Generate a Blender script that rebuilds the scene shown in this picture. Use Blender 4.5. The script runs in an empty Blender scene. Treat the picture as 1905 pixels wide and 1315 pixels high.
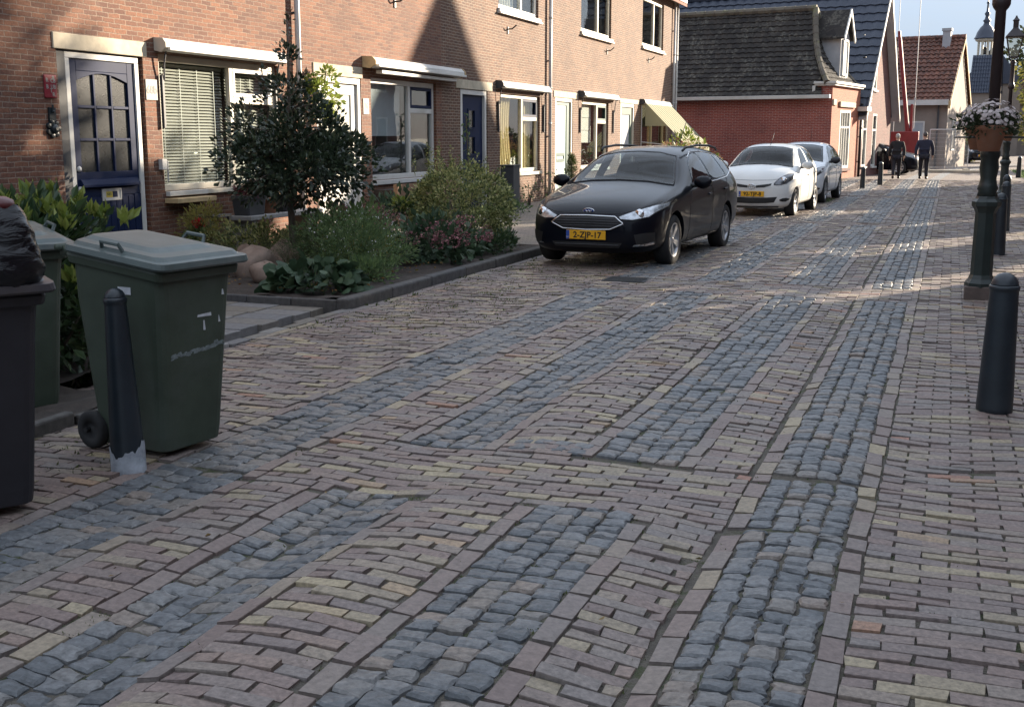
import bpy, bmesh, math, random
import numpy as np
from mathutils import Vector, Matrix
from mathutils.bvhtree import BVHTree

R = math.radians
random.seed(7)
rng = np.random.default_rng(7)
SC = bpy.context.scene
COL = SC.collection

# ---------------------------------------------------------------- camera
cam_data = bpy.data.cameras.new('camera')
cam_data.sensor_width = 36.0
cam_data.lens = 36.0 * 2145.0 / 1905.0
cam_data.clip_end = 3000
cam = bpy.data.objects.new('camera', cam_data)
COL.objects.link(cam)
cam.location = (0, 0, 1.6)
cam.rotation_euler = (R(90 - 10.615), 0, R(20.536))
SC.camera = cam

# ---------------------------------------------------------------- sky and sun
SUN_AZ, SUN_EL = 58.0, 14.5          # azimuth from +x towards +y
sx = math.cos(R(SUN_AZ)) * math.cos(R(SUN_EL))
sy = math.sin(R(SUN_AZ)) * math.cos(R(SUN_EL))
sz = math.sin(R(SUN_EL))
world = bpy.data.worlds.new('World')
SC.world = world
world.use_nodes = True
wn, wl = world.node_tree.nodes, world.node_tree.links
wn.clear()
w_out = wn.new('ShaderNodeOutputWorld')
w_bg = wn.new('ShaderNodeBackground')
w_sky = wn.new('ShaderNodeTexSky')
w_sky.sky_type = 'NISHITA'
w_sky.sun_disc = False
w_sky.sun_elevation = R(SUN_EL)
w_sky.sun_rotation = math.atan2(sx, sy)
w_sky.air_density = 1.0
w_sky.dust_density = 0.6
w_sky.ozone_density = 2.0
w_bg.inputs['Strength'].default_value = 0.10
w_tc = wn.new('ShaderNodeTexCoord')
w_map = wn.new('ShaderNodeMapping')
w_map.inputs['Scale'].default_value = (1.2, 2.2, 9.0)
w_map.inputs['Rotation'].default_value = (0.0, R(9), R(20))
w_noise = wn.new('ShaderNodeTexNoise')
w_noise.inputs['Scale'].default_value = 2.3
w_noise.inputs['Detail'].default_value = 8
w_noise.inputs['Roughness'].default_value = 0.55
w_ramp = wn.new('ShaderNodeValToRGB')
w_ramp.color_ramp.elements[0].position = 0.38
w_ramp.color_ramp.elements[0].color = (1.86, 2.16, 2.66, 1)
w_ramp.color_ramp.elements[1].position = 0.62
w_ramp.color_ramp.elements[1].color = (2.08, 2.32, 2.70, 1)
w_mix = wn.new('ShaderNodeMixRGB')
w_mix.inputs['Fac'].default_value = 0.98
wl.new(w_tc.outputs['Generated'], w_map.inputs['Vector'])
wl.new(w_map.outputs['Vector'], w_noise.inputs['Vector'])
wl.new(w_noise.outputs['Fac'], w_ramp.inputs['Fac'])
w_sep = wn.new('ShaderNodeSeparateXYZ')
wl.new(w_tc.outputs['Generated'], w_sep.inputs['Vector'])
w_hor = wn.new('ShaderNodeValToRGB')            # paler air towards the horizon
w_hor.color_ramp.elements[0].position = 0.0
w_hor.color_ramp.elements[0].color = (1, 1, 1, 1)
w_hor.color_ramp.elements[1].position = 0.45
w_hor.color_ramp.elements[1].color = (0, 0, 0, 1)
wl.new(w_sep.outputs['Z'], w_hor.inputs['Fac'])
w_h2 = wn.new('ShaderNodeMixRGB')
w_h2.inputs['Color2'].default_value = (0.50, 0.65, 0.87, 1)
wl.new(w_hor.outputs['Color'], w_h2.inputs['Fac'])
wl.new(w_ramp.outputs['Color'], w_h2.inputs['Color1'])
w_h3 = wn.new('ShaderNodeMixRGB')               # cloud streaks over both
w_h3.inputs['Color2'].default_value = (0.84, 0.93, 1.04, 1)
w_r3 = wn.new('ShaderNodeValToRGB')
w_r3.color_ramp.elements[0].position = 0.46
w_r3.color_ramp.elements[0].color = (0, 0, 0, 1)
w_r3.color_ramp.elements[1].position = 0.66
w_r3.color_ramp.elements[1].color = (0.6, 0.6, 0.6, 1)
wl.new(w_noise.outputs['Fac'], w_r3.inputs['Fac'])
wl.new(w_r3.outputs['Color'], w_h3.inputs['Fac'])
wl.new(w_h2.outputs['Color'], w_h3.inputs['Color1'])
w_dot = wn.new('ShaderNodeVectorMath')          # brighter towards the sun's side of the sky
w_dot.operation = 'DOT_PRODUCT'
w_dot.inputs[1].default_value = (sx, sy, 0.0)
wl.new(w_tc.outputs['Generated'], w_dot.inputs[0])
w_side = wn.new('ShaderNodeMapRange')
w_side.inputs['From Min'].default_value = -1.0
w_side.inputs['To Min'].default_value = 0.74
w_side.inputs['To Max'].default_value = 1.12
wl.new(w_dot.outputs['Value'], w_side.inputs['Value'])
w_mul = wn.new('ShaderNodeVectorMath')
w_mul.operation = 'SCALE'
wl.new(w_h3.outputs['Color'], w_mul.inputs[0])
wl.new(w_side.outputs['Result'], w_mul.inputs['Scale'])
wl.new(w_mul.outputs['Vector'], w_mix.inputs['Color2'])
wl.new(w_sky.outputs['Color'], w_mix.inputs['Color1'])
wl.new(w_mix.outputs['Color'], w_bg.inputs['Color'])
wl.new(w_bg.outputs['Background'], w_out.inputs['Surface'])

sun_data = bpy.data.lights.new('sun', 'SUN')
sun_data.energy = 2.75
sun_data.angle = R(0.5)
sun_data.color = (1.0, 0.85, 0.66)
sun = bpy.data.objects.new('sun', sun_data)
COL.objects.link(sun)
sun.location = (30, 60, 40)
sun.rotation_euler = Vector((sx, sy, sz)).to_track_quat('Z', 'Y').to_euler()

SC.view_settings.view_transform = 'Standard'
SC.view_settings.look = 'None'
SC.view_settings.exposure = 2.68
SC.view_settings.gamma = 1.0
SC.cycles.max_bounces = 7
SC.cycles.transparent_max_bounces = 12
SC.cycles.use_denoising = True
SC.cycles.sample_clamp_indirect = 4.0

# ---------------------------------------------------------------- materials
def nt(name):
    m = bpy.data.materials.new(name)
    m.use_nodes = True
    n, l = m.node_tree.nodes, m.node_tree.links
    return m, n, l, n['Principled BSDF']

def ramp(n, stops, interp='LINEAR'):
    r = n.new('ShaderNodeValToRGB')
    cr = r.color_ramp
    cr.interpolation = interp
    while len(cr.elements) < len(stops):
        cr.elements.new(0.5)
    for e, (p, c) in zip(cr.elements, stops):
        e.position = p
        e.color = (c[0], c[1], c[2], 1) if not isinstance(c, (int, float)) else (c, c, c, 1)
    return r

def noise(n, l, scale, detail=4, rough=0.55, coord='Object', dist=0.0):
    t = n.new('ShaderNodeTexCoord')
    x = n.new('ShaderNodeTexNoise')
    x.inputs['Scale'].default_value = scale
    x.inputs['Detail'].default_value = detail
    x.inputs['Roughness'].default_value = rough
    x.inputs['Distortion'].default_value = dist
    l.new(t.outputs[coord], x.inputs['Vector'])
    return x

def mixc(n, l, fac, a, b, mode='MIX'):
    x = n.new('ShaderNodeMixRGB')
    x.blend_type = mode
    for sock, v in ((x.inputs['Fac'], fac), (x.inputs['Color1'], a), (x.inputs['Color2'], b)):
        if isinstance(v, (int, float)):
            sock.default_value = v
        elif isinstance(v, tuple):
            sock.default_value = (v[0], v[1], v[2], 1)
        else:
            l.new(v, sock)
    return x.outputs['Color']

def bump(n, l, height, strength, dist=0.01, prev=None):
    b = n.new('ShaderNodeBump')
    b.inputs['Strength'].default_value = strength
    b.inputs['Distance'].default_value = dist
    l.new(height, b.inputs['Height'])
    if prev is not None:
        l.new(prev, b.inputs['Normal'])
    return b.outputs['Normal']

def plain(name, col, rough=0.6, var=0.25, scale=6.0, metal=0.0, spec=0.5, bump_s=0.15, coat=0.0, dirt=None):
    m, n, l, b = nt(name)
    x = noise(n, l, scale, 6, 0.62)
    lo = tuple(c * (1 - var) for c in col)
    hi = tuple(min(1.0, c * (1 + var)) for c in col)
    r = ramp(n, [(0.3, lo), (0.7, hi)])
    l.new(x.outputs['Fac'], r.inputs['Fac'])
    c = r.outputs['Color']
    if dirt:
        x2 = noise(n, l, scale * 0.35, 7, 0.7)
        r2 = ramp(n, [(0.48, 0.0), (0.72, 0.75)])
        l.new(x2.outputs['Fac'], r2.inputs['Fac'])
        c = mixc(n, l, r2.outputs['Color'], c, dirt)
    l.new(c, b.inputs['Base Color'])
    b.inputs['Roughness'].default_value = rough
    b.inputs['Metallic'].default_value = metal
    b.inputs['Specular IOR Level'].default_value = spec
    b.inputs['Coat Weight'].default_value = coat
    b.inputs['Coat Roughness'].default_value = 0.03
    if bump_s:
        x3 = noise(n, l, scale * 8, 4)
        l.new(bump(n, l, x3.outputs['Fac'], bump_s, 0.004), b.inputs['Normal'])
    return m

def brick_mat(name, c1, c2, mortar, bw=0.205, rh=0.056, ms=0.0068, stain=(0.09, 0.06, 0.05), stain_amt=0.55, pale=None, pale_amt=0.5):
    m, n, l, b = nt(name)
    t = n.new('ShaderNodeTexCoord')
    wob = n.new('ShaderNodeTexNoise'); wob.inputs['Scale'].default_value = 9.0
    l.new(t.outputs['UV'], wob.inputs['Vector'])
    add = n.new('ShaderNodeMixRGB'); add.blend_type = 'LINEAR_LIGHT'; add.inputs['Fac'].default_value = 0.012
    l.new(t.outputs['UV'], add.inputs['Color1']); l.new(wob.outputs['Color'], add.inputs['Color2'])
    k = n.new('ShaderNodeTexBrick')
    k.inputs['Scale'].default_value = 1.0
    k.inputs['Brick Width'].default_value = bw
    k.inputs['Row Height'].default_value = rh
    k.inputs['Mortar Size'].default_value = ms
    k.inputs['Mortar Smooth'].default_value = 0.4
    k.inputs['Bias'].default_value = -0.1
    k.inputs['Color1'].default_value = (*c1, 1)
    k.inputs['Color2'].default_value = (*c2, 1)
    k.inputs['Mortar'].default_value = (*mortar, 1)
    l.new(add.outputs['Color'], k.inputs['Vector'])
    c = k.outputs['Color']
    big = noise(n, l, 0.9, 8, 0.68, 'UV')
    r1 = ramp(n, [(0.42, 0.0), (0.72, stain_amt)])
    l.new(big.outputs['Fac'], r1.inputs['Fac'])
    c = mixc(n, l, r1.outputs['Color'], c, stain)
    fine = noise(n, l, 38, 4, 0.7, 'UV')
    rf = ramp(n, [(0.3, 0.62), (0.72, 1.32)])
    l.new(fine.outputs['Fac'], rf.inputs['Fac'])
    c = mixc(n, l, 1.0, c, rf.outputs['Color'], 'MULTIPLY')
    if pale:
        pn = noise(n, l, 3.1, 9, 0.75, 'UV', 0.6)
        rp = ramp(n, [(0.55, 0.0), (0.74, pale_amt)])
        l.new(pn.outputs['Fac'], rp.inputs['Fac'])
        c = mixc(n, l, rp.outputs['Color'], c, pale)
    l.new(c, b.inputs['Base Color'])
    b.inputs['Roughness'].default_value = 0.88
    inv = n.new('ShaderNodeMath'); inv.operation = 'SUBTRACT'; inv.inputs[0].default_value = 1.0
    l.new(k.outputs['Fac'], inv.inputs[1])
    nb = bump(n, l, inv.outputs[0], 0.7, 0.008)
    nb = bump(n, l, fine.outputs['Fac'], 0.35, 0.006, nb)
    l.new(nb, b.inputs['Normal'])
    return m

def island_mat(name, stops, rough=0.8, nscale=30.0, var=0.3, bump_s=0.5, bdist=0.004, spec=0.4, blotch=None, trans=0.0):
    """Colour picked per loose piece (each stone, each leaf), then worn by noise."""
    m, n, l, b = nt(name)
    g = n.new('ShaderNodeNewGeometry')
    r = ramp(n, stops)
    l.new(g.outputs['Random Per Island'], r.inputs['Fac'])
    c = r.outputs['Color']
    x = noise(n, l, nscale, 5, 0.65)
    rf = ramp(n, [(0.3, 1 - var), (0.7, 1 + var)])
    l.new(x.outputs['Fac'], rf.inputs['Fac'])
    c = mixc(n, l, 1.0, c, rf.outputs['Color'], 'MULTIPLY')
    if blotch:
        x2 = noise(n, l, blotch[1], 7, 0.7)
        r2 = ramp(n, [(blotch[2], 0.0), (blotch[2] + 0.18, blotch[3])])
        l.new(x2.outputs['Fac'], r2.inputs['Fac'])
        c = mixc(n, l, r2.outputs['Color'], c, blotch[0])
    l.new(c, b.inputs['Base Color'])
    b.inputs['Roughness'].default_value = rough
    b.inputs['Specular IOR Level'].default_value = spec
    if bump_s:
        l.new(bump(n, l, x.outputs['Fac'], bump_s, bdist), b.inputs['Normal'])
    if trans:
        tr = n.new('ShaderNodeBsdfTranslucent')
        l.new(c, tr.inputs['Color'])
        mx = n.new('ShaderNodeMixShader'); mx.inputs['Fac'].default_value = trans
        l.new(b.outputs['BSDF'], mx.inputs[1]); l.new(tr.outputs['BSDF'], mx.inputs[2])
        l.new(mx.outputs['Shader'], n['Material Output'].inputs['Surface'])
    return m

def glass_mat(name, tint=(0.94, 0.97, 0.97), refl=0.05, rough=0.0):
    m, n, l, b = nt(name)
    n.remove(b)
    tr = n.new('ShaderNodeBsdfTransparent'); tr.inputs['Color'].default_value = (*tint, 1)
    gl = n.new('ShaderNodeBsdfGlossy'); gl.inputs['Roughness'].default_value = rough
    lw = n.new('ShaderNodeLayerWeight'); lw.inputs['Blend'].default_value = 0.5
    pw = n.new('ShaderNodeMath'); pw.operation = 'POWER'; pw.inputs[1].default_value = 5.0
    l.new(lw.outputs['Facing'], pw.inputs[0])
    ad = n.new('ShaderNodeMath'); ad.operation = 'ADD'; ad.inputs[1].default_value = refl
    l.new(pw.outputs[0], ad.inputs[0])
    wv = noise(n, l, 1.3, 2)
    l.new(bump(n, l, wv.outputs['Fac'], 0.05, 0.02), gl.inputs['Normal'])
    mx = n.new('ShaderNodeMixShader')
    l.new(ad.outputs[0], mx.inputs['Fac'])
    l.new(tr.outputs['BSDF'], mx.inputs[1]); l.new(gl.outputs['BSDF'], mx.inputs[2])
    l.new(mx.outputs['Shader'], n['Material Output'].inputs['Surface'])
    return m

M = {}
M['brick_row'] = brick_mat('brick_row', (0.205, 0.086, 0.046), (0.098, 0.040, 0.028), (0.25, 0.185, 0.14), pale=(0.29, 0.21, 0.16), pale_amt=0.30, stain=(0.10, 0.055, 0.042))
M['brick_row_tan'] = brick_mat('brick_row_tan', (0.160, 0.076, 0.043), (0.085, 0.040, 0.026), (0.33, 0.265, 0.20), ms=0.0085, pale=(0.26, 0.20, 0.155), pale_amt=0.25, stain=(0.08, 0.042, 0.033))
M['brick_red'] = brick_mat('brick_red', (0.36, 0.075, 0.05), (0.25, 0.05, 0.04), (0.46, 0.31, 0.27), ms=0.0085, stain=(0.10, 0.035, 0.035), stain_amt=0.5)
M['brick_dark'] = brick_mat('brick_dark', (0.17, 0.055, 0.045), (0.11, 0.04, 0.035), (0.16, 0.12, 0.11))
M['render_tan'] = plain('render_tan', (0.235, 0.195, 0.165), 0.9, 0.12, 1.5)
M['concrete'] = plain('concrete', (0.46, 0.40, 0.30), 0.85, 0.2, 5, dirt=(0.22, 0.20, 0.16))
M['white'] = plain('white_paint', (0.56, 0.55, 0.52), 0.5, 0.06, 4, bump_s=0.05, dirt=(0.40, 0.38, 0.34))
M['plate'] = plain('number_enamel', (0.27, 0.26, 0.23), 0.5, 0.05, 4, bump_s=0)
M['cream'] = plain('cream_paint', (0.55, 0.50, 0.40), 0.5, 0.07, 4, bump_s=0.05)
M['navy'] = plain('navy_paint', (0.009, 0.017, 0.052), 0.6, 0.12, 3, spec=0.15, bump_s=0.05)
M['palegreen'] = plain('pale_green_paint', (0.42, 0.55, 0.50), 0.4, 0.05, 3, bump_s=0.03)
M['darkgreen'] = plain('dark_green_paint', (0.03, 0.075, 0.065), 0.4, 0.1, 3, bump_s=0.03)
M['zinc'] = plain('grey_pvc_pipe', (0.50, 0.49, 0.47), 0.5, 0.08, 5, bump_s=0.05)
M['darkgrey'] = plain('dark_grey', (0.045, 0.047, 0.052), 0.55, 0.2, 5)
M['black'] = plain('black', (0.012, 0.012, 0.013), 0.5, 0.2, 6)
M['rubber'] = plain('rubber', (0.016, 0.016, 0.017), 0.8, 0.25, 14)
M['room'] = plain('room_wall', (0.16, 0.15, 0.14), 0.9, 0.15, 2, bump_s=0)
M['curtain'] = plain('cream_curtain', (0.66, 0.53, 0.29), 0.9, 0.08, 5, bump_s=0.1)
M['netcurtain'] = plain('white_curtain', (0.62, 0.60, 0.55), 0.9, 0.08, 5, bump_s=0.1)
M['greyblind'] = plain('grey_blind', (0.35, 0.37, 0.39), 0.9, 0.08, 3, bump_s=0.1)
M['slat'] = plain('blind_slat', (0.40, 0.38, 0.33), 0.5, 0.05, 3, bump_s=0)
M['glass'] = glass_mat('window_glass')
M['frost'] = plain('frosted_glass', (0.022, 0.024, 0.026), 0.22, 0.3, 10, bump_s=0.3, spec=0.5)
M['wood'] = plain('weathered_wood', (0.21, 0.12, 0.07), 0.8, 0.35, 7, bump_s=0.35)
M['rawwood'] = plain('raw_wood', (0.50, 0.36, 0.19), 0.8, 0.2, 7)
M['terracotta'] = plain('terracotta', (0.34, 0.15, 0.085), 0.85, 0.2, 7, dirt=(0.30, 0.2, 0.15))
M['iron'] = plain('black_iron', (0.013, 0.020, 0.024), 0.42, 0.3, 9, spec=0.5)
M['gold'] = plain('yellow_sticker', (0.55, 0.42, 0.06), 0.5, 0.1, 5)
M['red'] = plain('red_enamel', (0.22, 0.015, 0.025), 0.4, 0.12, 6, bump_s=0.05)
M['soil'] = plain('soil', (0.040, 0.030, 0.024), 0.95, 0.45, 16, bump_s=0.9)

# ---------------------------------------------------------------- mesh helpers
class MB:
    """Collects boxes, tubes, lathes and free faces into one mesh."""
    def __init__(s):
        s.v, s.f, s.mi, s.sm, s.uv = [], [], [], [], {}
        s.m, s.smooth = 0, False
    def add(s, vs, fs, T=None):
        o = len(s.v)
        for p in vs:
            p = Vector(p)
            s.v.append(T @ p if T is not None else p)
        for f in fs:
            s.f.append([i + o for i in f]); s.mi.append(s.m); s.sm.append(s.smooth)
        return o
    def box(s, c, d, rz=0.0, T=None, taper=1.0):
        x, y, z = d[0] / 2, d[1] / 2, d[2] / 2
        vs = []
        for sz_ in (-1, 1):
            k = taper if sz_ > 0 else 1.0
            for a, b in ((-1, -1), (1, -1), (1, 1), (-1, 1)):
                vs.append((a * x * k, b * y * k, sz_ * z))
        A = Matrix.Translation(c) @ Matrix.Rotation(rz, 4, 'Z')
        if T is not None: A = T @ A
        s.add(vs, [(3, 2, 1, 0), (4, 5, 6, 7), (0, 1, 5, 4), (1, 2, 6, 5), (2, 3, 7, 6), (3, 0, 4, 7)], A)
        return s
    def span(s, x0, x1, y0, y1, z0, z1):
        return s.box(((x0 + x1) / 2, (y0 + y1) / 2, (z0 + z1) / 2), (abs(x1 - x0), abs(y1 - y0), abs(z1 - z0)))
    def quad(s, a, b, c, d):
        s.add([a, b, c, d], [(0, 1, 2, 3)]); return s
    def poly(s, pts):
        s.add(pts, [tuple(range(len(pts)))]); return s
    def prism(s, pts, ext, T=None):
        """pts: closed planar polygon (3D), ext: extrusion vector."""
        n = len(pts); e = Vector(ext)
        vs = [Vector(p) for p in pts] + [Vector(p) + e for p in pts]
        fs = [tuple(range(n))[::-1], tuple(range(n, 2 * n))] + [(i, (i + 1) % n, n + (i + 1) % n, n + i) for i in range(n)]
        s.add(vs, fs, T); return s
    def lathe(s, prof, seg=16, c=(0, 0, 0), T=None, cap=True):
        vs, fs = [], []
        for r, z in prof:
            for k in range(seg):
                a = 2 * math.pi * k / seg
                vs.append((c[0] + r * math.cos(a), c[1] + r * math.sin(a), c[2] + z))
        for i in range(len(prof) - 1):
            for k in range(seg):
                k2 = (k + 1) % seg
                fs.append((i * seg + k, i * seg + k2, (i + 1) * seg + k2, (i + 1) * seg + k))
        if cap:
            fs.append(tuple(range(seg))[::-1])
            fs.append(tuple((len(prof) - 1) * seg + k for k in range(seg)))
        s.add(vs, fs, T); return s
    def tube(s, pts, rad, seg=8, cap=True):
        pts = [Vector(p) for p in pts]
        n = len(pts)
        rads = rad if isinstance(rad, (list, tuple)) else [rad] * n
        vs, fs = [], []
        up = Vector((0, 0, 1))
        px = None
        for i, p in enumerate(pts):
            t = (pts[min(i + 1, n - 1)] - pts[max(i - 1, 0)]).normalized()
            if px is None:
                ref = up if abs(t.z) < 0.9 else Vector((1, 0, 0))
                px = t.cross(ref).normalized()
            else:
                px = (px - t * px.dot(t)).normalized()
            py = t.cross(px)
            for k in range(seg):
                a = 2 * math.pi * k / seg
                vs.append(p + (px * math.cos(a) + py * math.sin(a)) * rads[i])
        for i in range(n - 1):
            for k in range(seg):
                k2 = (k + 1) % seg
                fs.append((i * seg + k, (i + 1) * seg + k, (i + 1) * seg + k2, i * seg + k2))
        if cap:
            fs.append(tuple(range(seg)))
            fs.append(tuple((n - 1) * seg + k for k in range(seg))[::-1])
        s.add(vs, fs); return s
    def build(s, name, mats, parent=None, bevel=0.0, bseg=2):
        me = bpy.data.meshes.new(name)
        me.from_pydata([tuple(v) for v in s.v], [], s.f)
        if not isinstance(mats, (list, tuple)): mats = [mats]
        for m in mats: me.materials.append(m)
        if len(mats) > 1: me.polygons.foreach_set('material_index', s.mi)
        me.polygons.foreach_set('use_smooth', s.sm)
        auto_uv(me)
        me.update()
        o = bpy.data.objects.new(name, me)
        COL.objects.link(o)
        if parent is not None: o.parent = parent
        if bevel:
            b = o.modifiers.new('bevel', 'BEVEL'); b.width = bevel; b.segments = bseg
            b.limit_method = 'ANGLE'; b.angle_limit = R(40)
        return o

def auto_uv(me):
    n = len(me.loops)
    if n == 0: return
    uvl = me.uv_layers.new(name='uv')
    co = np.empty(len(me.vertices) * 3); me.vertices.foreach_get('co', co); co = co.reshape(-1, 3)
    li = np.empty(n, dtype=np.int32); me.loops.foreach_get('vertex_index', li)
    pn = np.empty(len(me.polygons) * 3); me.polygons.foreach_get('normal', pn); pn = np.abs(pn.reshape(-1, 3))
    lt = np.empty(len(me.polygons), dtype=np.int32); me.polygons.foreach_get('loop_total', lt)
    nl = np.repeat(pn, lt, axis=0)
    c = co[li]
    uv = np.where((nl[:, 2] > 0.8)[:, None], c[:, [0, 1]], np.where((nl[:, 0] >= nl[:, 1])[:, None], c[:, [1, 2]], c[:, [0, 2]]))
    uvl.data.foreach_set('uv', uv.astype(np.float32).ravel())

def np_mesh(name, verts, faces, mats, parent=None, mi=None, smooth=False):
    """verts (N,3), faces (F,k) arrays of one face size (or a list of such arrays)."""
    if not isinstance(faces, list): faces = [faces]
    faces = [f for f in faces if len(f)]
    me = bpy.data.meshes.new(name)
    me.vertices.add(len(verts)); me.vertices.foreach_set('co', np.asarray(verts, dtype=np.float32).ravel())
    li = np.concatenate([f.ravel() for f in faces]).astype(np.int32)
    lt = np.concatenate([np.full(len(f), f.shape[1], dtype=np.int32) for f in faces])
    ls = np.concatenate([[0], np.cumsum(lt)[:-1]]).astype(np.int32)
    me.loops.add(len(li)); me.loops.foreach_set('vertex_index', li)
    me.polygons.add(len(lt)); me.polygons.foreach_set('loop_start', ls); me.polygons.foreach_set('loop_total', lt)
    if not isinstance(mats, (list, tuple)): mats = [mats]
    for m in mats: me.materials.append(m)
    if mi is not None: me.polygons.foreach_set('material_index', np.asarray(mi, dtype=np.int32))
    me.polygons.foreach_set('use_smooth', np.full(len(lt), smooth))
    me.update(calc_edges=True)
    me.validate()
    o = bpy.data.objects.new(name, me)
    COL.objects.link(o)
    if parent is not None: o.parent = parent
    return o

def thing(name, label, cat, loc=(0, 0, 0), rz=0.0, group=None):
    o = bpy.data.objects.new(name, None)
    COL.objects.link(o)
    o.empty_display_size = 0.3
    o.location = loc; o.rotation_euler = (0, 0, rz)
    o['label'] = label; o['category'] = cat
    if group: o['group'] = group
    return o

def tag(o, label=None, cat=None, group=None, kind=None):
    if label: o['label'] = label
    if cat: o['category'] = cat
    if group: o['group'] = group
    if kind: o['kind'] = kind
    return o

def copy_tree(o, parent=None):
    c = o.copy(); COL.objects.link(c)
    if parent is not None: c.parent = parent
    for ch in list(o.children): copy_tree(ch, c)
    return c

def bake(o):
    """Replace an object's mesh with its evaluated (modifiers applied) mesh."""
    dg = bpy.context.evaluated_depsgraph_get()
    dg.update()
    me = bpy.data.meshes.new_from_object(o.evaluated_get(dg))
    old = o.data
    o.modifiers.clear()
    o.data = me
    bpy.data.meshes.remove(old)
    return o

def text(body, size, mat, parent, T, name='lettering', ext=0.0015, align='CENTER', bold=0.012):
    cu = bpy.data.curves.new(name, 'FONT')
    cu.body = body; cu.size = size; cu.extrude = ext
    cu.align_x = align; cu.align_y = 'CENTER'
    cu.resolution_u = 3
    cu.offset = bold * size
    t = bpy.data.objects.new(name, cu)
    COL.objects.link(t)
    dg = bpy.context.evaluated_depsgraph_get(); dg.update()
    me = bpy.data.meshes.new_from_object(t.evaluated_get(dg))
    bpy.data.objects.remove(t); bpy.data.curves.remove(cu)
    me.materials.clear(); me.materials.append(mat)
    me.transform(T)
    o = bpy.data.objects.new(name, me)
    COL.objects.link(o)
    if parent is not None: o.parent = parent
    return o

# text standing on a wall that faces +x (local): reads along +y, up +z
def on_plus_x(x, y, z): return Matrix.Translation((x, y, z)) @ Matrix(((0, 0, 1, 0), (1, 0, 0, 0), (0, 1, 0, 0), (0, 0, 0, 1)))

# ---------------------------------------------------------------- leaves
LEAF = np.array([(0, 0, 0), (0.5, 0.30, 0.10), (1, 0, 0.02), (0.5, -0.30, 0.10)])
def leaf_arrays(P, D, size, width=1.0, shape=None, jitter=0.35):
    """P (n,3) leaf bases, D (n,3) directions; each leaf two triangles folded along the midrib."""
    n = len(P)
    D = D / (np.linalg.norm(D, axis=1, keepdims=True) + 1e-9)
    Rn = rng.normal(size=(n, 3))
    B = np.cross(D, Rn); B /= (np.linalg.norm(B, axis=1, keepdims=True) + 1e-9)
    Nn = np.cross(D, B)
    s = (size * (1 + jitter * rng.uniform(-1, 1, n)))[:, None, None]
    L = LEAF if shape is None else shape
    V = P[:, None, :] + s * (L[None, :, 0:1] * D[:, None, :] + width * L[None, :, 1:2] * B[:, None, :] + L[None, :, 2:3] * Nn[:, None, :])
    k = len(L)
    base = (np.arange(n) * k)[:, None]
    if k == 4:
        F = np.concatenate([base + np.array([[0, 1, 2]]), base + np.array([[0, 2, 3]])], axis=1).reshape(-1, 3)
    else:
        F = base + np.arange(k)[None, :]
    return V.reshape(-1, 3), F

def in_ball(n, shell=0.0):
    d = rng.normal(size=(n, 3)); d /= np.linalg.norm(d, axis=1, keepdims=True)
    r = rng.uniform(shell ** 3, 1, n) ** (1 / 3)
    return d * r[:, None], d

def clump_cloud(n_clump, per, C, Rad, clump_r, size, width=1.0, shell=0.55, up=0.35, squash=1.0, shape=None):
    """Leaves gathered in clumps spread through an ellipsoid: gaps show between clumps."""
    c, d = in_ball(n_clump, shell)
    c = c * np.array(Rad) + np.array(C)
    q, qd = in_ball(n_clump * per)
    cr = clump_r * rng.uniform(0.6, 1.35, n_clump)
    P = np.repeat(c, per, axis=0) + q * np.repeat(cr, per)[:, None] * np.array([1, 1, squash])
    D = qd + 0.7 * np.repeat(d, per, axis=0) + np.array([0, 0, up])
    return leaf_arrays(P, D, np.full(len(P), size), width, shape)

def join_arrays(parts):
    V, F, o = [], [], 0
    for v, f in parts:
        V.append(v); F.append(f + o); o += len(v)
    return np.concatenate(V), np.concatenate(F)

def hull_blob(mb, c, r, seg=10, rings=7, wob=0.15, sd=0):
    rr = random.Random(sd)
    ph = [rr.uniform(0, 6.28) for _ in range(6)]
    vs, fs = [], []
    for i in range(rings + 1):
        t = math.pi * i / rings
        for k in range(seg):
            a = 2 * math.pi * k / seg
            w = 1 + wob * (math.sin(2 * a + ph[0]) * math.sin(t * 2 + ph[1]) + 0.6 * math.sin(3 * a + ph[2] + t * 2) + 0.5 * math.cos(5 * t + ph[3] + a))
            vs.append((c[0] + r[0] * w * math.sin(t) * math.cos(a), c[1] + r[1] * w * math.sin(t) * math.sin(a), c[2] + r[2] * w * math.cos(t)))
    for i in range(rings):
        for k in range(seg):
            k2 = (k + 1) % seg
            fs.append((i * seg + k, (i + 1) * seg + k, (i + 1) * seg + k2, i * seg + k2))
    mb.add(vs, fs)
# ================================================================ ground, road, pavement
def gauss(x, c, w): return np.exp(-((x - c) / w) ** 2)
def sstep(a, b, x):
    t = np.clip((x - a) / (b - a), 0, 1); return t * t * (3 - 2 * t)

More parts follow.
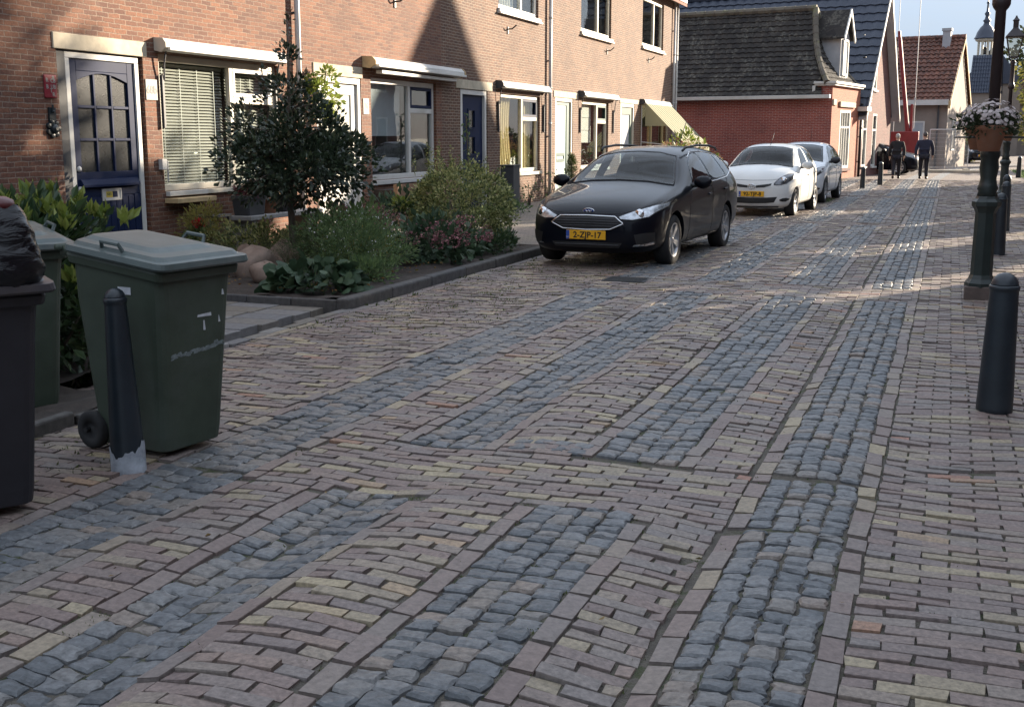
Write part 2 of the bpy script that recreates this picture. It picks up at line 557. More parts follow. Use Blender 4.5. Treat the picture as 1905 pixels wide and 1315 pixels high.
def hgt(x, y):
    x = np.asarray(x, float); y = np.asarray(y, float)
    near = 1 - sstep(4.5, 5.1, y)
    mid = sstep(5.2, 6.0, y) * (1 - sstep(11.0, 12.0, y))
    h = -0.02 * np.clip(-3.5 - x, 0, 2)
    h = h - (0.046 * near + 0.019 * mid) * gauss(x, -2.42, 0.24)
    h = h + (0.020 * near + 0.022 * mid) * gauss(x, -1.93, 0.26)
    h = h - 0.012 * mid * gauss(x, -1.40, 0.25) + 0.012 * near * gauss(x, -1.3, 0.3)
    h = h - 0.020 * (near + mid) * gauss(x, -0.84, 0.12)
    h = h + 0.016 * (near + mid) * gauss(x, -0.5, 0.2)
    h = h - 0.022 * gauss(x, 0.02, 0.33) * gauss(y, 6.0, 1.0) + 0.020 * gauss(x, 0.25, 0.4) * gauss(y, 7.6, 0.8)
    h = h - 0.018 * near * gauss(x, -3.35, 0.3)
    h = h + 0.007 * np.sin(2.1 * x + 0.7 * y) * np.sin(1.3 * y + 0.4) + 0.004 * np.sin(5.1 * x + 1.7 * y + 1) + 0.003 * np.sin(3.9 * y - 6.2 * x)
    return h

bricks, edges, cobbles = [], [], []     # rows of (x, y, lx, ly, rot, dz)
def lane_bricks(x0, x1, y0, y1, pitch=0.0705, L=0.207):
    y = y0 + pitch / 2
    k = random.randint(0, 1)
    drift = random.random() * 0.03
    while y < y1 - pitch * 0.3:
        x = x0 - (L * (0.5 if k % 2 else 0.0)) - drift * (1 if x1 - x0 > 1 else 0)
        while x < x1 - 0.02:
            a, b = max(x, x0), min(x + L, x1)
            if b - a > 0.045:
                bricks.append(((a + b) / 2 + random.gauss(0, 0.002), y + random.gauss(0, 0.0012), b - a - 0.0048, pitch - 0.0052, random.gauss(0, 0.016), random.gauss(0, 0.0032)))
            x += L
        k += 1
        y += pitch * (1 + random.uniform(-0.03, 0.03))
def lane_edge(x0, x1, y0, y1):
    y = y0 + random.random() * 0.05
    while y < y1 - 0.06:
        l = 0.208 * random.uniform(0.93, 1.06)
        edges.append(((x0 + x1) / 2 + random.gauss(0, 0.003), y + l / 2, x1 - x0 - 0.007, min(l, y1 - y) - 0.008, random.gauss(0, 0.02), random.gauss(0, 0.003)))
        y += l
def lane_cobble(x0, x1, y0, y1, n=3):
    n = 4 if x1 - x0 > 0.39 else 3
    w = (x1 - x0) / n
    for i in range(n):
        y = y0 + random.random() * 0.06
        while y < y1 - 0.04:
            l = 0.088 * random.uniform(0.78, 1.25)
            ll = min(l, y1 - y)
            cobbles.append((x0 + w * (i + 0.5) + random.gauss(0, 0.004), y + ll / 2, w - 0.006, ll - 0.0065, random.gauss(0, 0.05), random.gauss(0, 0.004)))
            y += l
LANES = [(-3.67, -3.58, 'e'), (-3.58, -3.11, 'c'), (-3.11, -3.02, 'e'), (-3.02, -2.71, 'b'), (-2.71, -2.62, 'e'), (-2.62, -2.21, 'c'), (-2.21, -2.12, 'e'),
         (-2.12, -1.69, 'b'), (-1.69, -1.60, 'e'), (-1.60, -1.17, 'c'), (-1.17, -1.08, 'e'), (-1.08, -0.812, 'b'), (-0.79, -0.70, 'e'), (-0.70, -0.30, 'c'), (-0.30, -0.21, 'e')]
FN = {'e': lane_edge, 'c': lane_cobble, 'b': lane_bricks}
ROAD_END = 47.0
def fill(y0, y1, skip=None):
    for a, b, k in LANES:
        if skip and a >= skip[0] - 0.01 and b <= skip[1] + 0.01: continue
        FN[k](a, b, y0, y1)
    if skip: lane_bricks(skip[0], skip[1], y0, y1)
zones = [(2.0, 4.62, None), (4.62, 5.42, (-3.02, -0.79)), (5.42, 11.95, None), (11.95, 12.95, (-3.67, -0.21)), (12.95, 22.3, None), (22.3, 23.1, (-3.02, -0.79)),
         (23.1, 33.0, None), (33.0, 33.8, (-3.67, -0.21)), (33.8, ROAD_END, None)]
for z in zones: fill(*z)
lane_bricks(-5.30, -3.67, 2.0, ROAD_END)
n_road_b, n_road_e = len(bricks), len(edges)
# a short cross row of setts where the wheel strips end
for yy in (5.50, 5.60):
    for x in np.arange(-2.08, -1.72, 0.11):
        cobbles.append((x + 0.05, yy, 0.098, 0.088, random.gauss(0, 0.05), 0.003))

def stones_mesh(name, rows, mat, top_inset, depth, dome=0.0, n=1, wear=0.003):
    A = np.array(rows)
    N = len(A)
    x, y, lx, ly, rot, dz = A.T
    # top grid of (n+1)^2 points, plus a shoulder ring and a bottom ring from its border
    g = np.linspace(-1, 1, n + 1)
    GX, GY = np.meshgrid(g, g, indexing='ij')
    gx, gy = GX.ravel(), GY.ravel()
    border = [(i, 0) for i in range(n + 1)] + [(n, j) for j in range(1, n + 1)] + [(i, n) for i in range(n - 1, -1, -1)] + [(0, j) for j in range(n - 1, 0, -1)]
    bi = np.array([i * (n + 1) + j for i, j in border])
    nb = len(bi)
    hx, hy = lx / 2, ly / 2
    ix = np.maximum(hx - top_inset, hx * 0.6); iy = np.maximum(hy - top_inset, hy * 0.6)
    # every stone stays rigid: it takes the height and slope of the ground at its centre
    c_, s_ = np.cos(rot), np.sin(rot)
    ex, ey = hx * 0.9, hy * 0.9
    h0 = hgt(x, y)
    gx_ = (hgt(x + 0.05, y) - hgt(x - 0.05, y)) / 0.10; gy_ = (hgt(x, y + 0.05) - hgt(x, y - 0.05)) / 0.10
    def hp(px, py): return h0[:, None] + gx_[:, None] * (px - x[:, None]) + gy_[:, None] * (py - y[:, None])
    def place(ux, uy):
        c, s = np.cos(rot)[:, None], np.sin(rot)[:, None]
        return x[:, None] + ux * c - uy * s, y[:, None] + ux * s + uy * c
    jit = rng.normal(0, wear, (N, len(gx), 2))
    tx, ty = place(gx[None] * ix[:, None] + jit[..., 0], gy[None] * iy[:, None] + jit[..., 1])
    tilt = rng.normal(0, 0.0015, (N, 2))
    tz = hp(tx, ty) + dz[:, None] + dome * (1 - 0.5 * (gx ** 2 + gy ** 2))[None] + tilt[:, :1] * gx + tilt[:, 1:] * gy
    if n > 1: tz = tz + rng.normal(0, dome * 0.22, tz.shape)
    corner = (np.abs(gx[bi]) > 0.99) & (np.abs(gy[bi]) > 0.99)
    kx = np.where(corner, 0.95, 1.0)
    sxx, syy = place(gx[bi][None] * kx * hx[:, None] + jit[:, bi, 0], gy[bi][None] * kx * hy[:, None] + jit[:, bi, 1])
    sz_ = hp(sxx, syy) + dz[:, None] - top_inset * (0.7 if n == 1 else 0.6)
    bz = sz_ - depth
    V = np.concatenate([np.stack([tx, ty, tz], -1), np.stack([sxx, syy, sz_], -1), np.stack([sxx, syy, bz], -1)], axis=1)
    nt_ = len(gx); K = nt_ + 2 * nb
    q = []
    for i in range(n):
        for j in range(n):
            q.append((i * (n + 1) + j, (i + 1) * (n + 1) + j, (i + 1) * (n + 1) + j + 1, i * (n + 1) + j + 1))
    for k in range(nb):
        k2 = (k + 1) % nb
        q.append((bi[k], nt_ + k, nt_ + k2, bi[k2]))
        q.append((nt_ + k, nt_ + nb + k, nt_ + nb + k2, nt_ + k2))
    q = np.array(q)
    # border runs so that (top, shoulder, shoulder2, top2) faces outwards
    F = (q[None] + (np.arange(N) * K)[:, None, None]).reshape(-1, 4)
    return np_mesh(name, V.reshape(-1, 3), F, mat, smooth=False)

M['road_brick'] = island_mat('road_brick', [(0.0, (0.148, 0.113, 0.104)), (0.16, (0.187, 0.138, 0.121)), (0.32, (0.162, 0.132, 0.123)), (0.47, (0.202, 0.150, 0.126)), (0.60, (0.166, 0.145, 0.136)),
                                            (0.75, (0.204, 0.166, 0.138)), (0.87, (0.234, 0.195, 0.140)), (0.97, (0.302, 0.250, 0.163)), (1.0, (0.244, 0.125, 0.088))], rough=0.62, nscale=55, var=0.38, bump_s=0.55, bdist=0.004,
                             blotch=((0.085, 0.080, 0.070), 1.3, 0.55, 0.6))
M['edge_brick'] = island_mat('edge_brick', [(0.0, (0.156, 0.118, 0.107)), (0.3, (0.185, 0.142, 0.125)), (0.55, (0.164, 0.140, 0.130)), (0.82, (0.193, 0.158, 0.134)), (0.93, (0.250, 0.205, 0.144)), (1.0, (0.291, 0.240, 0.158))], rough=0.62, nscale=45, var=0.28, bump_s=0.45,
                             blotch=((0.09, 0.08, 0.07), 2.0, 0.62, 0.4))
M['sett'] = island_mat('sett', [(0.0, (0.084, 0.090, 0.096)), (0.35, (0.114, 0.119, 0.125)), (0.62, (0.140, 0.141, 0.142)), (0.8, (0.149, 0.140, 0.131)), (0.92, (0.162, 0.141, 0.123)), (1.0, (0.184, 0.150, 0.127))], rough=0.52, nscale=40, var=0.40, bump_s=0.6, bdist=0.005, spec=0.35,
                       blotch=((0.070, 0.075, 0.080), 1.2, 0.58, 0.5))
# the paving is one sheet of street surface; its three kinds of stone are children of it
mj, n_, l_, b_ = nt('joint')
x1 = noise(n_, l_, 7, 8, 0.7)
rj = ramp(n_, [(0.35, (0.055, 0.047, 0.039)), (0.52, (0.100, 0.087, 0.070)), (0.60, (0.045, 0.052, 0.022)), (0.8, (0.050, 0.062, 0.024))])
l_.new(x1.outputs['Fac'], rj.inputs['Fac']); l_.new(rj.outputs['Color'], b_.inputs['Base Color'])
b_.inputs['Roughness'].default_value = 0.95
x2 = noise(n_, l_, 120, 4); l_.new(bump(n_, l_, x2.outputs['Fac'], 0.9, 0.01), b_.inputs['Normal'])
M['joint'] = mj
def sheet(name, x0, x1, y0, y1, nx, ny, zf, mat, parent=None):
    X, Y = np.meshgrid(np.linspace(x0, x1, nx + 1), np.linspace(y0, y1, ny + 1), indexing='ij')
    Z = zf(X, Y) if callable(zf) else np.full_like(X, zf)
    V = np.stack([X, Y, Z], -1).reshape(-1, 3)
    i, j = np.meshgrid(np.arange(nx), np.arange(ny), indexing='ij')
    a = (i * (ny + 1) + j).ravel()
    F = np.stack([a, a + ny + 1, a + ny + 2, a + 1], -1)
    o = np_mesh(name, V, F, mat, parent=parent, smooth=True)
    auto_uv(o.data)
    return o
road = sheet('road', -5.32, -0.21, 1.0, ROAD_END + 0.2, 50, 190, lambda x, y: hgt(x, y) - 0.0115, M['joint'])
tag(road, 'brick street with four strips of blue stone setts', kind='structure')
rb = stones_mesh('paving_brick', bricks[:n_road_b], M['road_brick'], 0.0030, 0.03, wear=0.0022); rb.parent = road
re_ = stones_mesh('edging_brick', edges, M['edge_brick'], 0.0034, 0.03, wear=0.0022); re_.parent = road
rc = stones_mesh('sett', cobbles, M['sett'], 0.009, 0.03, dome=0.0042, n=3, wear=0.0042); rc.parent = road
for o in (rb, re_, rc): o['kind'] = 'structure'
bricks = []
lane_bricks(-0.21, 3.3, 2.0, ROAD_END)
pav = sheet('pavement', -0.21, 3.4, 1.0, ROAD_END + 0.2, 36, 190, lambda x, y: hgt(x, y) - 0.0115, M['joint'])
tag(pav, 'brick pavement level with the street', kind='structure')
pb = stones_mesh('paving_brick', bricks, M['road_brick'], 0.0030, 0.03, wear=0.0022); pb.parent = pav; pb['kind'] = 'structure'
del bricks

M['far_road'] = brick_mat('far_road', (0.16, 0.115, 0.10), (0.12, 0.10, 0.098), (0.07, 0.06, 0.055), bw=0.21, rh=0.07, ms=0.010, stain=(0.10, 0.09, 0.085))
fr = sheet('far_street', -14, 16, ROAD_END + 0.2, 135, 6, 20, -0.004, M['far_road'])
tag(fr, 'brick street continuing past the bend', kind='structure')
# the strip lines run on, thinner, past the detailed paving
strip_mb = MB()
strip_mb.m = 0
for xo in (-1.38, -0.5):
    pts = [(xo, ROAD_END + 0.2), (xo + 0.35, 56), (xo + 2.0, 66), (xo + 5.0, 78)]
    for (xa, ya), (xb, yb) in zip(pts[:-1], pts[1:]):
        strip_mb.quad((xa - 0.2, ya, 0.002), (xa + 0.2, ya, 0.002), (xb + 0.2, yb, 0.002), (xb - 0.2, yb, 0.002))
M['far_sett'] = brick_mat('far_sett', (0.16, 0.175, 0.20), (0.12, 0.135, 0.155), (0.06, 0.06, 0.06), bw=0.12, rh=0.1, ms=0.012, stain=(0.10, 0.10, 0.11))
so = strip_mb.build('sett_strip', M['far_sett'], fr); so['kind'] = 'structure'

M['ground'] = plain('ground_earth', (0.11, 0.10, 0.085), 0.95, 0.3, 0.6)
gnd = sheet('ground', -500, 500, -300, 900, 8, 8, -0.14, M['ground'])
tag(gnd, 'bare ground under the village', kind='structure')
M['grass_base'] = plain('grass_base', (0.06, 0.085, 0.025), 0.95, 0.4, 3, bump_s=0.8)

# raised strip in front of the terrace, garden soil, slab path, hedge bed
M['terrace_paving'] = brick_mat('terrace_paving', (0.25, 0.20, 0.17), (0.19, 0.16, 0.145), (0.08, 0.075, 0.06), bw=0.21, rh=0.105, ms=0.008, stain=(0.10, 0.11, 0.07))
tp = MB().span(-9.4, -5.44, 15.75, 44.0, -0.13, 0.072).build('front_path', M['terrace_paving'])
tag(tp, 'grey paved strip along the front of the terrace', kind='structure')
def bed(name, x0, x1, y0, y1, nx, ny, z0, amp, mat):
    o = sheet(name, x0, x1, y0, y1, nx, ny, lambda x, y: z0 + amp * (np.sin(7.3 * x + 2 * y) * np.sin(5.1 * y - x) + 0.6 * np.sin(17 * x) * np.sin(15 * y + 1)) , mat)
    o['kind'] = 'structure'; return o
bed('garden_soil', -9.35, -5.42, 9.72, 15.75, 60, 90, 0.06, 0.018, M['soil'])
bed('hedge_soil', -9.35, -5.30, 2.0, 7.36, 60, 70, 0.03, 0.02, M['soil'])
bed('bin_soil', -5.30, -4.62, 2.0, 5.75, 20, 50, 0.03, 0.02, M['soil'])
# path of concrete slabs to the blue door
slabs = []
mbp = MB()
M['slab'] = island_mat('slab', [(0, (0.125, 0.12, 0.12)), (0.4, (0.17, 0.162, 0.16)), (0.8, (0.155, 0.135, 0.11)), (1.0, (0.25, 0.245, 0.24))], 0.85, 20, 0.2, 0.4, blotch=((0.10, 0.095, 0.08), 1.5, 0.55, 0.6))
yy = 7.39
while yy < 9.68:
    xx = -9.35 + random.uniform(-0.1, 0)
    while xx < -5.44:
        w = 0.48
        mbp.box((xx + w / 2, yy + 0.145, -0.058 - 0.010 * (xx + 5.4) + random.gauss(0, 0.003)), (min(w, -5.44 - xx + 0.001) - 0.010 if xx + w > -5.44 else w - 0.010, 0.28, 0.08), random.gauss(0, 0.004))
        xx += w
    yy += 0.29
sp = mbp.build('slab_path', M['slab'], bevel=0.004, bseg=1)
tag(sp, 'path of worn grey concrete slabs', kind='structure')
# kerb stones
M['kerb'] = island_mat('kerb', [(0, (0.065, 0.060, 0.056)), (0.5, (0.085, 0.078, 0.072)), (1, (0.070, 0.070, 0.073))], 0.85, 18, 0.3, 0.5, blotch=((0.05, 0.055, 0.04), 1.7, 0.55, 0.6))
kb = MB(); y = 9.66
while y < 43.5:
    l = 0.98
    kb.box((-5.36 + random.gauss(0, 0.004), y + l / 2, -0.028 + random.gauss(0, 0.004)), (0.13, l - 0.012, 0.22), random.gauss(0, 0.004))
    y += l
kbo = kb.build('kerb', M['kerb'], bevel=0.02)
tag(kbo, 'row of dark kerb stones in front of the gardens', kind='structure')
ke = MB()
a, b = Vector((-5.30, 9.66, 0)), Vector((-9.3, 9.70, 0))
x = -5.42
while x > -9.2:
    ke.box((x - 0.25, 9.685 + random.gauss(0, 0.005), -0.005), (0.49, 0.06, 0.14), random.gauss(0, 0.01)); x -= 0.5
tag(ke.build('garden_edging', M['kerb'], bevel=0.01), 'low dark stone edging between garden and slab path', kind='structure')
he = MB(); y = 2.4
while y < 5.6:
    l = random.uniform(0.32, 0.5)
    he.box((-4.62 + random.gauss(0, 0.015), y + l / 2, -0.015 + random.gauss(0, 0.015)), (0.07, l - 0.015, 0.14), random.gauss(0, 0.03)); y += l
tag(he.build('bed_edging', M['kerb'], bevel=0.015), 'broken stone edging of the hedge bed', kind='structure')
# channel of flat stones beside the kerb
ch = MB(); y = 8.0
while y < 43:
    l = 0.30; ch.box((-5.245, y + l / 2, hgt(-5.2, y + l / 2) - 0.036), (0.09, l - 0.008, 0.09), random.gauss(0, 0.006)); y += l
tag(ch.build('gutter', M['edge_brick'], bevel=0.005, bseg=1), 'line of flat gutter stones', kind='structure')
# manhole in front of the black car
mh = MB().box((-3.38, 12.78, float(hgt(-3.38, 12.78)) - 0.012), (0.5, 0.4, 0.04))
for k in range(6): mh.box((-3.38, 12.62 + k * 0.064, float(hgt(-3.38, 12.78)) + 0.010), (0.44, 0.026, 0.006))
tag(mh.build('drain_cover', M['black'], bevel=0.004, bseg=1), 'dark iron drain cover set in the bricks in front of the black estate car', 'drain cover')

# moss and weeds in the joints: nobody could count them
def tufts(n, xf, yf, size, per=7):
    x, y = xf(n), yf(n)
    P = np.repeat(np.stack([x, y, hgt(x, y) - 0.014], -1), per, axis=0)
    P[:, :2] += rng.normal(0, size * 0.5, (len(P), 2))
    D = rng.normal(0, 0.8, (len(P), 3)); D[:, 2] = np.abs(D[:, 2]) + 0.35
    return leaf_arrays(P, D, np.full(len(P), size), 0.5)
pc = [tufts(480, lambda n: rng.uniform(-5.25, -3.7, n), lambda n: rng.uniform(8.5, 14.5, n), 0.030),
      tufts(300, lambda n: rng.uniform(-5.25, -3.7, n), lambda n: rng.uniform(13, 40, n), 0.035),
      tufts(900, lambda n: rng.choice([-3.62, -3.07, -2.65, -2.17, -1.64, -1.13, -0.74], n) + rng.normal(0, 0.03, n), lambda n: rng.uniform(2.4, 12, n), 0.015),
      tufts(700, lambda n: rng.uniform(-3.6, 1.2, n), lambda n: rng.uniform(2.4, 6.5, n), 0.013),
      tufts(140, lambda n: rng.uniform(-5.3, -5.15, n), lambda n: rng.uniform(8.4, 30, n), 0.045),
      tufts(60, lambda n: rng.uniform(-4.5, -3.75, n), lambda n: rng.uniform(3.2, 5.2, n), 0.03)]
M['weed'] = island_mat('weed', [(0, (0.050, 0.075, 0.022)), (0.6, (0.085, 0.11, 0.035)), (1, (0.15, 0.15, 0.06))], 0.8, 20, 0.2, 0, trans=0.25)
wv, wf = join_arrays(pc)
tag(np_mesh('weeds', wv, wf, M['weed']), 'moss and small weeds in the brick joints', kind='stuff')

# dry leaves and grit blown along the kerb and over the bricks
n = 260
x = np.concatenate([rng.uniform(-5.2, -4.2, 150), rng.uniform(-4.2, 1.8, 110)]); y = np.concatenate([rng.uniform(8, 20, 150), rng.uniform(3, 18, 110)])
P = np.stack([x, y, hgt(x, y) + 0.008], -1); D = rng.normal(0, 1, (n, 3)); D[:, 2] = rng.uniform(0, 0.25, n)
v, f = leaf_arrays(P, D, np.full(n, 0.026), 0.9)
M['dry_leaf'] = island_mat('dry_leaf', [(0, (0.10, 0.055, 0.025)), (0.6, (0.17, 0.11, 0.045)), (1, (0.22, 0.18, 0.07))], 0.8, 20, 0.2, 0)
tag(np_mesh('fallen_leaves', v, f, M['dry_leaf']), 'dry leaves scattered on the paving', kind='stuff')
# ================================================================ terrace of brick houses (local +x is the street front)
X0 = -9.30
def wall_with_holes(mb, U0, U1, Z0, Z1, holes, depth, x=0.0):
    us = sorted({U0, U1, *[h[0] for h in holes], *[h[1] for h in holes]})
    zs = sorted({Z0, Z1, *[h[2] for h in holes], *[h[3] for h in holes]})
    def inside(u, z): return any(h[0] < u < h[1] and h[2] < z < h[3] for h in holes)
    for u0, u1 in zip(us[:-1], us[1:]):
        for z0, z1 in zip(zs[:-1], zs[1:]):
            if not inside((u0 + u1) / 2, (z0 + z1) / 2):
                mb.quad((x, u0, z0), (x, u1, z0), (x, u1, z1), (x, u0, z1))
    for u0, u1, z0, z1 in holes:
        d = x - depth
        mb.quad((x, u0, z0), (x, u0, z1), (d, u0, z1), (d, u0, z0))
        mb.quad((x, u1, z0), (d, u1, z0), (d, u1, z1), (x, u1, z1))
        mb.quad((x, u0, z1), (x, u1, z1), (d, u1, z1), (d, u0, z1))
        mb.quad((x, u0, z0), (d, u0, z0), (d, u1, z0), (x, u1, z0))

def frame_bars(mb, x, u0, u1, z0, z1, w, d):
    """rectangular frame in the plane x (centre), butted corners"""
    mb.span(x - d / 2, x + d / 2, u0, u1, z1 - w, z1)
    mb.span(x - d / 2, x + d / 2, u0, u1, z0, z0 + w)
    mb.span(x - d / 2, x + d / 2, u0, u0 + w, z0 + w, z1 - w)
    mb.span(x - d / 2, x + d / 2, u1 - w, u1, z0 + w, z1 - w)

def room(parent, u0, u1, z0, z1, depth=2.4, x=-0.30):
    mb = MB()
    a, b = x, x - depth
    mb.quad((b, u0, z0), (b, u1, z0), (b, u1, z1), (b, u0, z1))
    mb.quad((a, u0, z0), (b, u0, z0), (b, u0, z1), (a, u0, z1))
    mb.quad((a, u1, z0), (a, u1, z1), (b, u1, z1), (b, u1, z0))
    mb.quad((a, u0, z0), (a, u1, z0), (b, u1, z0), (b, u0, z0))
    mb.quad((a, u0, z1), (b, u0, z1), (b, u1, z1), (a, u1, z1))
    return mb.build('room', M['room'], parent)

def curtain_mesh(u0, u1, z0, z1, x, waves, amp, name, mat, parent, gather=0.0):
    n = int(waves * 8) + 2
    mb = MB(); mb.smooth = True
    rows = 6
    vs = []
    for j in range(rows + 1):
        t = j / rows
        for i in range(n):
            s = i / (n - 1)
            u = u0 + (u1 - u0) * s
            if gather: u = u0 + (u - u0) * (1 - gather * math.sin(t * math.pi * 0.75) * (1 - t * 0.3))
            vs.append((x + amp * math.sin(s * waves * 6.283 + 0.6 * math.sin(7 * s)) * (0.6 + 0.4 * (1 - t)), u, z0 + (z1 - z0) * t))
    fs = [(j * n + i, j * n + i + 1, (j + 1) * n + i + 1, (j + 1) * n + i) for j in range(rows) for i in range(n - 1)]
    mb.add(vs, fs)
    return mb.build(name, mat, parent)

def window(parent, u0, u1, z0, z1, frame, mull=None, sash=None, sash_mat=None, sill=True, fw=0.07, rec=0.09, lab=None):
    """a window in the wall x=0 : frame (> pane, sash), sill; mull = u of mullion, sash = z of transom in the right bay"""
    f = MB()
    x = -rec
    frame_bars(f, x, u0, u1, z0, z1, fw, 0.07)
    if mull is not None:
        f.span(x - 0.035, x + 0.035, mull - fw / 2, mull + fw / 2, z0 + fw, z1 - fw)
        if sash is not None: f.span(x - 0.033, x + 0.033, mull + fw / 2, u1 - fw, sash - fw / 2, sash + fw / 2)
    w = f.build('window', frame, parent, bevel=0.006, bseg=1)
    if lab: w['label'] = lab
    p = MB().span(x - 0.012, x - 0.006, u0 + fw * 0.5, u1 - fw * 0.5, z0 + fw * 0.5, z1 - fw * 0.5).build('pane', M['glass'], w)
    if mull is not None and sash is not None:
        s = MB(); frame_bars(s, x + 0.012, mull + fw / 2 + 0.004, u1 - fw - 0.004, sash + fw / 2 + 0.004, z1 - fw - 0.004, 0.055, 0.05)
        s.build('opening_sash', sash_mat or frame, w, bevel=0.004, bseg=1)
    if sill:
        MB().span(-0.08, 0.055, u0 - 0.05, u1 + 0.05, z0 - 0.075, z0 - 0.002).build('sill', frame, w, bevel=0.006, bseg=1)
    return w

def venetian(parent, u0, u1, z0, z1, x, mat, tilt=46, pitch=0.040):
    mb = MB()
    z = z1 - 0.03
    T0 = R(tilt)
    while z > z0:
        dx, dz = 0.019 * math.cos(T0), 0.019 * math.sin(T0)
        sag = 0.002 * math.sin(z * 40)
        mb.quad((x - dx, u0, z + dz + sag), (x + dx, u0, z - dz + sag), (x + dx, u1, z - dz - sag), (x - dx, u1, z + dz - sag))
        z -= pitch
    mb.span(x - 0.02, x + 0.02, u0, u1, z1 - 0.03, z1)
    k = 4
    for i in range(k):
        u = u0 + (u1 - u0) * (0.13 + 0.74 * i / (k - 1))
        mb.span(x + 0.015, x + 0.017, u - 0.006, u + 0.006, z0, z1)
    return mb.build('blind', mat, parent)

def awning(parent, u0, u1, z, mat_end, d=0.17, h=0.15, lab=None, arms=True, fold=False):
    mb = MB()
    prof = [(0.0, 0), (d * 0.55, -0.02), (d, h * 0.22), (d, h * 0.55), (d * 0.75, h * 0.92), (0.0, h)]
    mb.prism([(a, u0, z + b) for a, b in prof][::-1], (0, u1 - u0, 0))
    o = mb.build('awning', M['white'], parent, bevel=0.008)
    if lab: o['label'] = lab
    for u, du in ((u0 - 0.032, 0.03), (u1 + 0.002, 0.03)):
        MB().prism([(a * 1.06, u, z - 0.008 + b * 1.08) for a, b in prof][::-1], (0, du, 0)).build('end_cap', mat_end, o, bevel=0.004)
    fr = MB()
    fr.span(d * 0.98, d * 1.22, u0 + 0.02, u1 - 0.02, z - 0.005, z + 0.035)
    if fold: fr.span(d * 0.35, d * 0.85, u0 + 0.3, u1 - 0.3, z - 0.10, z - 0.045)
    fr.build('front_bar', M['white'], o, bevel=0.006)
    if arms:
        for u in (u0 + 0.08, u1 - 0.08):
            a = MB()
            a.tube([(0.10, u, z + 0.02), (0.07, u - 0.02, z - 0.18), (0.05, u, z - 0.36)], 0.012, 6)
            a.span(0.012, 0.05, u - 0.045, u - 0.015, z - 0.95, z - 0.30)
            a.span(0.012, 0.035, u - 0.008, u + 0.018, z - 0.92, z - 0.28)
            a.build('arm', M['darkgrey'], o, bevel=0.003, bseg=1)
    return o

def lintel(parent, u0, u1, z0=2.56, z1=2.735):
    return MB().span(-0.05, 0.018, u0, u1, z0, z1).build('lintel', M['concrete'], parent, bevel=0.006, bseg=1)

def downpipe(parent, u, z1=6.2, r=0.042, mat=None):
    mb = MB(); mb.smooth = True
    mb.tube([(0.075, u, 0.0), (0.075, u, z1)], r, 12)
    for z in (1.9, 2.75, 4.4):
        mb.lathe([(r + 0.006, 0), (r + 0.006, 0.05)], 12, (0.075, u, z))
    o = mb.build('downpipe', mat or M['zinc'], parent)
    for z in (0.7, 1.6, 3.4, 5.2): MB().span(0.0, 0.05, u - 0.03, u + 0.03, z, z + 0.03).build('bracket', M['darkgrey'], o)
    return o

def wall_anchor(parent, u, z):
    mb = MB()
    mb.tube([(-0.02, u, z), (0.11, u + 0.01, z + 0.01), (0.19, u + 0.06, z + 0.09)], 0.016, 6)
    mb.span(0.0, 0.02, u - 0.03, u + 0.03, z - 0.10, z + 0.05)
    return mb.build('flag_holder', M['black'], parent)

def brick_house(name, label, y0, y1, mat, holes, depth=0.12, group='brick houses of the terrace', h=6.3, deep=8.0, end_right=False, end_left=False):
    t = thing(name, label, 'house', (X0, y0, 0), 0, group)
    U = y1 - y0
    w = MB()
    hl = [(a - y0, b - y0, c, d) for a, b, c, d in holes]
    wall_with_holes(w, 0, U, -0.1, h, hl, depth)
    rw = MB(); rw.quad((-deep, U, -0.1), (-deep, 0, -0.1), (-deep, 0, h), (-deep, U, h))
    if end_right: w.poly([(0, U, -0.1), (-deep, U, -0.1), (-deep, U, h), (-deep / 2, U, h + 3.2), (0, U, h)])
    if end_left: w.poly([(-deep, 0, -0.1), (0, 0, -0.1), (0, 0, h), (-deep / 2, 0, h + 3.2), (-deep, 0, h)])
    w.build('wall', mat, t); rw.build('rear_wall', mat, t)
    r = MB()
    ov = 0.3
    k = 3.2 / (deep / 2)
    for x1, x2, z1, z2 in ((ov, -deep / 2, h - ov * k, h + 3.2), (-deep - ov, -deep / 2, h - ov * k, h + 3.2)):
        r.prism([(x1, 0, z1 + 0.03), (x2, 0, z2 + 0.03), (x2, 0, z2 + 0.15), (x1, 0, z1 + 0.15)], (0, U, 0))
    r.build('roof', M['roof_tile_red'], t)
    g = MB().span(0.05, 0.30, 0.0, U, h - 0.12, h + 0.02)
    g.build('gutter', M['white'], t)
    return t

M['roof_tile_red'] = plain('roof_tile_red', (0.24, 0.08, 0.05), 0.9, 0.35, 6, dirt=(0.06, 0.05, 0.045))
HO = {}
# (door), (window), (upper window) openings per house in street coordinates y
HO[1] = [(10.50, 11.98, 0.0, 2.56), (12.28, 15.05, 0.92, 2.62), (12.3, 14.9, 4.35, 5.95)]
HO[2] = [(16.15, 17.62, 0.0, 2.56), (17.98, 20.68, 0.86, 2.60), (18.1, 20.5, 4.33, 5.95)]
HO[3] = [(21.86, 23.34, 0.0, 2.56), (24.08, 26.74, 0.80, 2.55), (24.0, 26.6, 4.33, 5.95)]
HO[4] = [(27.90, 29.36, 0.0, 2.58), (30.12, 32.75, 0.76, 2.56), (30.0, 32.9, 4.34, 5.95)]
HO[5] = [(34.08, 35.70, 0.0, 2.60), (36.6, 39.9, 0.76, 2.62), (36.5, 39.35, 4.44, 5.95)]
h1 = brick_house('terraced_house', 'red brick end house with navy nine-pane door and sunlit slatted blind', 3.0, 15.50, M['brick_row'], HO[1])
h2 = brick_house('terraced_house', 'brick house with white frosted door and timber boards under its window', 15.50, 20.95, M['brick_row'], HO[2])
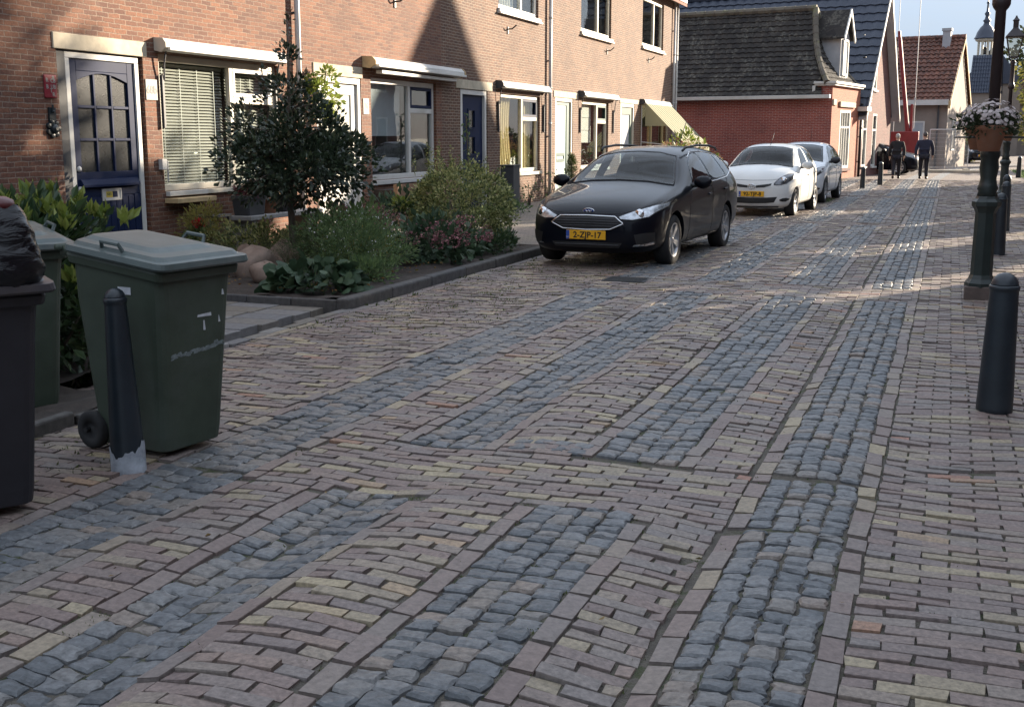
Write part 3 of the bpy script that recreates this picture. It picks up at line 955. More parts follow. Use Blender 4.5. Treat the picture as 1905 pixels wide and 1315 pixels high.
h3 = brick_house('terraced_house', 'brick house with three-light navy door and cream curtains', 20.95, 27.30, M['brick_row_tan'], HO[3])
h4 = brick_house('terraced_house', 'brick house with pale green door behind the black estate car', 27.30, 33.50, M['brick_row_tan'], HO[4])
h5 = brick_house('terraced_house', 'last brick house of the terrace with lowered striped awning', 33.50, 41.60, M['brick_row_tan'], HO[5], end_right=True)
def U(y, h): return y - h.location.y

# ---- house 1
t = h1
lintel(t, U(10.45, t), U(12.05, t))
d = MB(); frame_bars(d, -0.075, U(10.66, t), U(11.93, t), 0.02, 2.55, 0.075, 0.09)
d = d.build('door_frame', M['white'], t, bevel=0.006, bseg=1)
MB().span(-0.12, -0.03, U(10.50, t), U(10.66, t), 0.0, 2.56).build('jamb_shade', M['darkgrey'], t)  # dark grey strip stands in for the shade on the door jamb
def nine_pane_door(parent, u0, u1, z0, z1, x):
    mb = MB()
    st = 0.12
    zc = z0 + 1.12
    mb.span(x - 0.02, x + 0.02, u0, u1, z0, zc - 0.30)                       # lower panel body
    mb.span(x - 0.022, x + 0.024, u0, u1, zc - 0.30, zc - 0.02)               # lock rail
    mb.span(x - 0.022, x + 0.024, u0, u0 + st, zc - 0.02, z1)
    mb.span(x - 0.022, x + 0.024, u1 - st, u1, zc - 0.02, z1)
    mb.span(x - 0.022, x + 0.024, u0 + st, u1 - st, z1 - 0.13, z1)
    # curved underside of the top rail
    n = 8; a, b = u0 + st, u1 - st
    pts = [(x - 0.02, a, z1 - 0.13)] + [(x - 0.02, a + (b - a) * i / n, z1 - 0.24 + 0.09 * math.sin(math.pi * i / n)) for i in range(n + 1)] + [(x - 0.02, b, z1 - 0.13)]
    mb.prism(pts, (0.042, 0, 0))
    gl0, gl1 = zc - 0.02, z1 - 0.16
    for i in (1, 2):
        u = a + (b - a) * i / 3
        mb.span(x - 0.018, x + 0.02, u - 0.016, u + 0.016, gl0, gl1)
        z = gl0 + (gl1 - gl0) * i / 3
        for j in range(3):
            ua = a + (b - a) * j / 3 + (0.016 if j else 0); ub = a + (b - a) * (j + 1) / 3 - (0.016 if j < 2 else 0)
            mb.span(x - 0.016, x + 0.022, ua, ub, z - 0.016, z + 0.016)
    # raised frame and tongued boards of the lower panel
    mb.span(x + 0.02, x + 0.034, u0, u0 + st, z0, zc - 0.30); mb.span(x + 0.02, x + 0.034, u1 - st, u1, z0, zc - 0.30)
    mb.span(x + 0.02, x + 0.034, u0 + st, u1 - st, z0, z0 + 0.14)
    nb = 8
    for i in range(nb):
        ua = a + (b - a) * i / nb; ub = a + (b - a) * (i + 1) / nb
        mb.span(x + 0.02, x + 0.028, ua + 0.005, ub - 0.005, z0 + 0.14, zc - 0.32)
    door = mb.build('door', M['navy'], parent, bevel=0.004, bseg=1)
    MB().span(x - 0.008, x - 0.002, a, b, gl0, z1 - 0.13).build('glazing', M['frost'], door)
    wb = MB()
    wb.prism([(x + 0.024, u0 + 0.06, zc - 0.20), (x + 0.085, u0 + 0.06, zc - 0.19), (x + 0.085, u0 + 0.06, zc - 0.165), (x + 0.05, u0 + 0.06, zc - 0.105), (x + 0.024, u0 + 0.06, zc - 0.10)], (0, u1 - u0 - 0.12, 0))
    wb.build('weather_bar', M['navy'], door)
    um = (u0 + u1) / 2 + 0.03
    lb = MB(); frame_bars(lb, x + 0.03, um - 0.17, um + 0.17, zc - 0.36, zc - 0.22, 0.02, 0.016); lb.span(x + 0.022, x + 0.03, um - 0.15, um + 0.15, zc - 0.34, zc - 0.24)
    lb = lb.build('letter_slot', M['zinc'], door)
    st_ = MB().span(x + 0.031, x + 0.033, um - 0.10, um + 0.01, zc - 0.325, zc - 0.255).build('sticker', M['gold'], door)
    text('NEE', 0.045, M['darkgreen'], door, on_plus_x(x + 0.0335, um - 0.045, zc - 0.29), ext=0.0005)
    st2 = MB().span(x + 0.031, x + 0.033, um + 0.015, um + 0.10, zc - 0.325, zc - 0.255).build('sticker', M['navy'], door)
    for z in (zc - 0.21, zc + 0.02):
        kn = MB(); kn.smooth = True
        kn.lathe([(0.0, 0), (0.03, 0.0), (0.034, 0.015), (0.02, 0.03), (0.0, 0.032)], 12, T=Matrix.Translation((x + 0.03, u0 + 0.05, z)) @ Matrix.Rotation(R(90), 4, 'Y'))
        kn.build('knob', M['zinc'], door)
    return door
nine_pane_door(t, U(10.735, t), U(11.855, t), 0.10, 2.475, -0.075)
MB().span(-0.12, 0.28, U(10.55, t), U(11.95, t), -0.05, 0.10).build('doorstep', M['concrete'], t, bevel=0.01)
w1 = window(t, U(12.28, t), U(15.05, t), 0.92, 2.62, M['cream'], mull=U(13.92, t), sash=2.10, sash_mat=M['white'], fw=0.085, sill=False)
MB().span(-0.06, 0.06, U(12.30, t), U(13.12, t), 0.86, 0.92).build('sill', M['white'], w1, bevel=0.006)
MB().span(0.0, 0.20, U(12.26, t), U(13.10, t), 0.775, 0.835).build('sill', M['rawwood'], w1, bevel=0.006)['label'] = 'raw timber ledge under the blind'
MB().span(-0.06, 0.04, U(13.12, t), U(15.05, t), 0.86, 0.92).build('sill', M['cream'], w1, bevel=0.006)
venetian(w1, U(12.37, t), U(13.87, t), 1.00, 2.52, -0.19, M['slat'])
venetian(w1, U(13.98, t), U(14.95, t), 1.0, 2.52, -0.20, M['slat'])
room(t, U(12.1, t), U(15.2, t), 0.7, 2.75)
awning(t, U(12.24, t), U(15.02, t), 2.66, M['cream'], lab='long white awning cassette over the slatted blind')
downpipe(t, 15.64 - 3.0 - 0.12)
mbx = MB().span(-0.01, 0.012, U(12.0, t), U(12.22, t), 2.05, 2.30)
pl = mbx.build('house_number', M['plate'], t, bevel=0.003, bseg=1)
text('68b', 0.135, M['black'], pl, on_plus_x(0.0135, U(12.11, t), 2.17), ext=0.0008, bold=0.035)
pl2 = MB().span(0.0, 0.02, U(10.27, t), U(10.46, t), 2.02, 2.27).build('nameplate', M['red'], t, bevel=0.025)
pl2['label'] = 'red enamel plate with white letters'
for s_, du, dz in (('R', -0.055, 0.065), ('CB', 0.035, 0.06), ('B', -0.055, -0.005), ('UB', 0.035, -0.005), ('T', 0.0, -0.045), ('R', 0.035, -0.085), ('o', 0.04, 0.105)):
    text(s_, 0.062, M['plate'], pl2, on_plus_x(0.021, U(10.365, t) + du, 2.145 + dz), ext=0.0008, bold=0.03)
orn = MB().box((0.012, U(10.36, t), 1.77), (0.022, 0.10, 0.30))
for k in range(7):
    a = 2 * math.pi * k / 7
    orn.lathe([(0, 0), (0.035, 0.003), (0.028, 0.03), (0, 0.035)], 8, T=Matrix.Translation((0.005, U(10.36, t) + 0.075 * math.cos(a), 1.69 + 0.075 * math.sin(a))) @ Matrix.Rotation(R(90), 4, 'Y'))
orn.lathe([(0, 0), (0.06, 0.003), (0.05, 0.05), (0.02, 0.07), (0, 0.07)], 10, T=Matrix.Translation((0.005, U(10.36, t), 1.69)) @ Matrix.Rotation(R(90), 4, 'Y'))
orn.tube([(0.03, U(10.36, t), 1.95), (0.03, U(10.36, t), 1.89), (0.045, U(10.35, t), 1.87)], 0.012, 6)
orn.build('wall_ornament', M['iron'], t)
bx = MB().span(0.0, 0.06, U(12.18, t), U(12.27, t), 1.20, 1.33); bx.tube([(0.03, U(12.24, t), 1.31), (0.05, U(12.29, t), 1.30), (0.035, U(12.31, t), 1.05)], 0.012, 6)
bx.build('winder', M['zinc'], t)
gh = MB(); gh.smooth = True
gh.lathe([(0.0, 0.0), (0.05, 0.02), (0.045, 0.12), (0.055, 0.2), (0.035, 0.27), (0.042, 0.33), (0.03, 0.385), (0, 0.40)], 12, (0, 0, 0))
gho = gh.build('ghost_ornament', M['white']); gho.location = (X0 - 0.15, 14.22, 1.60)
tag(gho, 'white ghost-shaped ornament hanging behind the window pane beside the slatted blind', 'ornament')

# ---- house 2
t = h2
lintel(t, U(16.05, t), U(17.66, t))
d = MB(); frame_bars(d, -0.06, U(16.15, t), U(17.62, t), 0.02, 2.555, 0.10, 0.10)
d.build('door_frame', M['white'], t, bevel=0.006, bseg=1)
d = MB(); frame_bars(d, -0.075, U(16.26, t), U(17.51, t), 0.10, 2.44, 0.16, 0.05); d.span(-0.095, -0.055, U(16.42, t), U(17.35, t), 0.26, 0.9)
d = d.build('door', M['white'], t, bevel=0.006, bseg=1)
MB().span(-0.08, -0.07, U(16.42, t), U(17.35, t), 0.9, 2.28).build('glazing', plain('pale_frosted', (0.42, 0.42, 0.36), 0.3, 0.1, 5, bump_s=0.3), d)
pn = MB().span(0.0, 0.012, U(17.68, t), U(17.88, t), 1.98, 2.24).build('house_number', M['plate'], t)
text('76', 0.14, M['black'], pn, on_plus_x(0.0135, U(17.78, t), 2.11), ext=0.0008, bold=0.035)
w2 = window(t, U(17.98, t), U(20.68, t), 0.86, 2.60, M['white'], mull=U(19.60, t), sash=2.08, sash_mat=M['navy'], fw=0.09)
room(t, U(17.8, t), U(20.8, t), 0.6, 2.75)
MB().span(-0.24, -0.23, U(18.05, t), U(19.55, t), 1.62, 2.54).build('blind', M['greyblind'], w2)
tb = MB(); tb.span(-0.75, -0.25, U(18.05, t), U(20.6, t), 0.80, 0.86); tb.build('window_shelf', M['white'], w2)
awning(t, U(17.72, t), U(21.58, t) - 0.05, 2.76, M['rawwood'], d=0.24, h=0.17, lab='large white folding-arm awning half in shadow', arms=False, fold=True)
# ---- house 3
t = h3
lintel(t, U(21.62, t), U(23.6, t))
d = MB(); frame_bars(d, -0.06, U(21.90, t), U(23.30, t), 0.02, 2.555, 0.10, 0.10); d.build('door_frame', M['white'], t, bevel=0.006, bseg=1)
d = MB(); u0, u1 = U(22.0, t), U(23.2, t); um = (u0 + u1) / 2
hs = [(um - 0.16, um + 0.16, z, z + 0.34) for z in (0.72, 1.26, 1.80)]
wall_with_holes(d, u0, u1, 0.10, 2.455, hs, 0.03, x=-0.07)
d = d.build('door', M['navy'], t)
for a_, b_2, c_, e_ in hs:
    f = MB(); frame_bars(f, -0.064, a_ - 0.04, b_2 + 0.04, c_ - 0.04, e_ + 0.04, 0.04, 0.02); f = f.build('light_frame', M['navy'], d)
    MB().span(-0.098, -0.09, a_, b_2, c_, e_).build('glazing', M['frost'], f)
w3 = window(t, U(24.08, t), U(26.74, t), 0.80, 2.55, M['cream'], mull=U(25.62, t), sash=2.02, sash_mat=M['navy'], fw=0.085)
room(t, U(23.9, t), U(26.9, t), 0.6, 2.7)
curtain_mesh(U(24.15, t), U(25.5, t), 0.84, 2.48, -0.24, 8, 0.030, 'curtain', M['curtain'], w3, gather=0.25)
curtain_mesh(U(25.95, t), U(26.68, t), 0.84, 2.48, -0.24, 5, 0.028, 'curtain', M['curtain'], w3)
awning(t, U(23.86, t), U(27.05, t) , 2.66, M['darkgrey'], lab='white awning cassette over the cream curtains')
downpipe(t, U(27.42, t) - 0.14)
for k, (u, s) in enumerate(((25.18, '6'), (25.42, '8'))):
    o = text(s, 0.34, M['white'], None, Matrix.Translation((0, 0, 0)), 'number_figure', ext=0.012)
    o.data.transform(on_plus_x(0, 0, 0)); o.location = (X0 - 0.165, u, 1.0)
    tag(o, 'white figure %s standing on the window sill by the cream curtain' % ('six' if s == '6' else 'eight'), 'number figure')
# ---- house 4
t = h4
lintel(t, U(27.75, t), U(29.75, t), 2.58, 2.735)
d = MB(); frame_bars(d, -0.06, U(27.93, t), U(29.33, t), 0.02, 2.575, 0.09, 0.10); d.build('door_frame', M['cream'], t, bevel=0.006, bseg=1)
d = MB().span(-0.095, -0.07, U(28.02, t), U(28.98, t), 0.1, 2.40).build('door', M['palegreen'], t)
d2 = MB(); d2.span(-0.09, -0.05, U(28.02, t), U(29.24, t), 2.40, 2.485); d2.span(-0.09, -0.05, U(28.98, t), U(29.24, t), 0.1, 2.40); d2.build('door_rail', M['darkgreen'], d)
ls = MB(); frame_bars(ls, -0.06, U(28.15, t), U(28.85, t), 0.98, 1.20, 0.07, 0.02); ls.build('letter_slot', M['darkgreen'], d)
w4 = window(t, U(30.12, t), U(32.75, t), 0.76, 2.56, M['cream'], mull=U(31.75, t), sash=2.02, sash_mat=M['darkgreen'], fw=0.085)
room(t, U(29.9, t), U(32.9, t), 0.6, 2.7)
nb_ = MB()
for k in range(3): nb_.span(-0.22, -0.215 + 0.004 * k, U(30.2, t), U(31.68, t), 1.45 + 0.34 * k, 1.78 + 0.34 * k)
nb_.build('blind', M['netcurtain'], w4)
awning(t, U(29.88, t), U(33.30, t), 2.66, M['darkgrey'], lab='white awning cassette over the window with roman blind')
# ---- house 5
t = h5
lintel(t, U(33.95, t), U(36.2, t), 2.60, 2.735)
d = MB(); frame_bars(d, -0.06, U(34.1, t), U(35.68, t), 0.02, 2.595, 0.10, 0.10); d.build('door_frame', M['cream'], t, bevel=0.006, bseg=1)
d = MB(); frame_bars(d, -0.075, U(34.22, t), U(35.56, t), 0.1, 2.48, 0.2, 0.05); d = d.build('door', M['darkgreen'], t)
MB().span(-0.085, -0.075, U(34.42, t), U(35.36, t), 0.3, 2.28).build('glazing', M['greyblind'], d)
w5 = window(t, U(36.6, t), U(39.9, t), 0.76, 2.62, M['cream'], mull=U(38.2, t), sash=2.05, sash_mat=M['cream'], fw=0.085)
room(t, U(36.4, t), U(40.0, t), 0.6, 2.8)
curtain_mesh(U(36.9, t), U(37.5, t), 0.8, 2.5, -0.24, 4, 0.03, 'curtain', M['curtain'], w5)
curtain_mesh(U(38.3, t), U(38.9, t), 0.8, 2.5, -0.24, 4, 0.03, 'curtain', M['curtain'], w5)
aw = awning(t, U(36.40, t), U(40.05, t), 2.64, M['darkgrey'], lab='lowered awning with cream and green striped cloth', arms=False)
ms_, n_, l_, b_ = nt('striped_cloth')
tc = n_.new('ShaderNodeTexCoord'); sx_ = n_.new('ShaderNodeSeparateXYZ'); l_.new(tc.outputs['Object'], sx_.inputs['Vector'])
mm = n_.new('ShaderNodeMath'); mm.operation = 'MULTIPLY'; mm.inputs[1].default_value = 3.05; l_.new(sx_.outputs['Y'], mm.inputs[0])
fr_ = n_.new('ShaderNodeMath'); fr_.operation = 'FRACT'; l_.new(mm.outputs[0], fr_.inputs[0])
rr_ = ramp(n_, [(0.0, (0.40, 0.385, 0.26)), (0.55, (0.40, 0.385, 0.26)), (0.60, (0.085, 0.095, 0.055)), (0.85, (0.085, 0.095, 0.055)), (0.90, (0.40, 0.385, 0.26)), (1, (0.40, 0.385, 0.26))])
l_.new(fr_.outputs[0], rr_.inputs['Fac']); l_.new(rr_.outputs['Color'], b_.inputs['Base Color']); b_.inputs['Roughness'].default_value = 0.9
tr_ = n_.new('ShaderNodeBsdfTranslucent'); l_.new(rr_.outputs['Color'], tr_.inputs['Color'])
mx_ = n_.new('ShaderNodeMixShader'); mx_.inputs['Fac'].default_value = 0.35
l_.new(b_.outputs['BSDF'], mx_.inputs[1]); l_.new(tr_.outputs['BSDF'], mx_.inputs[2]); l_.new(mx_.outputs['Shader'], n_['Material Output'].inputs['Surface'])
cl = MB()
ua, ub = U(36.45, t), U(40.0, t)
P0, P1 = Vector((0.16, 0, 2.68)), Vector((1.55, 0, 1.30))
cl.add([(0.16, ua, 2.68), (0.16, ub, 2.68), (1.55, ub, 1.30), (1.55, ua, 1.30)], [(0, 1, 2, 3)])
cl.add([(1.55, ua, 1.30), (1.55, ub, 1.30), (1.55, ub, 1.12), (1.55, ua, 1.12)], [(0, 1, 2, 3)])
for uu in (ua, ub): cl.add([(0.16, uu, 2.68), (0.16, uu, 1.95), (0.9, uu, 1.945)], [(0, 1, 2)])
cl.build('awning_cloth', ms_, aw)
for uu in (ua, ub):
    ar = MB()
    ar.tube([(0.04, uu, 1.45), (1.53, uu, 1.28)], 0.02, 6); ar.tube([(0.04, uu, 2.6), (0.04, uu, 1.0)], 0.018, 6)
    ar.build('arm', M['zinc'], aw)
MB().tube([(1.55, ua - 0.03, 1.29), (1.55, ub + 0.03, 1.29)], 0.025, 6).build('front_bar', M['zinc'], aw)
downpipe(t, U(40.75, t))
downpipe(t, U(41.15, t), mat=M['white'])
# upper windows, flag holders
for h_, (a, b, c, e), m_ in ((h1, HO[1][2], M['white']), (h2, HO[2][2], M['white']), (h3, HO[3][2], M['white']), (h4, HO[4][2], M['cream']), (h5, HO[5][2], M['cream'])):
    w = window(h_, U(a, h_), U(b, h_), c, e, m_, mull=U(a + (b - a) * 0.6, h_), sash=None, fw=0.10)
    MB().span(-0.02, 0.09, U(a, h_) - 0.08, U(b, h_) + 0.08, c - 0.11, c - 0.078).build('sill', m_, w)
    room(h_, U(a, h_) - 0.1, U(b, h_) + 0.1, c - 0.2, e + 0.1)
    if h_ is h3:
        curtain_mesh(U(a, h_) + 0.6, U(a, h_) + 1.5, c + 0.05, e - 0.1, -0.24, 6, 0.03, 'curtain', M['netcurtain'], w)
    else:
        curtain_mesh(U(a, h_) + 0.05, U(a, h_) + 0.5, c + 0.05, e - 0.1, -0.24, 3, 0.03, 'curtain', M['greyblind'], w)
for h_, y, z in ((h2, 18.95, 3.93), (h3, 24.55, 3.93), (h4, 32.5, 4.0), (h5, 37.35, 4.05)): wall_anchor(h_, U(y, h_), z)
# ================================================================ the houses beyond the terrace
def tile_field(mb, e0, e1, r1, r0, rows, cols, wave=0.022, step=0.035, sub=4, curve=0.0):
    """tiled roof plane between eave e0-e1 and ridge r0-r1: stepped rows of wavy tiles; curve bends the eave outwards"""
    e0, e1, r1, r0 = map(Vector, (e0, e1, r1, r0))
    nrm = (e1 - e0).cross(r0 - e0).normalized()
    nc = cols * sub
    def pt(s, t, up):
        p = e0.lerp(e1, s).lerp(r0.lerp(r1, s), t)
        return p + nrm * (up - curve * math.sin(math.pi * t))
    for i in range(rows):
        t0, t1 = i / rows, (i + 1.12) / rows
        vs = []
        for t, base in ((t0, step), (min(t1, 1.0), 0.0)):
            for k in range(nc + 1):
                w = wave * (math.sin(2 * math.pi * (k % sub) / sub) * 0.8)
                vs.append(pt(k / nc, t, base + w))
        for k in range(nc + 1):
            vs.append(pt(k / nc, t0, -0.01))
        n = nc + 1
        fs = [(k, k + 1, n + k + 1, n + k) for k in range(nc)] + [(2 * n + k, 2 * n + k + 1, k + 1, k) for k in range(nc)]
        mb.add(vs, fs)

def tile_mat(name, stops, lichen, l_amt, lscale=1.6, thr=0.52, rough=0.8, spec=0.4):
    m, n, l, b = nt(name)
    t = n.new('ShaderNodeTexCoord')
    v = n.new('ShaderNodeTexVoronoi'); v.inputs['Scale'].default_value = 3.6
    l.new(t.outputs['Object'], v.inputs['Vector'])
    sp = n.new('ShaderNodeSeparateXYZ'); l.new(v.outputs['Color'], sp.inputs['Vector'])
    r = ramp(n, stops); l.new(sp.outputs['X'], r.inputs['Fac'])
    x = noise(n, l, lscale, 9, 0.74, dist=0.5)
    r2 = ramp(n, [(thr, 0.0), (thr + 0.10, l_amt)]); l.new(x.outputs['Fac'], r2.inputs['Fac'])
    x3 = noise(n, l, lscale * 7, 6, 0.7)
    r3 = ramp(n, [(0.45, 0.0), (0.58, 1.0)]); l.new(x3.outputs['Fac'], r3.inputs['Fac'])
    f = mixc(n, l, 1.0, r2.outputs['Color'], r3.outputs['Color'], 'MULTIPLY')
    c = mixc(n, l, f, r.outputs['Color'], lichen)
    l.new(c, b.inputs['Base Color']); b.inputs['Roughness'].default_value = rough; b.inputs['Specular IOR Level'].default_value = spec
    l.new(bump(n, l, x3.outputs['Fac'], 0.5, 0.02), b.inputs['Normal'])
    return m
M['tile_old'] = tile_mat('tile_old', [(0, (0.015, 0.012, 0.011)), (0.6, (0.024, 0.020, 0.017)), (1, (0.036, 0.029, 0.024))], (0.15, 0.14, 0.115), 0.65, 1.5, 0.475)
M['tile_blue'] = tile_mat('tile_blue', [(0, (0.030, 0.038, 0.060)), (1, (0.042, 0.050, 0.075))], (0.07, 0.08, 0.10), 0.4, 1.0, 0.55, rough=0.45, spec=0.5)
M['tile_red'] = tile_mat('tile_red', [(0, (0.21, 0.088, 0.058)), (0.5, (0.165, 0.075, 0.055)), (1, (0.245, 0.11, 0.072))], (0.030, 0.026, 0.024), 0.95, 1.5, 0.40)
M['brick_red_sunlit'] = brick_mat('brick_red_sunlit', (0.42, 0.13, 0.065), (0.34, 0.09, 0.05), (0.36, 0.20, 0.14), ms=0.007, stain_amt=0.2)  # red brick with the sun's orange on the street front put into its colour
M['greywood'] = plain('grey_wood', (0.36, 0.36, 0.37), 0.7, 0.1, 4)

# ---- red brick house with the old dark roof (local +x = street front, +y along it)
rh = thing('brick_house', 'low red brick house with lichened dark tile roof and small gabled dormer', 'house', (-3.84, 41.0, 0), R(-10))
W, D, E, RZ = 3.72, 9.5, 2.98, 6.02
w = MB()
wall_with_holes(w, 0, W, -0.1, 3.35, [(1.12, 2.48, 0.52, 2.52)], 0.10)
w.build('front_wall', M['brick_red_sunlit'], rh)
w = MB()
w.poly([(0, 0, -0.1), (0, 0, E), (-D, 0, E), (-D, 0, -0.1)][::-1])
w.poly([(0, W, -0.1), (-D, W, -0.1), (-D, W, E), (0, W, E)])
w.poly([(-D, 0, -0.1), (-D, 0, E), (-D, W / 2, RZ), (-D, W, E), (-D, W, -0.1)])
w.poly([(-0.55, 0, E), (0, 0, E), (0, 0, 3.35), (-0.55, 0, 3.35)][::-1])
w.build('side_wall', M['brick_red'], rh)
rf = MB(); hx = -1.25
ym = W / 2
tile_field(rf, (-D, -0.22, E + 0.03), (-0.30, -0.22, E + 0.03), (hx, ym, RZ), (-D, ym, RZ), 17, 34, curve=0.12)
tile_field(rf, (-0.30, W + 0.2, E + 0.03), (-D, W + 0.2, E + 0.03), (-D, ym, RZ), (hx, ym, RZ), 17, 34, curve=0.12)
tile_field(rf, (-0.10, -0.05, 3.42), (-0.10, W, 3.42), (hx, ym + 0.02, RZ), (hx, ym - 0.02, RZ), 14, 14, curve=0.22)
roof = rf.build('roof', M['tile_old'], rh)
rt = MB()
def ridge(mb, a, b, r=0.11, n=None):
    a, b = Vector(a), Vector(b)
    n = n or max(2, int((b - a).length / 0.36))
    for k in range(n):
        p, q = a.lerp(b, k / n), a.lerp(b, (k + 1.1) / n)
        mb.tube([p, q], [r, r * 1.12], 8)
ridge(rt, (-D, ym, RZ + 0.02), (hx, ym, RZ + 0.02))
hp0, hp1 = Vector((hx, ym, RZ + 0.02)), Vector((-0.18, -0.10, 3.42))
pts = [hp0.lerp(hp1, i / 5) - Vector((0.16, -0.10, 0.16)) * math.sin(math.pi * i / 5) for i in range(6)]
for a, b in zip(pts[:-1], pts[1:]): ridge(rt, a, b, 0.10, 2)
pts = [Vector((p.x, W - p.y, p.z)) for p in pts]
for a, b in zip(pts[:-1], pts[1:]): ridge(rt, a, b, 0.10, 2)
rt.smooth = False
M['ridge'] = tile_mat('ridge_tile', [(0, (0.09, 0.075, 0.06)), (1, (0.14, 0.12, 0.09))], (0.16, 0.16, 0.07), 0.8, 2.0, 0.5)
rt.build('ridge_tile', M['ridge'], roof)
c = MB()
c.span(-0.62, 0.16, -0.14, W + 0.02, 3.36, 3.44); c.span(-0.60, 0.11, -0.10, W + 0.0, 3.30, 3.36)
c.build('cornice', M['white'], rh, bevel=0.01)
g = MB(); g.span(-D, -0.02, -0.30, -0.12, E - 0.10, E + 0.02); g.span(-0.66, -0.56, -0.14, -0.04, E + 0.02, 3.30)
g.build('gutter', M['white'], rh, bevel=0.01)
b = MB(); b.span(-0.02, 0.05, 0.05, 0.42, 2.66, 2.86); b.span(0.0, 0.07, 0.85, 2.9, 2.62, 2.80)
b.build('stone_block', M['concrete'], rh, bevel=0.01)
f = MB(); frame_bars(f, -0.04, 1.12, 2.48, 0.52, 2.52, 0.09, 0.08)
f.span(-0.07, -0.01, 1.21, 2.39, 1.90, 1.97)
for u in (1.5, 1.8, 2.1): f.span(-0.065, -0.015, u - 0.025, u + 0.025, 0.61, 1.90); f.span(-0.065, -0.015, u - 0.02, u + 0.02, 1.97, 2.43)
f = f.build('window', M['white'], rh, bevel=0.005, bseg=1)
MB().span(-0.06, -0.05, 1.15, 2.45, 0.55, 2.5).build('pane', M['glass'], f)
MB().span(-0.30, -0.29, 1.0, 2.6, 0.4, 2.6).build('curtain', M['netcurtain'], f)
MB().span(-0.05, 0.08, 1.05, 2.55, 0.42, 0.515).build('sill', M['brick_dark'], f)
dm = MB()
yc, hw = 2.2, 0.52
dm.prism([(-0.25, yc - hw, 3.45), (-0.25, yc + hw, 3.45), (-0.25, yc + hw, 5.05), (-0.25, yc, 5.85), (-0.25, yc - hw, 5.05)], (-1.6, 0, 0))
dm = dm.build('dormer', M['greywood'], rh)
dr = MB()
for s in (-1, 1):
    dr.prism([(-0.12, yc + s * (hw + 0.16), 4.93), (-0.12, yc, 5.90), (-0.12, yc, 5.97), (-0.12, yc + s * (hw + 0.16), 5.00)][::s], (-1.75, 0, 0))
dr.build('dormer_roof', M['tile_old'], dm)
db = MB()
for s in (-1, 1):
    db.prism([(-0.06, yc + s * (hw + 0.18), 4.86), (-0.06, yc, 5.86), (-0.06, yc, 5.99), (-0.06, yc + s * (hw + 0.18), 5.0)][::s], (-0.05, 0, 0))
frame_bars(db, -0.22, yc - 0.34, yc + 0.34, 3.72, 4.95, 0.07, 0.06)
db.build('bargeboard', M['white'], dm)
MB().span(-0.245, -0.225, yc - 0.27, yc + 0.27, 3.79, 4.88).build('shutter', M['netcurtain'], dm)
# ---- blue tiled gable house
bh = thing('brick_house', 'dark brick gable house with blue glazed roof tiles and wide grey eaves', 'house', (-3.19, 44.70, 0), R(-10))
W, E, RZ, D = 4.95, 2.72, 7.0, 11.0
ym = W / 2 + 0.15
holes = [(0.60, 1.22, 0.52, 2.45), (2.05, 2.70, 0.50, 2.47), (1.75, 2.35, 3.35, 4.75)]
w = MB(); wall_with_holes(w, 0, W, -0.1, E, holes[:2], 0.1)
k = (RZ - E) / ym
def gx(z): return (z - E) / (RZ - E)
zs = [E, 3.35, 4.75, RZ]
for z0, z1 in zip(zs[:-1], zs[1:]):
    l0, l1 = ym * gx(z0), ym * gx(z1); r0, r1 = W - (W - ym) * gx(z0), W - (W - ym) * gx(z1)
    if z0 == 3.35:
        w.quad((0, l0, z0), (0, 1.75, z0), (0, 1.75, z1), (0, l1, z1)); w.quad((0, 2.35, z0), (0, r0, z0), (0, r1, z1), (0, 2.35, z1))
    elif z1 == RZ: w.poly([(0, l0, z0), (0, r0, z0), (0, ym, RZ)])
    else: w.quad((0, l0, z0), (0, r0, z0), (0, r1, z1), (0, l1, z1))
w.quad((0, W, -0.1), (-D, W, -0.1), (-D, W, E), (0, W, E)); w.quad((-D, 0, -0.1), (0, 0, -0.1), (0, 0, E), (-D, 0, E))
w.poly([(-D, W, -0.1), (-D, 0, -0.1), (-D, 0, E), (-D, ym, RZ), (-D, W, E)])
w.build('wall', M['brick_dark'], bh)
rf = MB(); ox = 0.28; sl = 0.22
tile_field(rf, (-D, -sl, E - sl * 1.6), (ox, -sl, E - sl * 1.6), (ox, ym, RZ + 0.1), (-D, ym, RZ + 0.1), 15, 30, wave=0.03, step=0.05)
tile_field(rf, (ox, W + sl, E - sl * 1.6), (-D, W + sl, E - sl * 1.6), (-D, ym, RZ + 0.1), (ox, ym, RZ + 0.1), 15, 30, wave=0.03, step=0.05)
ro = rf.build('roof', M['tile_blue'], bh)
rt = MB(); ridge(rt, (-D, ym, RZ + 0.12), (ox, ym, RZ + 0.12), 0.12); rt.build('ridge_tile', M['tile_blue'], ro)
bb = MB()
for y_, s in ((-sl, 1), (W + sl, -1)):
    ex = E - sl * 1.6
    bb.prism([(ox + 0.005, y_, ex - 0.20), (ox + 0.005, ym, RZ - 0.12), (ox + 0.005, ym, RZ + 0.08), (ox + 0.005, y_, ex - 0.0)][::s], (0.04, 0, 0))
bb.build('bargeboard', M['white'], bh)
sf = MB()
for y_, s in ((-sl, 1), (W + sl, -1)):
    ex = E - sl * 1.6
    sf.prism([(0.01, y_, ex - 0.16), (0.01, ym, RZ - 0.10), (0.01, ym, RZ - 0.07), (0.01, y_, ex - 0.12)][::s], (ox - 0.012, 0, 0))
sf.build('soffit', M['greywood'], bh)
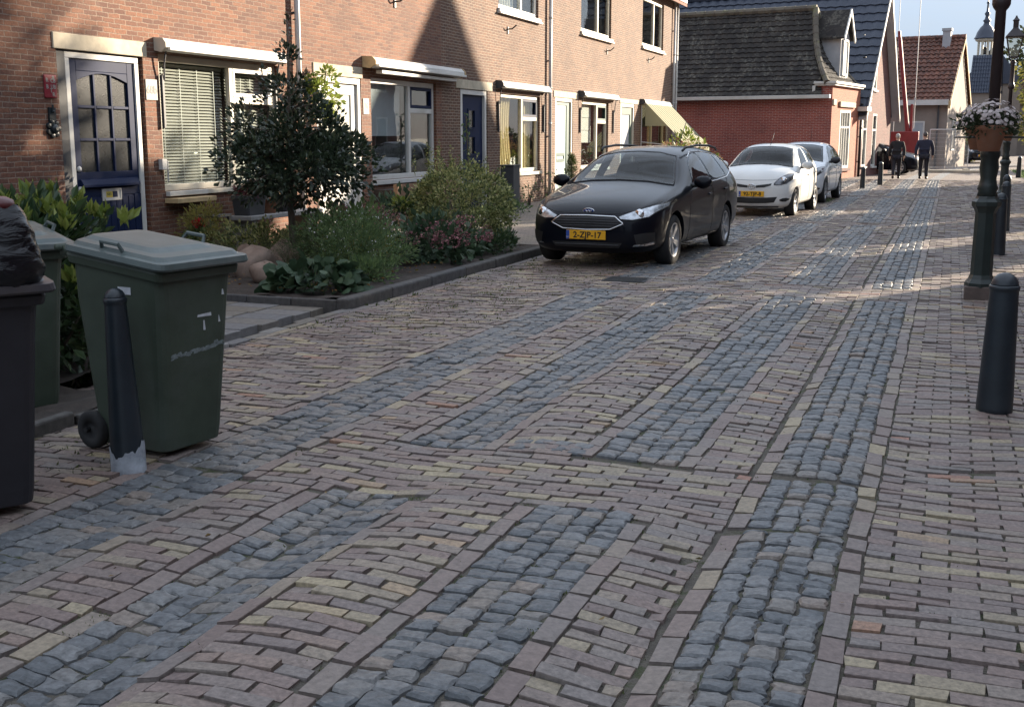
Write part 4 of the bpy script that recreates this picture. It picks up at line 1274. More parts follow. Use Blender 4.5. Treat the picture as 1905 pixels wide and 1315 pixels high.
for a, b_2, c_, e_ in holes:
    f = MB(); frame_bars(f, -0.04, a, b_2, c_, e_, 0.07, 0.07)
    if c_ < 1: f.span(-0.07, -0.01, a + 0.07, b_2 - 0.07, c_ + 1.33, c_ + 1.40)
    f = f.build('window', M['white'], bh, bevel=0.004, bseg=1)
    MB().span(-0.06, -0.05, a + 0.03, b_2 - 0.03, c_ + 0.03, e_ - 0.03).build('pane', M['glass'], f)
    MB().span(-0.22, -0.21, a - 0.1, b_2 + 0.1, c_ - 0.1, c_ + 1.33 if c_ < 1 else e_).build('curtain', M['netcurtain'], f)
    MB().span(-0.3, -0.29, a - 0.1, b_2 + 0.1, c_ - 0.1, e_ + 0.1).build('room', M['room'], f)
    MB().span(-0.05, 0.07, a - 0.05, b_2 + 0.05, c_ - 0.06, c_ - 0.003).build('sill', M['white'], f)
o_ = MB()
for k in range(10):
    a = k / 10 * 6.28; o_.box((0.02, 1.35 + 0.17 * math.cos(a), 2.98 + 0.20 * math.sin(a)), (0.04, 0.09, 0.09))
o_.build('wall_ornament', M['red'], bh, bevel=0.01)
downpipe(bh, -0.04, 2.6, 0.05, M['black'])
MB().span(0.0, 0.35, -0.35, 0.25, 2.52, 2.68).build('gutter', M['white'], bh)
# both stand somewhat farther off than first measured: moved out along their own lines of sight
for o_b in (rh, bh):
    o_b.location = (o_b.location.x * 1.12, o_b.location.y * 1.12, -0.19); o_b.scale = (1.12, 1.12, 1.12)
# ---- house with the red pantile roof
th = thing('rendered_house', 'tan rendered house with mottled red pantile roof and grey chimney', 'house', (-0.26, 65.0, 0), R(-9))
W, E, RZ, D = 6.4, 3.55, 6.75, 9.0
w = MB(); ym = W / 2
w.poly([(0, 0, -0.1), (0, W, -0.1), (0, W, E), (0, ym, RZ), (0, 0, E)])
w.poly([(-D, 0, -0.1), (0, 0, -0.1), (0, 0, E), (-D, 0, E)]); w.poly([(0, W, -0.1), (-D, W, -0.1), (-D, W, E), (0, W, E)])
w.poly([(-D, W, -0.1), (-D, 0, -0.1), (-D, 0, E), (-D, ym, RZ), (-D, W, E)])
w.build('wall', M['render_tan'], th)
rf = MB()
tile_field(rf, (-D, -0.25, E - 0.15), (0.12, -0.25, E - 0.15), (0.12, ym, RZ + 0.1), (-D, ym, RZ + 0.1), 15, 34, wave=0.045, step=0.07)
tile_field(rf, (0.12, W + 0.25, E - 0.15), (-D, W + 0.25, E - 0.15), (-D, ym, RZ + 0.1), (0.12, ym, RZ + 0.1), 15, 34, wave=0.045, step=0.07)
ro = rf.build('roof', M['tile_red'], th)
rt = MB(); ridge(rt, (-D, ym, RZ + 0.12), (0.12, ym, RZ + 0.12), 0.13); rt.build('ridge_tile', M['tile_red'], ro)
cm = MB().span(-0.95, -0.55, ym - 0.55, ym - 0.15, RZ - 1.0, RZ + 0.42); cm.span(-1.0, -0.5, ym - 0.6, ym - 0.10, RZ + 0.42, RZ + 0.56)
cm.build('chimney', M['greywood'], th)
g = MB().span(-D, 0.05, -0.40, -0.22, E - 0.32, E - 0.05); g.build('gutter', M['white'], th)
f = MB()
for u0, u1, z0, z1 in ((-2.05, -1.1, 0.95, 2.42),):
    f.span(u0, u0 + 0.08, -0.05, 0.04, z0, z1); f.span(u1 - 0.08, u1, -0.05, 0.04, z0, z1); f.span(u0 + 0.08, u1 - 0.08, -0.05, 0.04, z1 - 0.08, z1); f.span(u0 + 0.08, u1 - 0.08, -0.05, 0.04, z0, z0 + 0.08)
f = f.build('window', M['white'], th)
MB().span(-1.97, -1.18, -0.03, -0.012, 1.03, 2.34).build('pane', M['greyblind'], f)
f2 = MB(); frame_bars(f2, 0.01, 1.6, 2.7, 0.9, 2.5, 0.09, 0.08)
f2 = f2.build('window', M['white'], th); MB().span(0.005, 0.02, 1.7, 2.6, 1.0, 2.4).build('pane', M['frost'], f2)
bp = MB(); bp.span(0.02, 0.16, -0.30, 0.02, E - 0.5, E - 0.1)
for y_, s in ((-0.25, 1), (W + 0.25, -1)):
    bp.prism([(0.13, y_, E - 0.35), (0.13, ym, RZ - 0.12), (0.13, ym, RZ + 0.08), (0.13, y_, E - 0.12)][::s], (0.04, 0, 0))
bp.build('bargeboard', M['rawwood'], th)
dp = MB(); dp.tube([(-0.45, -0.07, 0), (-0.45, -0.07, E - 0.3)], 0.05, 6); dp.build('downpipe', M['darkgrey'], th)

# ---- far houses and the bell turret
fh = thing('house', 'small far house with dark blue tiled roof under the bell turret', 'house', (1.2, 106, 0), R(-5))
w = MB(); w.poly([(0, 0, 0), (2.2, 0, 0), (2.2, 0, 5.4), (0, 0, 5.4)]); w.poly([(2.2, 0, 0), (2.2, 4, 0), (2.2, 4, 5.4), (2.2, 2, 8.3), (2.2, 0, 5.4)]); w.poly([(0, 4, 0), (0, 0, 0), (0, 0, 5.4), (0, 2, 8.3), (0, 4, 5.4)])
w.build('wall', M['render_tan'], fh)
rf = MB(); tile_field(rf, (-0.1, -0.2, 5.2), (2.3, -0.2, 5.2), (2.3, 2, 8.4), (-0.1, 2, 8.4), 10, 12, wave=0.05); tile_field(rf, (2.3, 4.2, 5.2), (-0.1, 4.2, 5.2), (-0.1, 2, 8.4), (2.3, 2, 8.4), 10, 12, wave=0.05)
rf.build('roof', M['tile_blue'], fh)
bt = thing('church', 'distant church roof carrying an open bell turret with domed cap and spire', 'church', (2.25, 112, 0), 0)
w = MB(); w.span(-1.6, 3.2, 0.5, 9, 0, 6.2); w.build('wall', M['render_tan'], bt)
rf = MB(); rf.prism([(-1.8, 0.3, 6.2), (3.4, 0.3, 6.2), (0.8, 0.3, 9.6)], (0, 8.8, 0)); rf.build('roof', M['tile_blue'], bt)
tu = MB(); tu.span(-0.72, 0.72, -0.72, 0.72, 6.0, 8.6); tu.span(-0.80, 0.80, -0.80, 0.80, 8.6, 8.75)
tu = tu.build('turret_base', M['greywood'], bt)
ps = MB()
for a in range(8):
    q = a / 8 * 6.283 + 0.39
    ps.box((0.58 * math.cos(q), 0.58 * math.sin(q), 9.8), (0.15, 0.15, 2.1), q)
ps.lathe([(0.72, 10.75), (0.85, 10.85), (0.85, 10.95), (0.7, 11.0)], 8)
ps.build('lantern', M['cream'], tu)
bl = MB(); bl.smooth = True
bl.lathe([(0.0, 10.3), (0.12, 10.28), (0.2, 10.0), (0.3, 9.75), (0.36, 9.66), (0, 9.66)][::-1], 12); bl.lathe([(0.04, 10.3), (0.04, 10.8)], 6)
bl.build('bell', M['black'], tu)
dmn = MB(); dmn.smooth = True
dmn.lathe([(0.98, 10.98), (0.95, 11.05), (0.85, 11.2), (0.74, 11.55), (0.5, 11.95), (0.3, 12.15), (0.22, 12.35), (0.34, 12.5), (0.2, 12.65), (0.14, 12.9), (0.24, 13.1), (0.1, 13.3), (0.07, 13.9), (0.14, 14.0), (0.05, 14.15), (0.02, 16.3), (0, 16.35)], 10)
dmn.build('dome', M['tile_blue'], tu)
for o_t in [tu] : o_t.location.z = -0.95
fr2 = thing('house', 'far house with plain red roof between the lamp post and the trees', 'house', (4.2, 118, 0), R(-4))
w = MB().span(0, 7, 0, 5, 0, 4.6); w.build('wall', M['render_tan'], fr2)
rf = MB(); tile_field(rf, (-0.2, -0.2, 4.5), (7.2, -0.2, 4.5), (7.2, 2.5, 6.9), (-0.2, 2.5, 6.9), 10, 20, wave=0.05); tile_field(rf, (7.2, 5.2, 4.5), (-0.2, 5.2, 4.5), (-0.2, 2.5, 6.9), (7.2, 2.5, 6.9), 10, 20, wave=0.05)
rf.build('roof', M['tile_red'], fr2)

# ---- the opposite side of the street: stands outside the picture and shades it
def opp_house(label, x, y0, y1, h, rz_, depth=8.0, gable=False):
    t = thing('town_house', label, 'house', (x, y0, 0), 0, 'houses across the street')
    L = y1 - y0
    w = MB()
    # front faces -x
    hs = []
    n = max(1, int(L / 3))
    for i in range(n):
        u = L * (i + 0.5) / n
        hs.append((u - 0.6, u + 0.6, 0.8, 2.5)); 
        if h > 5: hs.append((u - 0.5, u + 0.5, 3.6, 5.0))
    tmp = MB(); wall_with_holes(tmp, 0, L, -0.1, h, hs, 0.12)
    w.add([(-v.x, v.y, v.z) for v in tmp.v], [f[::-1] for f in tmp.f])
    if gable:
        w.prism([(0, L, h), (0, L / 2, rz_), (0, 0, h)], (0.32, 0, 0)); rz_ -= 6.3; h -= 4.1; w.poly([(depth, 0, -0.1), (depth, L, -0.1), (depth, L, h), (depth, L / 2, rz_), (depth, 0, h)])
        w.poly([(0, 0, -0.1), (depth, 0, -0.1), (depth, 0, h), (0, 0, h)]); w.poly([(depth, L, -0.1), (0, L, -0.1), (0, L, h), (depth, L, h)])
    else:
        for u in (0, L): w.poly([(0, u, -0.1), (depth, u, -0.1), (depth, u, h), (depth / 2, u, rz_), (0, u, h)])
        w.poly([(depth, 0, -0.1), (depth, L, -0.1), (depth, L, h), (depth, 0, h)])
    w.build('wall', M['brick_dark'], t)
    r = MB()
    if gable:
        r.quad((0.3, -0.1, h - 0.05), (0.3, L / 2, rz_ + 0.1), (depth, L / 2, rz_ + 0.1), (depth, -0.1, h - 0.05)); r.quad((depth, L + 0.1, h - 0.05), (depth, L / 2, rz_ + 0.1), (0.3, L / 2, rz_ + 0.1), (0.3, L + 0.1, h - 0.05))
    else:
        r.quad((-0.3, 0, h - 0.2), (-0.3, L, h - 0.2), (depth / 2, L, rz_ + 0.1), (depth / 2, 0, rz_ + 0.1)); r.quad((depth + 0.3, L, h - 0.2), (depth + 0.3, 0, h - 0.2), (depth / 2, 0, rz_ + 0.1), (depth / 2, L, rz_ + 0.1))
    r.build('roof', M['roof_tile_red'], t)
    for a, b_2, c_, e_ in hs:
        f = MB(); frame_bars(f, 0.05, a, b_2, c_, e_, 0.08, 0.07); f = f.build('window', M['white'], t)
        MB().span(0.06, 0.07, a + 0.05, b_2 - 0.05, c_ + 0.05, e_ - 0.05).build('pane', M['frost'], f)
    return t
opp_house('dark brick house opposite the navy door, outside the picture', 4.6, -10, 6.5, 5.6, 9.0)
opp_house('second dark brick house opposite, next to the pavement trees', 4.6, 7.2, 18.6, 5.6, 9.5)
GA = opp_house('steep gabled house opposite that throws its pointed shadow on the terrace', 5.6, 40.7, 49.7, 7.3, 11.8, gable=True)

for k, (ya, yb, lab) in enumerate(((18.65, 21.0, 'tall added brick wall out of view, shading the near pavement'), (22.6, 25.9, 'second added brick wall out of view, shading the pavement'), (27.8, 31.0, 'third added brick wall out of view, shading the pavement'), (33.1, 37.8, 'long added shade wall out of view, ending before the gabled house'))):  # unseen walls added and spaced to lay shade stripes on the pavement
    t = thing('shade_wall', lab, 'wall', (4.85, ya, 0), 0, 'added walls that stripe the pavement with shade')
    MB().span(0, 0.22, 0, yb - ya, -0.1, 3.0 if k else 3.35).build('brickwork', M['brick_dark'], t)
    MB().span(-0.04, 0.26, -0.03, yb - ya + 0.03, 3.005 if k else 3.355, 3.07 if k else 3.42).build('coping', M['concrete'], t, bevel=0.01)
# ================================================================ cars (local +x = forward, +y = the car's left, origin midway on the ground)
def car_paint(name, col, rough=0.25, coat=1.0, metal=0.0):
    m, n, l, b = nt(name)
    x = noise(n, l, 2.0, 5, 0.6)
    r = ramp(n, [(0.3, tuple(c * 0.92 for c in col)), (0.7, tuple(min(1, c * 1.06) for c in col))])
    l.new(x.outputs['Fac'], r.inputs['Fac']); l.new(r.outputs['Color'], b.inputs['Base Color'])
    b.inputs['Roughness'].default_value = rough; b.inputs['Metallic'].default_value = metal
    b.inputs['Coat Weight'].default_value = coat; b.inputs['Coat IOR'].default_value = 1.33; b.inputs['Coat Roughness'].default_value = 0.02
    b.inputs['Specular IOR Level'].default_value = 0.1
    return m
M['paint_black'] = car_paint('paint_black', (0.003, 0.004, 0.008), 0.4, 0.5)
M['paint_white'] = car_paint('paint_white', (0.68, 0.68, 0.66), 0.4, 0.6)
M['paint_silver'] = car_paint('paint_silver', (0.66, 0.68, 0.71), 0.4, 0.7)
M['car_glass'] = glass_mat('car_glass', (0.55, 0.63, 0.68), 0.025)
M['chrome'] = plain('chrome', (0.70, 0.70, 0.71), 0.12, 0.04, 6, metal=1.0, bump_s=0)
M['alloy'] = plain('alloy', (0.42, 0.43, 0.45), 0.35, 0.08, 6, metal=0.7, bump_s=0)
M['plastic'] = plain('black_plastic', (0.014, 0.014, 0.015), 0.55, 0.2, 10)
M['headlight'] = plain('headlight', (0.42, 0.44, 0.47), 0.08, 0.5, 16, metal=0.6, bump_s=0.5, coat=1.0)
M['headlight_dark'] = plain('headlight_smoked', (0.10, 0.10, 0.11), 0.08, 0.6, 14, metal=0.6, bump_s=0.5, coat=1.0)
M['plate_yellow'] = plain('plate_yellow', (0.78, 0.40, 0.015), 0.4, 0.04, 6, bump_s=0)
M['plate_blue'] = plain('plate_blue', (0.03, 0.08, 0.35), 0.4, 0.04, 6, bump_s=0)
M['badge_blue'] = plain('badge_blue', (0.02, 0.05, 0.22), 0.25, 0.05, 6, bump_s=0)
M['lens_amber'] = plain('lens_amber', (0.5, 0.2, 0.03), 0.2, 0.1, 6, bump_s=0)

def loft_x(mb, rings):
    n = len(rings[0]); vs = [p for r_ in rings for p in r_]
    fs = [(i * n + k, i * n + (k + 1) % n, (i + 1) * n + (k + 1) % n, (i + 1) * n + k) for i in range(len(rings) - 1) for k in range(n)]
    fs.append(tuple(range(n))[::-1]); fs.append(tuple((len(rings) - 1) * n + k for k in range(n)))
    bm = bmesh.new(); v_ = [bm.verts.new(p) for p in vs]
    for f in fs: bm.faces.new([v_[i] for i in f])
    bmesh.ops.recalc_face_normals(bm, faces=bm.faces)
    bm.verts.ensure_lookup_table(); bm.verts.index_update()
    mb.add([tuple(v.co) for v in bm.verts], [[v.index for v in f.verts] for f in bm.faces]); bm.free()
M['cabin'] = plain('cabin_dark', (0.020, 0.020, 0.022), 0.8, 0.2, 8, bump_s=0)
M['seat'] = plain('car_seat', (0.022, 0.023, 0.027), 0.9, 0.2, 20, bump_s=0.2)

def car(name, label, spec, loc, rz, paint, group=None):
    t = thing(name, label, 'car', loc, rz, group)
    L = spec['L']; S = spec['S']
    def X(s): return L / 2 - s
    # ---- shell
    secs = []
    for k in range(len(S['s'])):
        s = S['s'][k]; w, zb, be, wb, tp, wt = (S[q][k] for q in ('w', 'zb', 'belt', 'wb', 'top', 'wt'))
        zm = zb + 0.5 * (be - zb)
        half = [(0, zb), (w * 0.84, zb), (w * 0.985, zb + 0.10), (w, zm), (w * 0.995, be - 0.10), (wb, be), (wb + (wt - wb) * 0.55, be + (tp - be) * 0.60), (wt, tp - 0.02 - 0.02 * min(1, (tp - be) / 0.4)), (wt * 0.62, tp + 0.012), (0, tp + 0.022)]
        secs.append([(X(s), y, z) for y, z in half] + [(X(s), -y, z) for y, z in half[-2:0:-1]])
    bm = bmesh.new()
    rows = [[bm.verts.new(p) for p in sec] for sec in secs]
    n = len(rows[0])
    for a, b in zip(rows[:-1], rows[1:]):
        for i in range(n):
            bm.faces.new((a[i], a[(i + 1) % n], b[(i + 1) % n], b[i]))
    for rw, rev in ((rows[0], True), (rows[-1], False)):
        h = n // 2
        for i in range(h):
            q = [rw[i], rw[i + 1], rw[(n - i - 1) % n], rw[(n - i) % n]]
            q = [v for k_, v in enumerate(q) if v not in q[:k_]]
            if len(q) >= 3:
                bm.faces.new(q if not rev else q[::-1])
    bmesh.ops.recalc_face_normals(bm, faces=bm.faces)
    me = bpy.data.meshes.new('body'); bm.to_mesh(me); bm.free()
    me.materials.append(paint)
    body = bpy.data.objects.new('body', me); COL.objects.link(body)
    sub = body.modifiers.new('s', 'SUBSURF'); sub.levels = 2; sub.render_levels = 2
    bake(body)
    r = spec['r']
    axles = [X(spec['fa']), X(spec['fa'] + spec['wbase'])]
    yo = spec['track']
    cutters = []
    for ax in axles:
        for sgn in (-1, 1):
            c = MB(); c.lathe([(r + 0.045, -0.15), (r + 0.045, 0.30)], 28, T=Matrix.Translation((ax, sgn * (yo - 0.10), r + 0.01)) @ Matrix.Rotation(R(-90 * sgn), 4, 'X'))
            co = c.build('cutter', paint); cutters.append(co)
            bo = body.modifiers.new('b', 'BOOLEAN'); bo.operation = 'DIFFERENCE'; bo.object = co; bo.solver = 'EXACT'
    bake(body)
    for co in cutters:
        md = co.data; bpy.data.objects.remove(co); bpy.data.meshes.remove(md)
    for p in body.data.polygons: p.use_smooth = True
    body.data.set_sharp_from_angle(angle=R(38))
    body.parent = t
    bvh = BVHTree.FromPolygons([v.co.copy() for v in body.data.vertices], [tuple(p.vertices) for p in body.data.polygons])
    def hit(axis, a, b):
        if axis == 'F': o, d = Vector((6, a, b)), Vector((-1, 0, 0))
        elif axis == 'B': o, d = Vector((-6, a, b)), Vector((1, 0, 0))
        elif axis == 'L': o, d = Vector((a, 4, b)), Vector((0, -1, 0))
        else: o, d = Vector((a, -4, b)), Vector((0, 1, 0))
        p, nn, _, _ = bvh.ray_cast(o, d)
        return (p, -d, nn) if p is not None else (None, None, None)
    def patch(nm, axis, up, lo, mat, off=0.004, nu=14, nv=6, par=t, thick=0.0):
        def samp(pl, s):
            q = s * (len(pl) - 1); i = min(int(q), len(pl) - 2); f = q - i
            return (pl[i][0] * (1 - f) + pl[i + 1][0] * f, pl[i][1] * (1 - f) + pl[i + 1][1] * f)
        vs, ok = [], True
        last = None
        for j in range(nv + 1):
            for i in range(nu + 1):
                a, b = samp(lo, i / nu), samp(up, i / nu)
                g = j / nv
                p, d, nn = hit(axis, a[0] + (b[0] - a[0]) * g, a[1] + (b[1] - a[1]) * g)
                if p is None:
                    p = last[0] if last else Vector((0, 0, 0)); nn = last[1] if last else Vector((0, 0, 1))
                last = (p, nn)
                if nn.dot(d if d is not None else nn) < 0: nn = -nn
                vs.append(p + nn * off)
        mb = MB(); mb.smooth = True
        w_ = nu + 1
        fs = [(j * w_ + i, j * w_ + i + 1, (j + 1) * w_ + i + 1, (j + 1) * w_ + i) for j in range(nv) for i in range(nu)]
        mb.add(vs, fs)
        return mb.build(nm, mat, par)
    # ---- cabin: hollow it out, then open the windows into it
    g = spec['glass']
    def cut(cm):
        co = cm.build('cutter', [paint, M['cabin']], t)
        for p_ in co.data.polygons: p_.material_index = 1
        bo = body.modifiers.new('b', 'BOOLEAN'); bo.operation = 'DIFFERENCE'; bo.object = co; bo.solver = 'EXACT'
        bake(body)
        md = co.data; bpy.data.objects.remove(co); bpy.data.meshes.remove(md)
    body.data.materials.append(M['cabin'])
    st_s = S['s']
    def sv(key, s_): return float(np.interp(s_, st_s, S[key]))
    c0, c1 = spec['cabin']
    rings = []
    for s_ in np.linspace(c0, c1, 12):
        be, wb, tp, wt = sv('belt', s_), sv('wb', s_), sv('top', s_), sv('wt', s_)
        zt = max(tp - 0.055, 0.75); zb_ = 0.50
        hf = [(wb - 0.10, zb_), (wb - 0.085, min(be, zt - 0.03)), (max(wt - 0.06, 0.3), zt - 0.012), (max(wt - 0.14, 0.2), zt)]
        rings.append([(X(s_), y_, z_) for y_, z_ in hf] + [(X(s_), -y_, z_) for y_, z_ in hf[::-1]])
    cm = MB(); loft_x(cm, rings); cut(cm)
    def prism_cut(poly, e0, e1, axis):
        cm = MB()
        cx_ = sum(p_[0] for p_ in poly) / len(poly); cz_ = sum(p_[1] for p_ in poly) / len(poly)
        q = [(cx_ + (a - cx_) * 0.975, cz_ + (b - cz_) * 0.96) for a, b in poly]
        if axis == 'x': pts_ = [(e0, a, b) for a, b in q]; ex_ = (e1 - e0, 0, 0)
        else: pts_ = [(a, e0, b) for a, b in q]; ex_ = (0, e1 - e0, 0)
        cm.prism(pts_, ex_)
        bm_ = bmesh.new()
        o_ = cm.build('cutter', [paint, M['cabin']], t)
        bm_.from_mesh(o_.data); bmesh.ops.recalc_face_normals(bm_, faces=bm_.faces); bm_.to_mesh(o_.data); bm_.free()
        for p_ in o_.data.polygons: p_.material_index = 1
        bo = body.modifiers.new('b', 'BOOLEAN'); bo.operation = 'DIFFERENCE'; bo.object = o_; bo.solver = 'EXACT'
        bake(body)
        md = o_.data; bpy.data.objects.remove(o_); bpy.data.meshes.remove(md)
    prism_cut(g['ws_lo'] + g['ws_up'][::-1], X(c0 - 0.35), X(c0 + 1.15), 'x')
    for nm, up, lo in g['side']:
        prism_cut([(X(a), b) for a, b in lo] + [(X(a), b) for a, b in up[::-1]], -1.3, 1.3, 'y')
    for p in body.data.polygons: p.use_smooth = True
    body.data.set_sharp_from_angle(angle=R(38))
    for sx_ in spec['seats']:
        for y_ in (-0.36, 0.36):
            mb = MB(); mb.box((X(sx_), y_, 0.62), (0.5, 0.50, 0.16)); mb.add([(X(sx_ + 0.18), y_ - 0.24, 0.62), (X(sx_ + 0.18), y_ + 0.24, 0.62), (X(sx_ + 0.30), y_ + 0.20, 1.10), (X(sx_ + 0.30), y_ - 0.20, 1.10), (X(sx_ + 0.30), y_ - 0.24, 0.62), (X(sx_ + 0.30), y_ + 0.24, 0.62), (X(sx_ + 0.40), y_ + 0.20, 1.10), (X(sx_ + 0.40), y_ - 0.20, 1.10)], [(0, 1, 2, 3), (7, 6, 5, 4), (3, 2, 6, 7), (0, 3, 7, 4), (1, 5, 6, 2)])
            mb.box((X(sx_ + 0.36), y_, 1.19), (0.09, 0.25, 0.15)); mb.build('seat', M['seat'], t, bevel=0.03)
    da = MB(); da.prism([(X(c0 + 0.02), -0.66, 0.80), (X(c0 + 0.62), -0.66, 0.80), (X(c0 + 0.62), -0.66, 0.93), (X(c0 + 0.45), -0.66, 0.985), (X(c0 + 0.12), -0.66, 0.96)], (0, 1.32, 0)); da.build('dashboard', M['cabin'], t, bevel=0.02)
    sw = MB(); sw.smooth = True
    sw.tube([(X(c0 + 0.72) + 0.05 * math.sin(a * 0.3927), 0.36 + 0.185 * math.cos(a * 0.3927), 0.93 + 0.17 * math.sin(a * 0.3927)) for a in range(17)], 0.016, 6, cap=False); sw.box((X(c0 + 0.72), 0.36, 0.93), (0.05, 0.16, 0.08)); sw.build('steering_wheel', M['black'], t)
    mr = MB(); mr.box((X(c0 + 0.78), 0, sv('top', c0 + 0.78) - 0.13), (0.03, 0.22, 0.065)); mr.build('rear_view_mirror', M['black'], t, bevel=0.01)
    def outline(nm, axis, pts, mat, rad, off=0.004, par=t, closed=True):
        ps = []
        pp = pts + [pts[0]] if closed else pts
        for a, b in zip(pp[:-1], pp[1:]):
            for k in range(6):
                f = k / 6
                p, d, nn = hit(axis, a[0] + (b[0] - a[0]) * f, a[1] + (b[1] - a[1]) * f)
                if p is not None: ps.append(p + d * off)
        p, d, nn = hit(axis, *pp[-1])
        if p is not None: ps.append(p + d * off)
        mb = MB(); mb.smooth = True; mb.tube(ps, rad, 6); return mb.build(nm, mat, par)
    # ---- glass
    patch('windscreen', 'F', g['ws_up'], g['ws_lo'], M['car_glass'], 0.005, 20, 10)
    for nm, up, lo in g['side']:
        for ax in 'LR': patch('side_window', ax, [(X(a), b) for a, b in up], [(X(a), b) for a, b in lo], M['car_glass'], 0.005, 10, 6)
    if 'rw_up' in g: patch('rear_window', 'B', g['rw_up'], g['rw_lo'], M['car_glass'], 0.005, 14, 6)
    if spec.get('ws_trim'): outline('windscreen_trim', 'F', g['ws_lo'] + g['ws_up'][::-1], M['plastic'], 0.012, 0.004)
    for ax in 'LR':
        if spec.get('chrome_line'): outline('window_trim', ax, [(X(a), b) for a, b in g['belt']], M['chrome'], 0.008, 0.004, closed=False)
        for sm in spec['seams']: outline('door_seam', ax, [(X(a), b) for a, b in sm], M['plastic'], 0.004, 0.000, closed=False)
        for hs, hz in spec['handles']:
            p, d, nn = hit(ax, X(hs), hz)
            if p: 
                mb = MB(); mb.box(p + d * 0.014, (0.17, 0.028, 0.028)); mb.build('door_handle', spec.get('handle_mat', paint), t, bevel=0.010)
    # ---- front details
    f = spec['front']
    for nm, up, lo, mt in f['patch']:
        patch(nm, 'F', up, lo, M[mt], 0.006, 16, 5)
    for nm, up, lo, mt in f['mirror']:
        patch(nm, 'F', up, lo, M[mt], 0.006, 12, 5)
        patch(nm, 'F', [(-a, b) for a, b in up], [(-a, b) for a, b in lo], M[mt], 0.006, 12, 5)
        if nm == 'headlight':
            for q in (1, -1):
                outline('headlight_rim', 'F', [(q * a, b) for a, b in lo + up[::-1]], M['plastic'], 0.007, 0.005)
                cy_ = q * (lo[1][0] + up[2][0]) / 2; cz_ = (lo[1][1] + up[2][1]) / 2
                p, d, nn = hit('F', cy_, cz_)
                if p:
                    lm = MB(); lm.smooth = True; lm.lathe([(0.062, 0.0), (0.055, 0.012), (0.03, 0.02), (0, 0.022)], 16, T=Matrix.Translation(p + d * 0.004) @ Matrix.Rotation(R(90), 4, 'Y')); lm.build('headlamp_lens', M['chrome'], t)
    for nm, pts, mt, rad in f.get('rim', []): outline(nm, 'F', pts, M[mt], rad, 0.008)
    for gz in f.get('bars', []):
        outline('grille_bar', 'F', [(-gz[1], gz[0]), (0, gz[0] + 0.006), (gz[1], gz[0])], M['darkgrey'], 0.006, 0.009, closed=False)
    outline('bonnet_seam', 'F', f['bonnet'], M['plastic'], 0.004, 0.0, closed=False)
    p, d, nn = hit('F', 0, f['plate_z'])
    px = p.x + 0.012
    pl = MB().box((px, 0, f['plate_z']), (0.012, 0.52, 0.11)); pl = pl.build('number_plate', M['plate_yellow'], t, bevel=0.003, bseg=1)
    MB().box((px + 0.001, -0.237, f['plate_z']), (0.0125, 0.042, 0.106)).build('plate_band', M['plate_blue'], pl)
    text(f['plate'], 0.104, M['black'], pl, on_plus_x(px + 0.0075, 0.02, f['plate_z'] - 0.003), ext=0.001, bold=0.022)
    text('NL', 0.028, M['white'], pl, on_plus_x(px + 0.009, -0.237, f['plate_z'] - 0.03), ext=0.0005)
    p, d, nn = hit('F', 0, f['badge_z'])
    bx_ = p.x + 0.006
    bd = MB(); bd.smooth = True
    def ell(mb, ry, rz_, tube, cy=0, cz=0, dx=0.0):
        mb.tube([(bx_ + dx, cy + ry * math.cos(a * 0.2618), f['badge_z'] + cz + rz_ * math.sin(a * 0.2618)) for a in range(25)], tube, 6, cap=False)
    if f['badge'] == 'oval':
        bd.add([(bx_, 0.072 * math.cos(k * 0.2618), f['badge_z'] + 0.030 * math.sin(k * 0.2618)) for k in range(24)], [tuple(range(24))])
        bo_ = bd.build('badge', M['badge_blue'], t)
        e = MB(); e.smooth = True; ell(e, 0.074, 0.031, 0.005); e.build('badge_rim', M['chrome'], bo_)
        sc = MB(); sc.tube([(bx_ + 0.003, -0.045 + 0.09 * i / 10, f['badge_z'] + 0.009 * math.sin(i * 1.5)) for i in range(11)], 0.004, 5); sc.build('badge_script', M['chrome'], bo_)
    else:
        bo_ = bd
        ell(bd, 0.068, 0.047, 0.008); ell(bd, 0.024, 0.043, 0.006, dx=0.004); ell(bd, 0.044, 0.016, 0.006, 0, 0.022, 0.004)
        bd.build('badge', M['chrome'], t)
    # ---- mirrors, wheels
    ms, mz = spec['mirror']
    for sgn, ax in ((1, 'L'), (-1, 'R')):
        p, d, nn = hit(ax, X(ms), mz)
        y0 = abs(p.y) if p else 0.85
        mb = MB(); mb.smooth = True
        hull_blob(mb, (X(ms) + 0.02, sgn * (y0 + 0.15), mz + 0.045), (0.075, 0.125, 0.085), 14, 9, 0.03, 3)
        mo = mb.build('wing_mirror', M[spec['mirror_mat']] if 'mirror_mat' in spec else paint, t)
        st = MB(); st.tube([(X(ms), sgn * (y0 - 0.02), mz), (X(ms) + 0.01, sgn * (y0 + 0.10), mz + 0.01)], 0.03, 8); st.build('stalk', M['plastic'], mo)
        mg = MB(); mg.box((X(ms) - 0.058, sgn * (y0 + 0.15), mz + 0.045), (0.012, 0.19, 0.11)); mg.build('mirror_glass', M['car_glass'], mo, bevel=0.004)
    for ax in axles:
        for sgn in (-1, 1):
            wheel(t, ax, sgn, yo, r, spec)
    for nm, pts, rad, mt in spec.get('tubes', []):
        mb = MB(); mb.smooth = True; mb.tube([(X(a), b, c) for a, b, c in pts], rad, 8); mb.build(nm, M[mt], t)
    un = MB().box((0, 0, 0.24), (L * 0.8, yo * 1.3, 0.06)); un.build('underbody', M['plastic'], t)
    return t

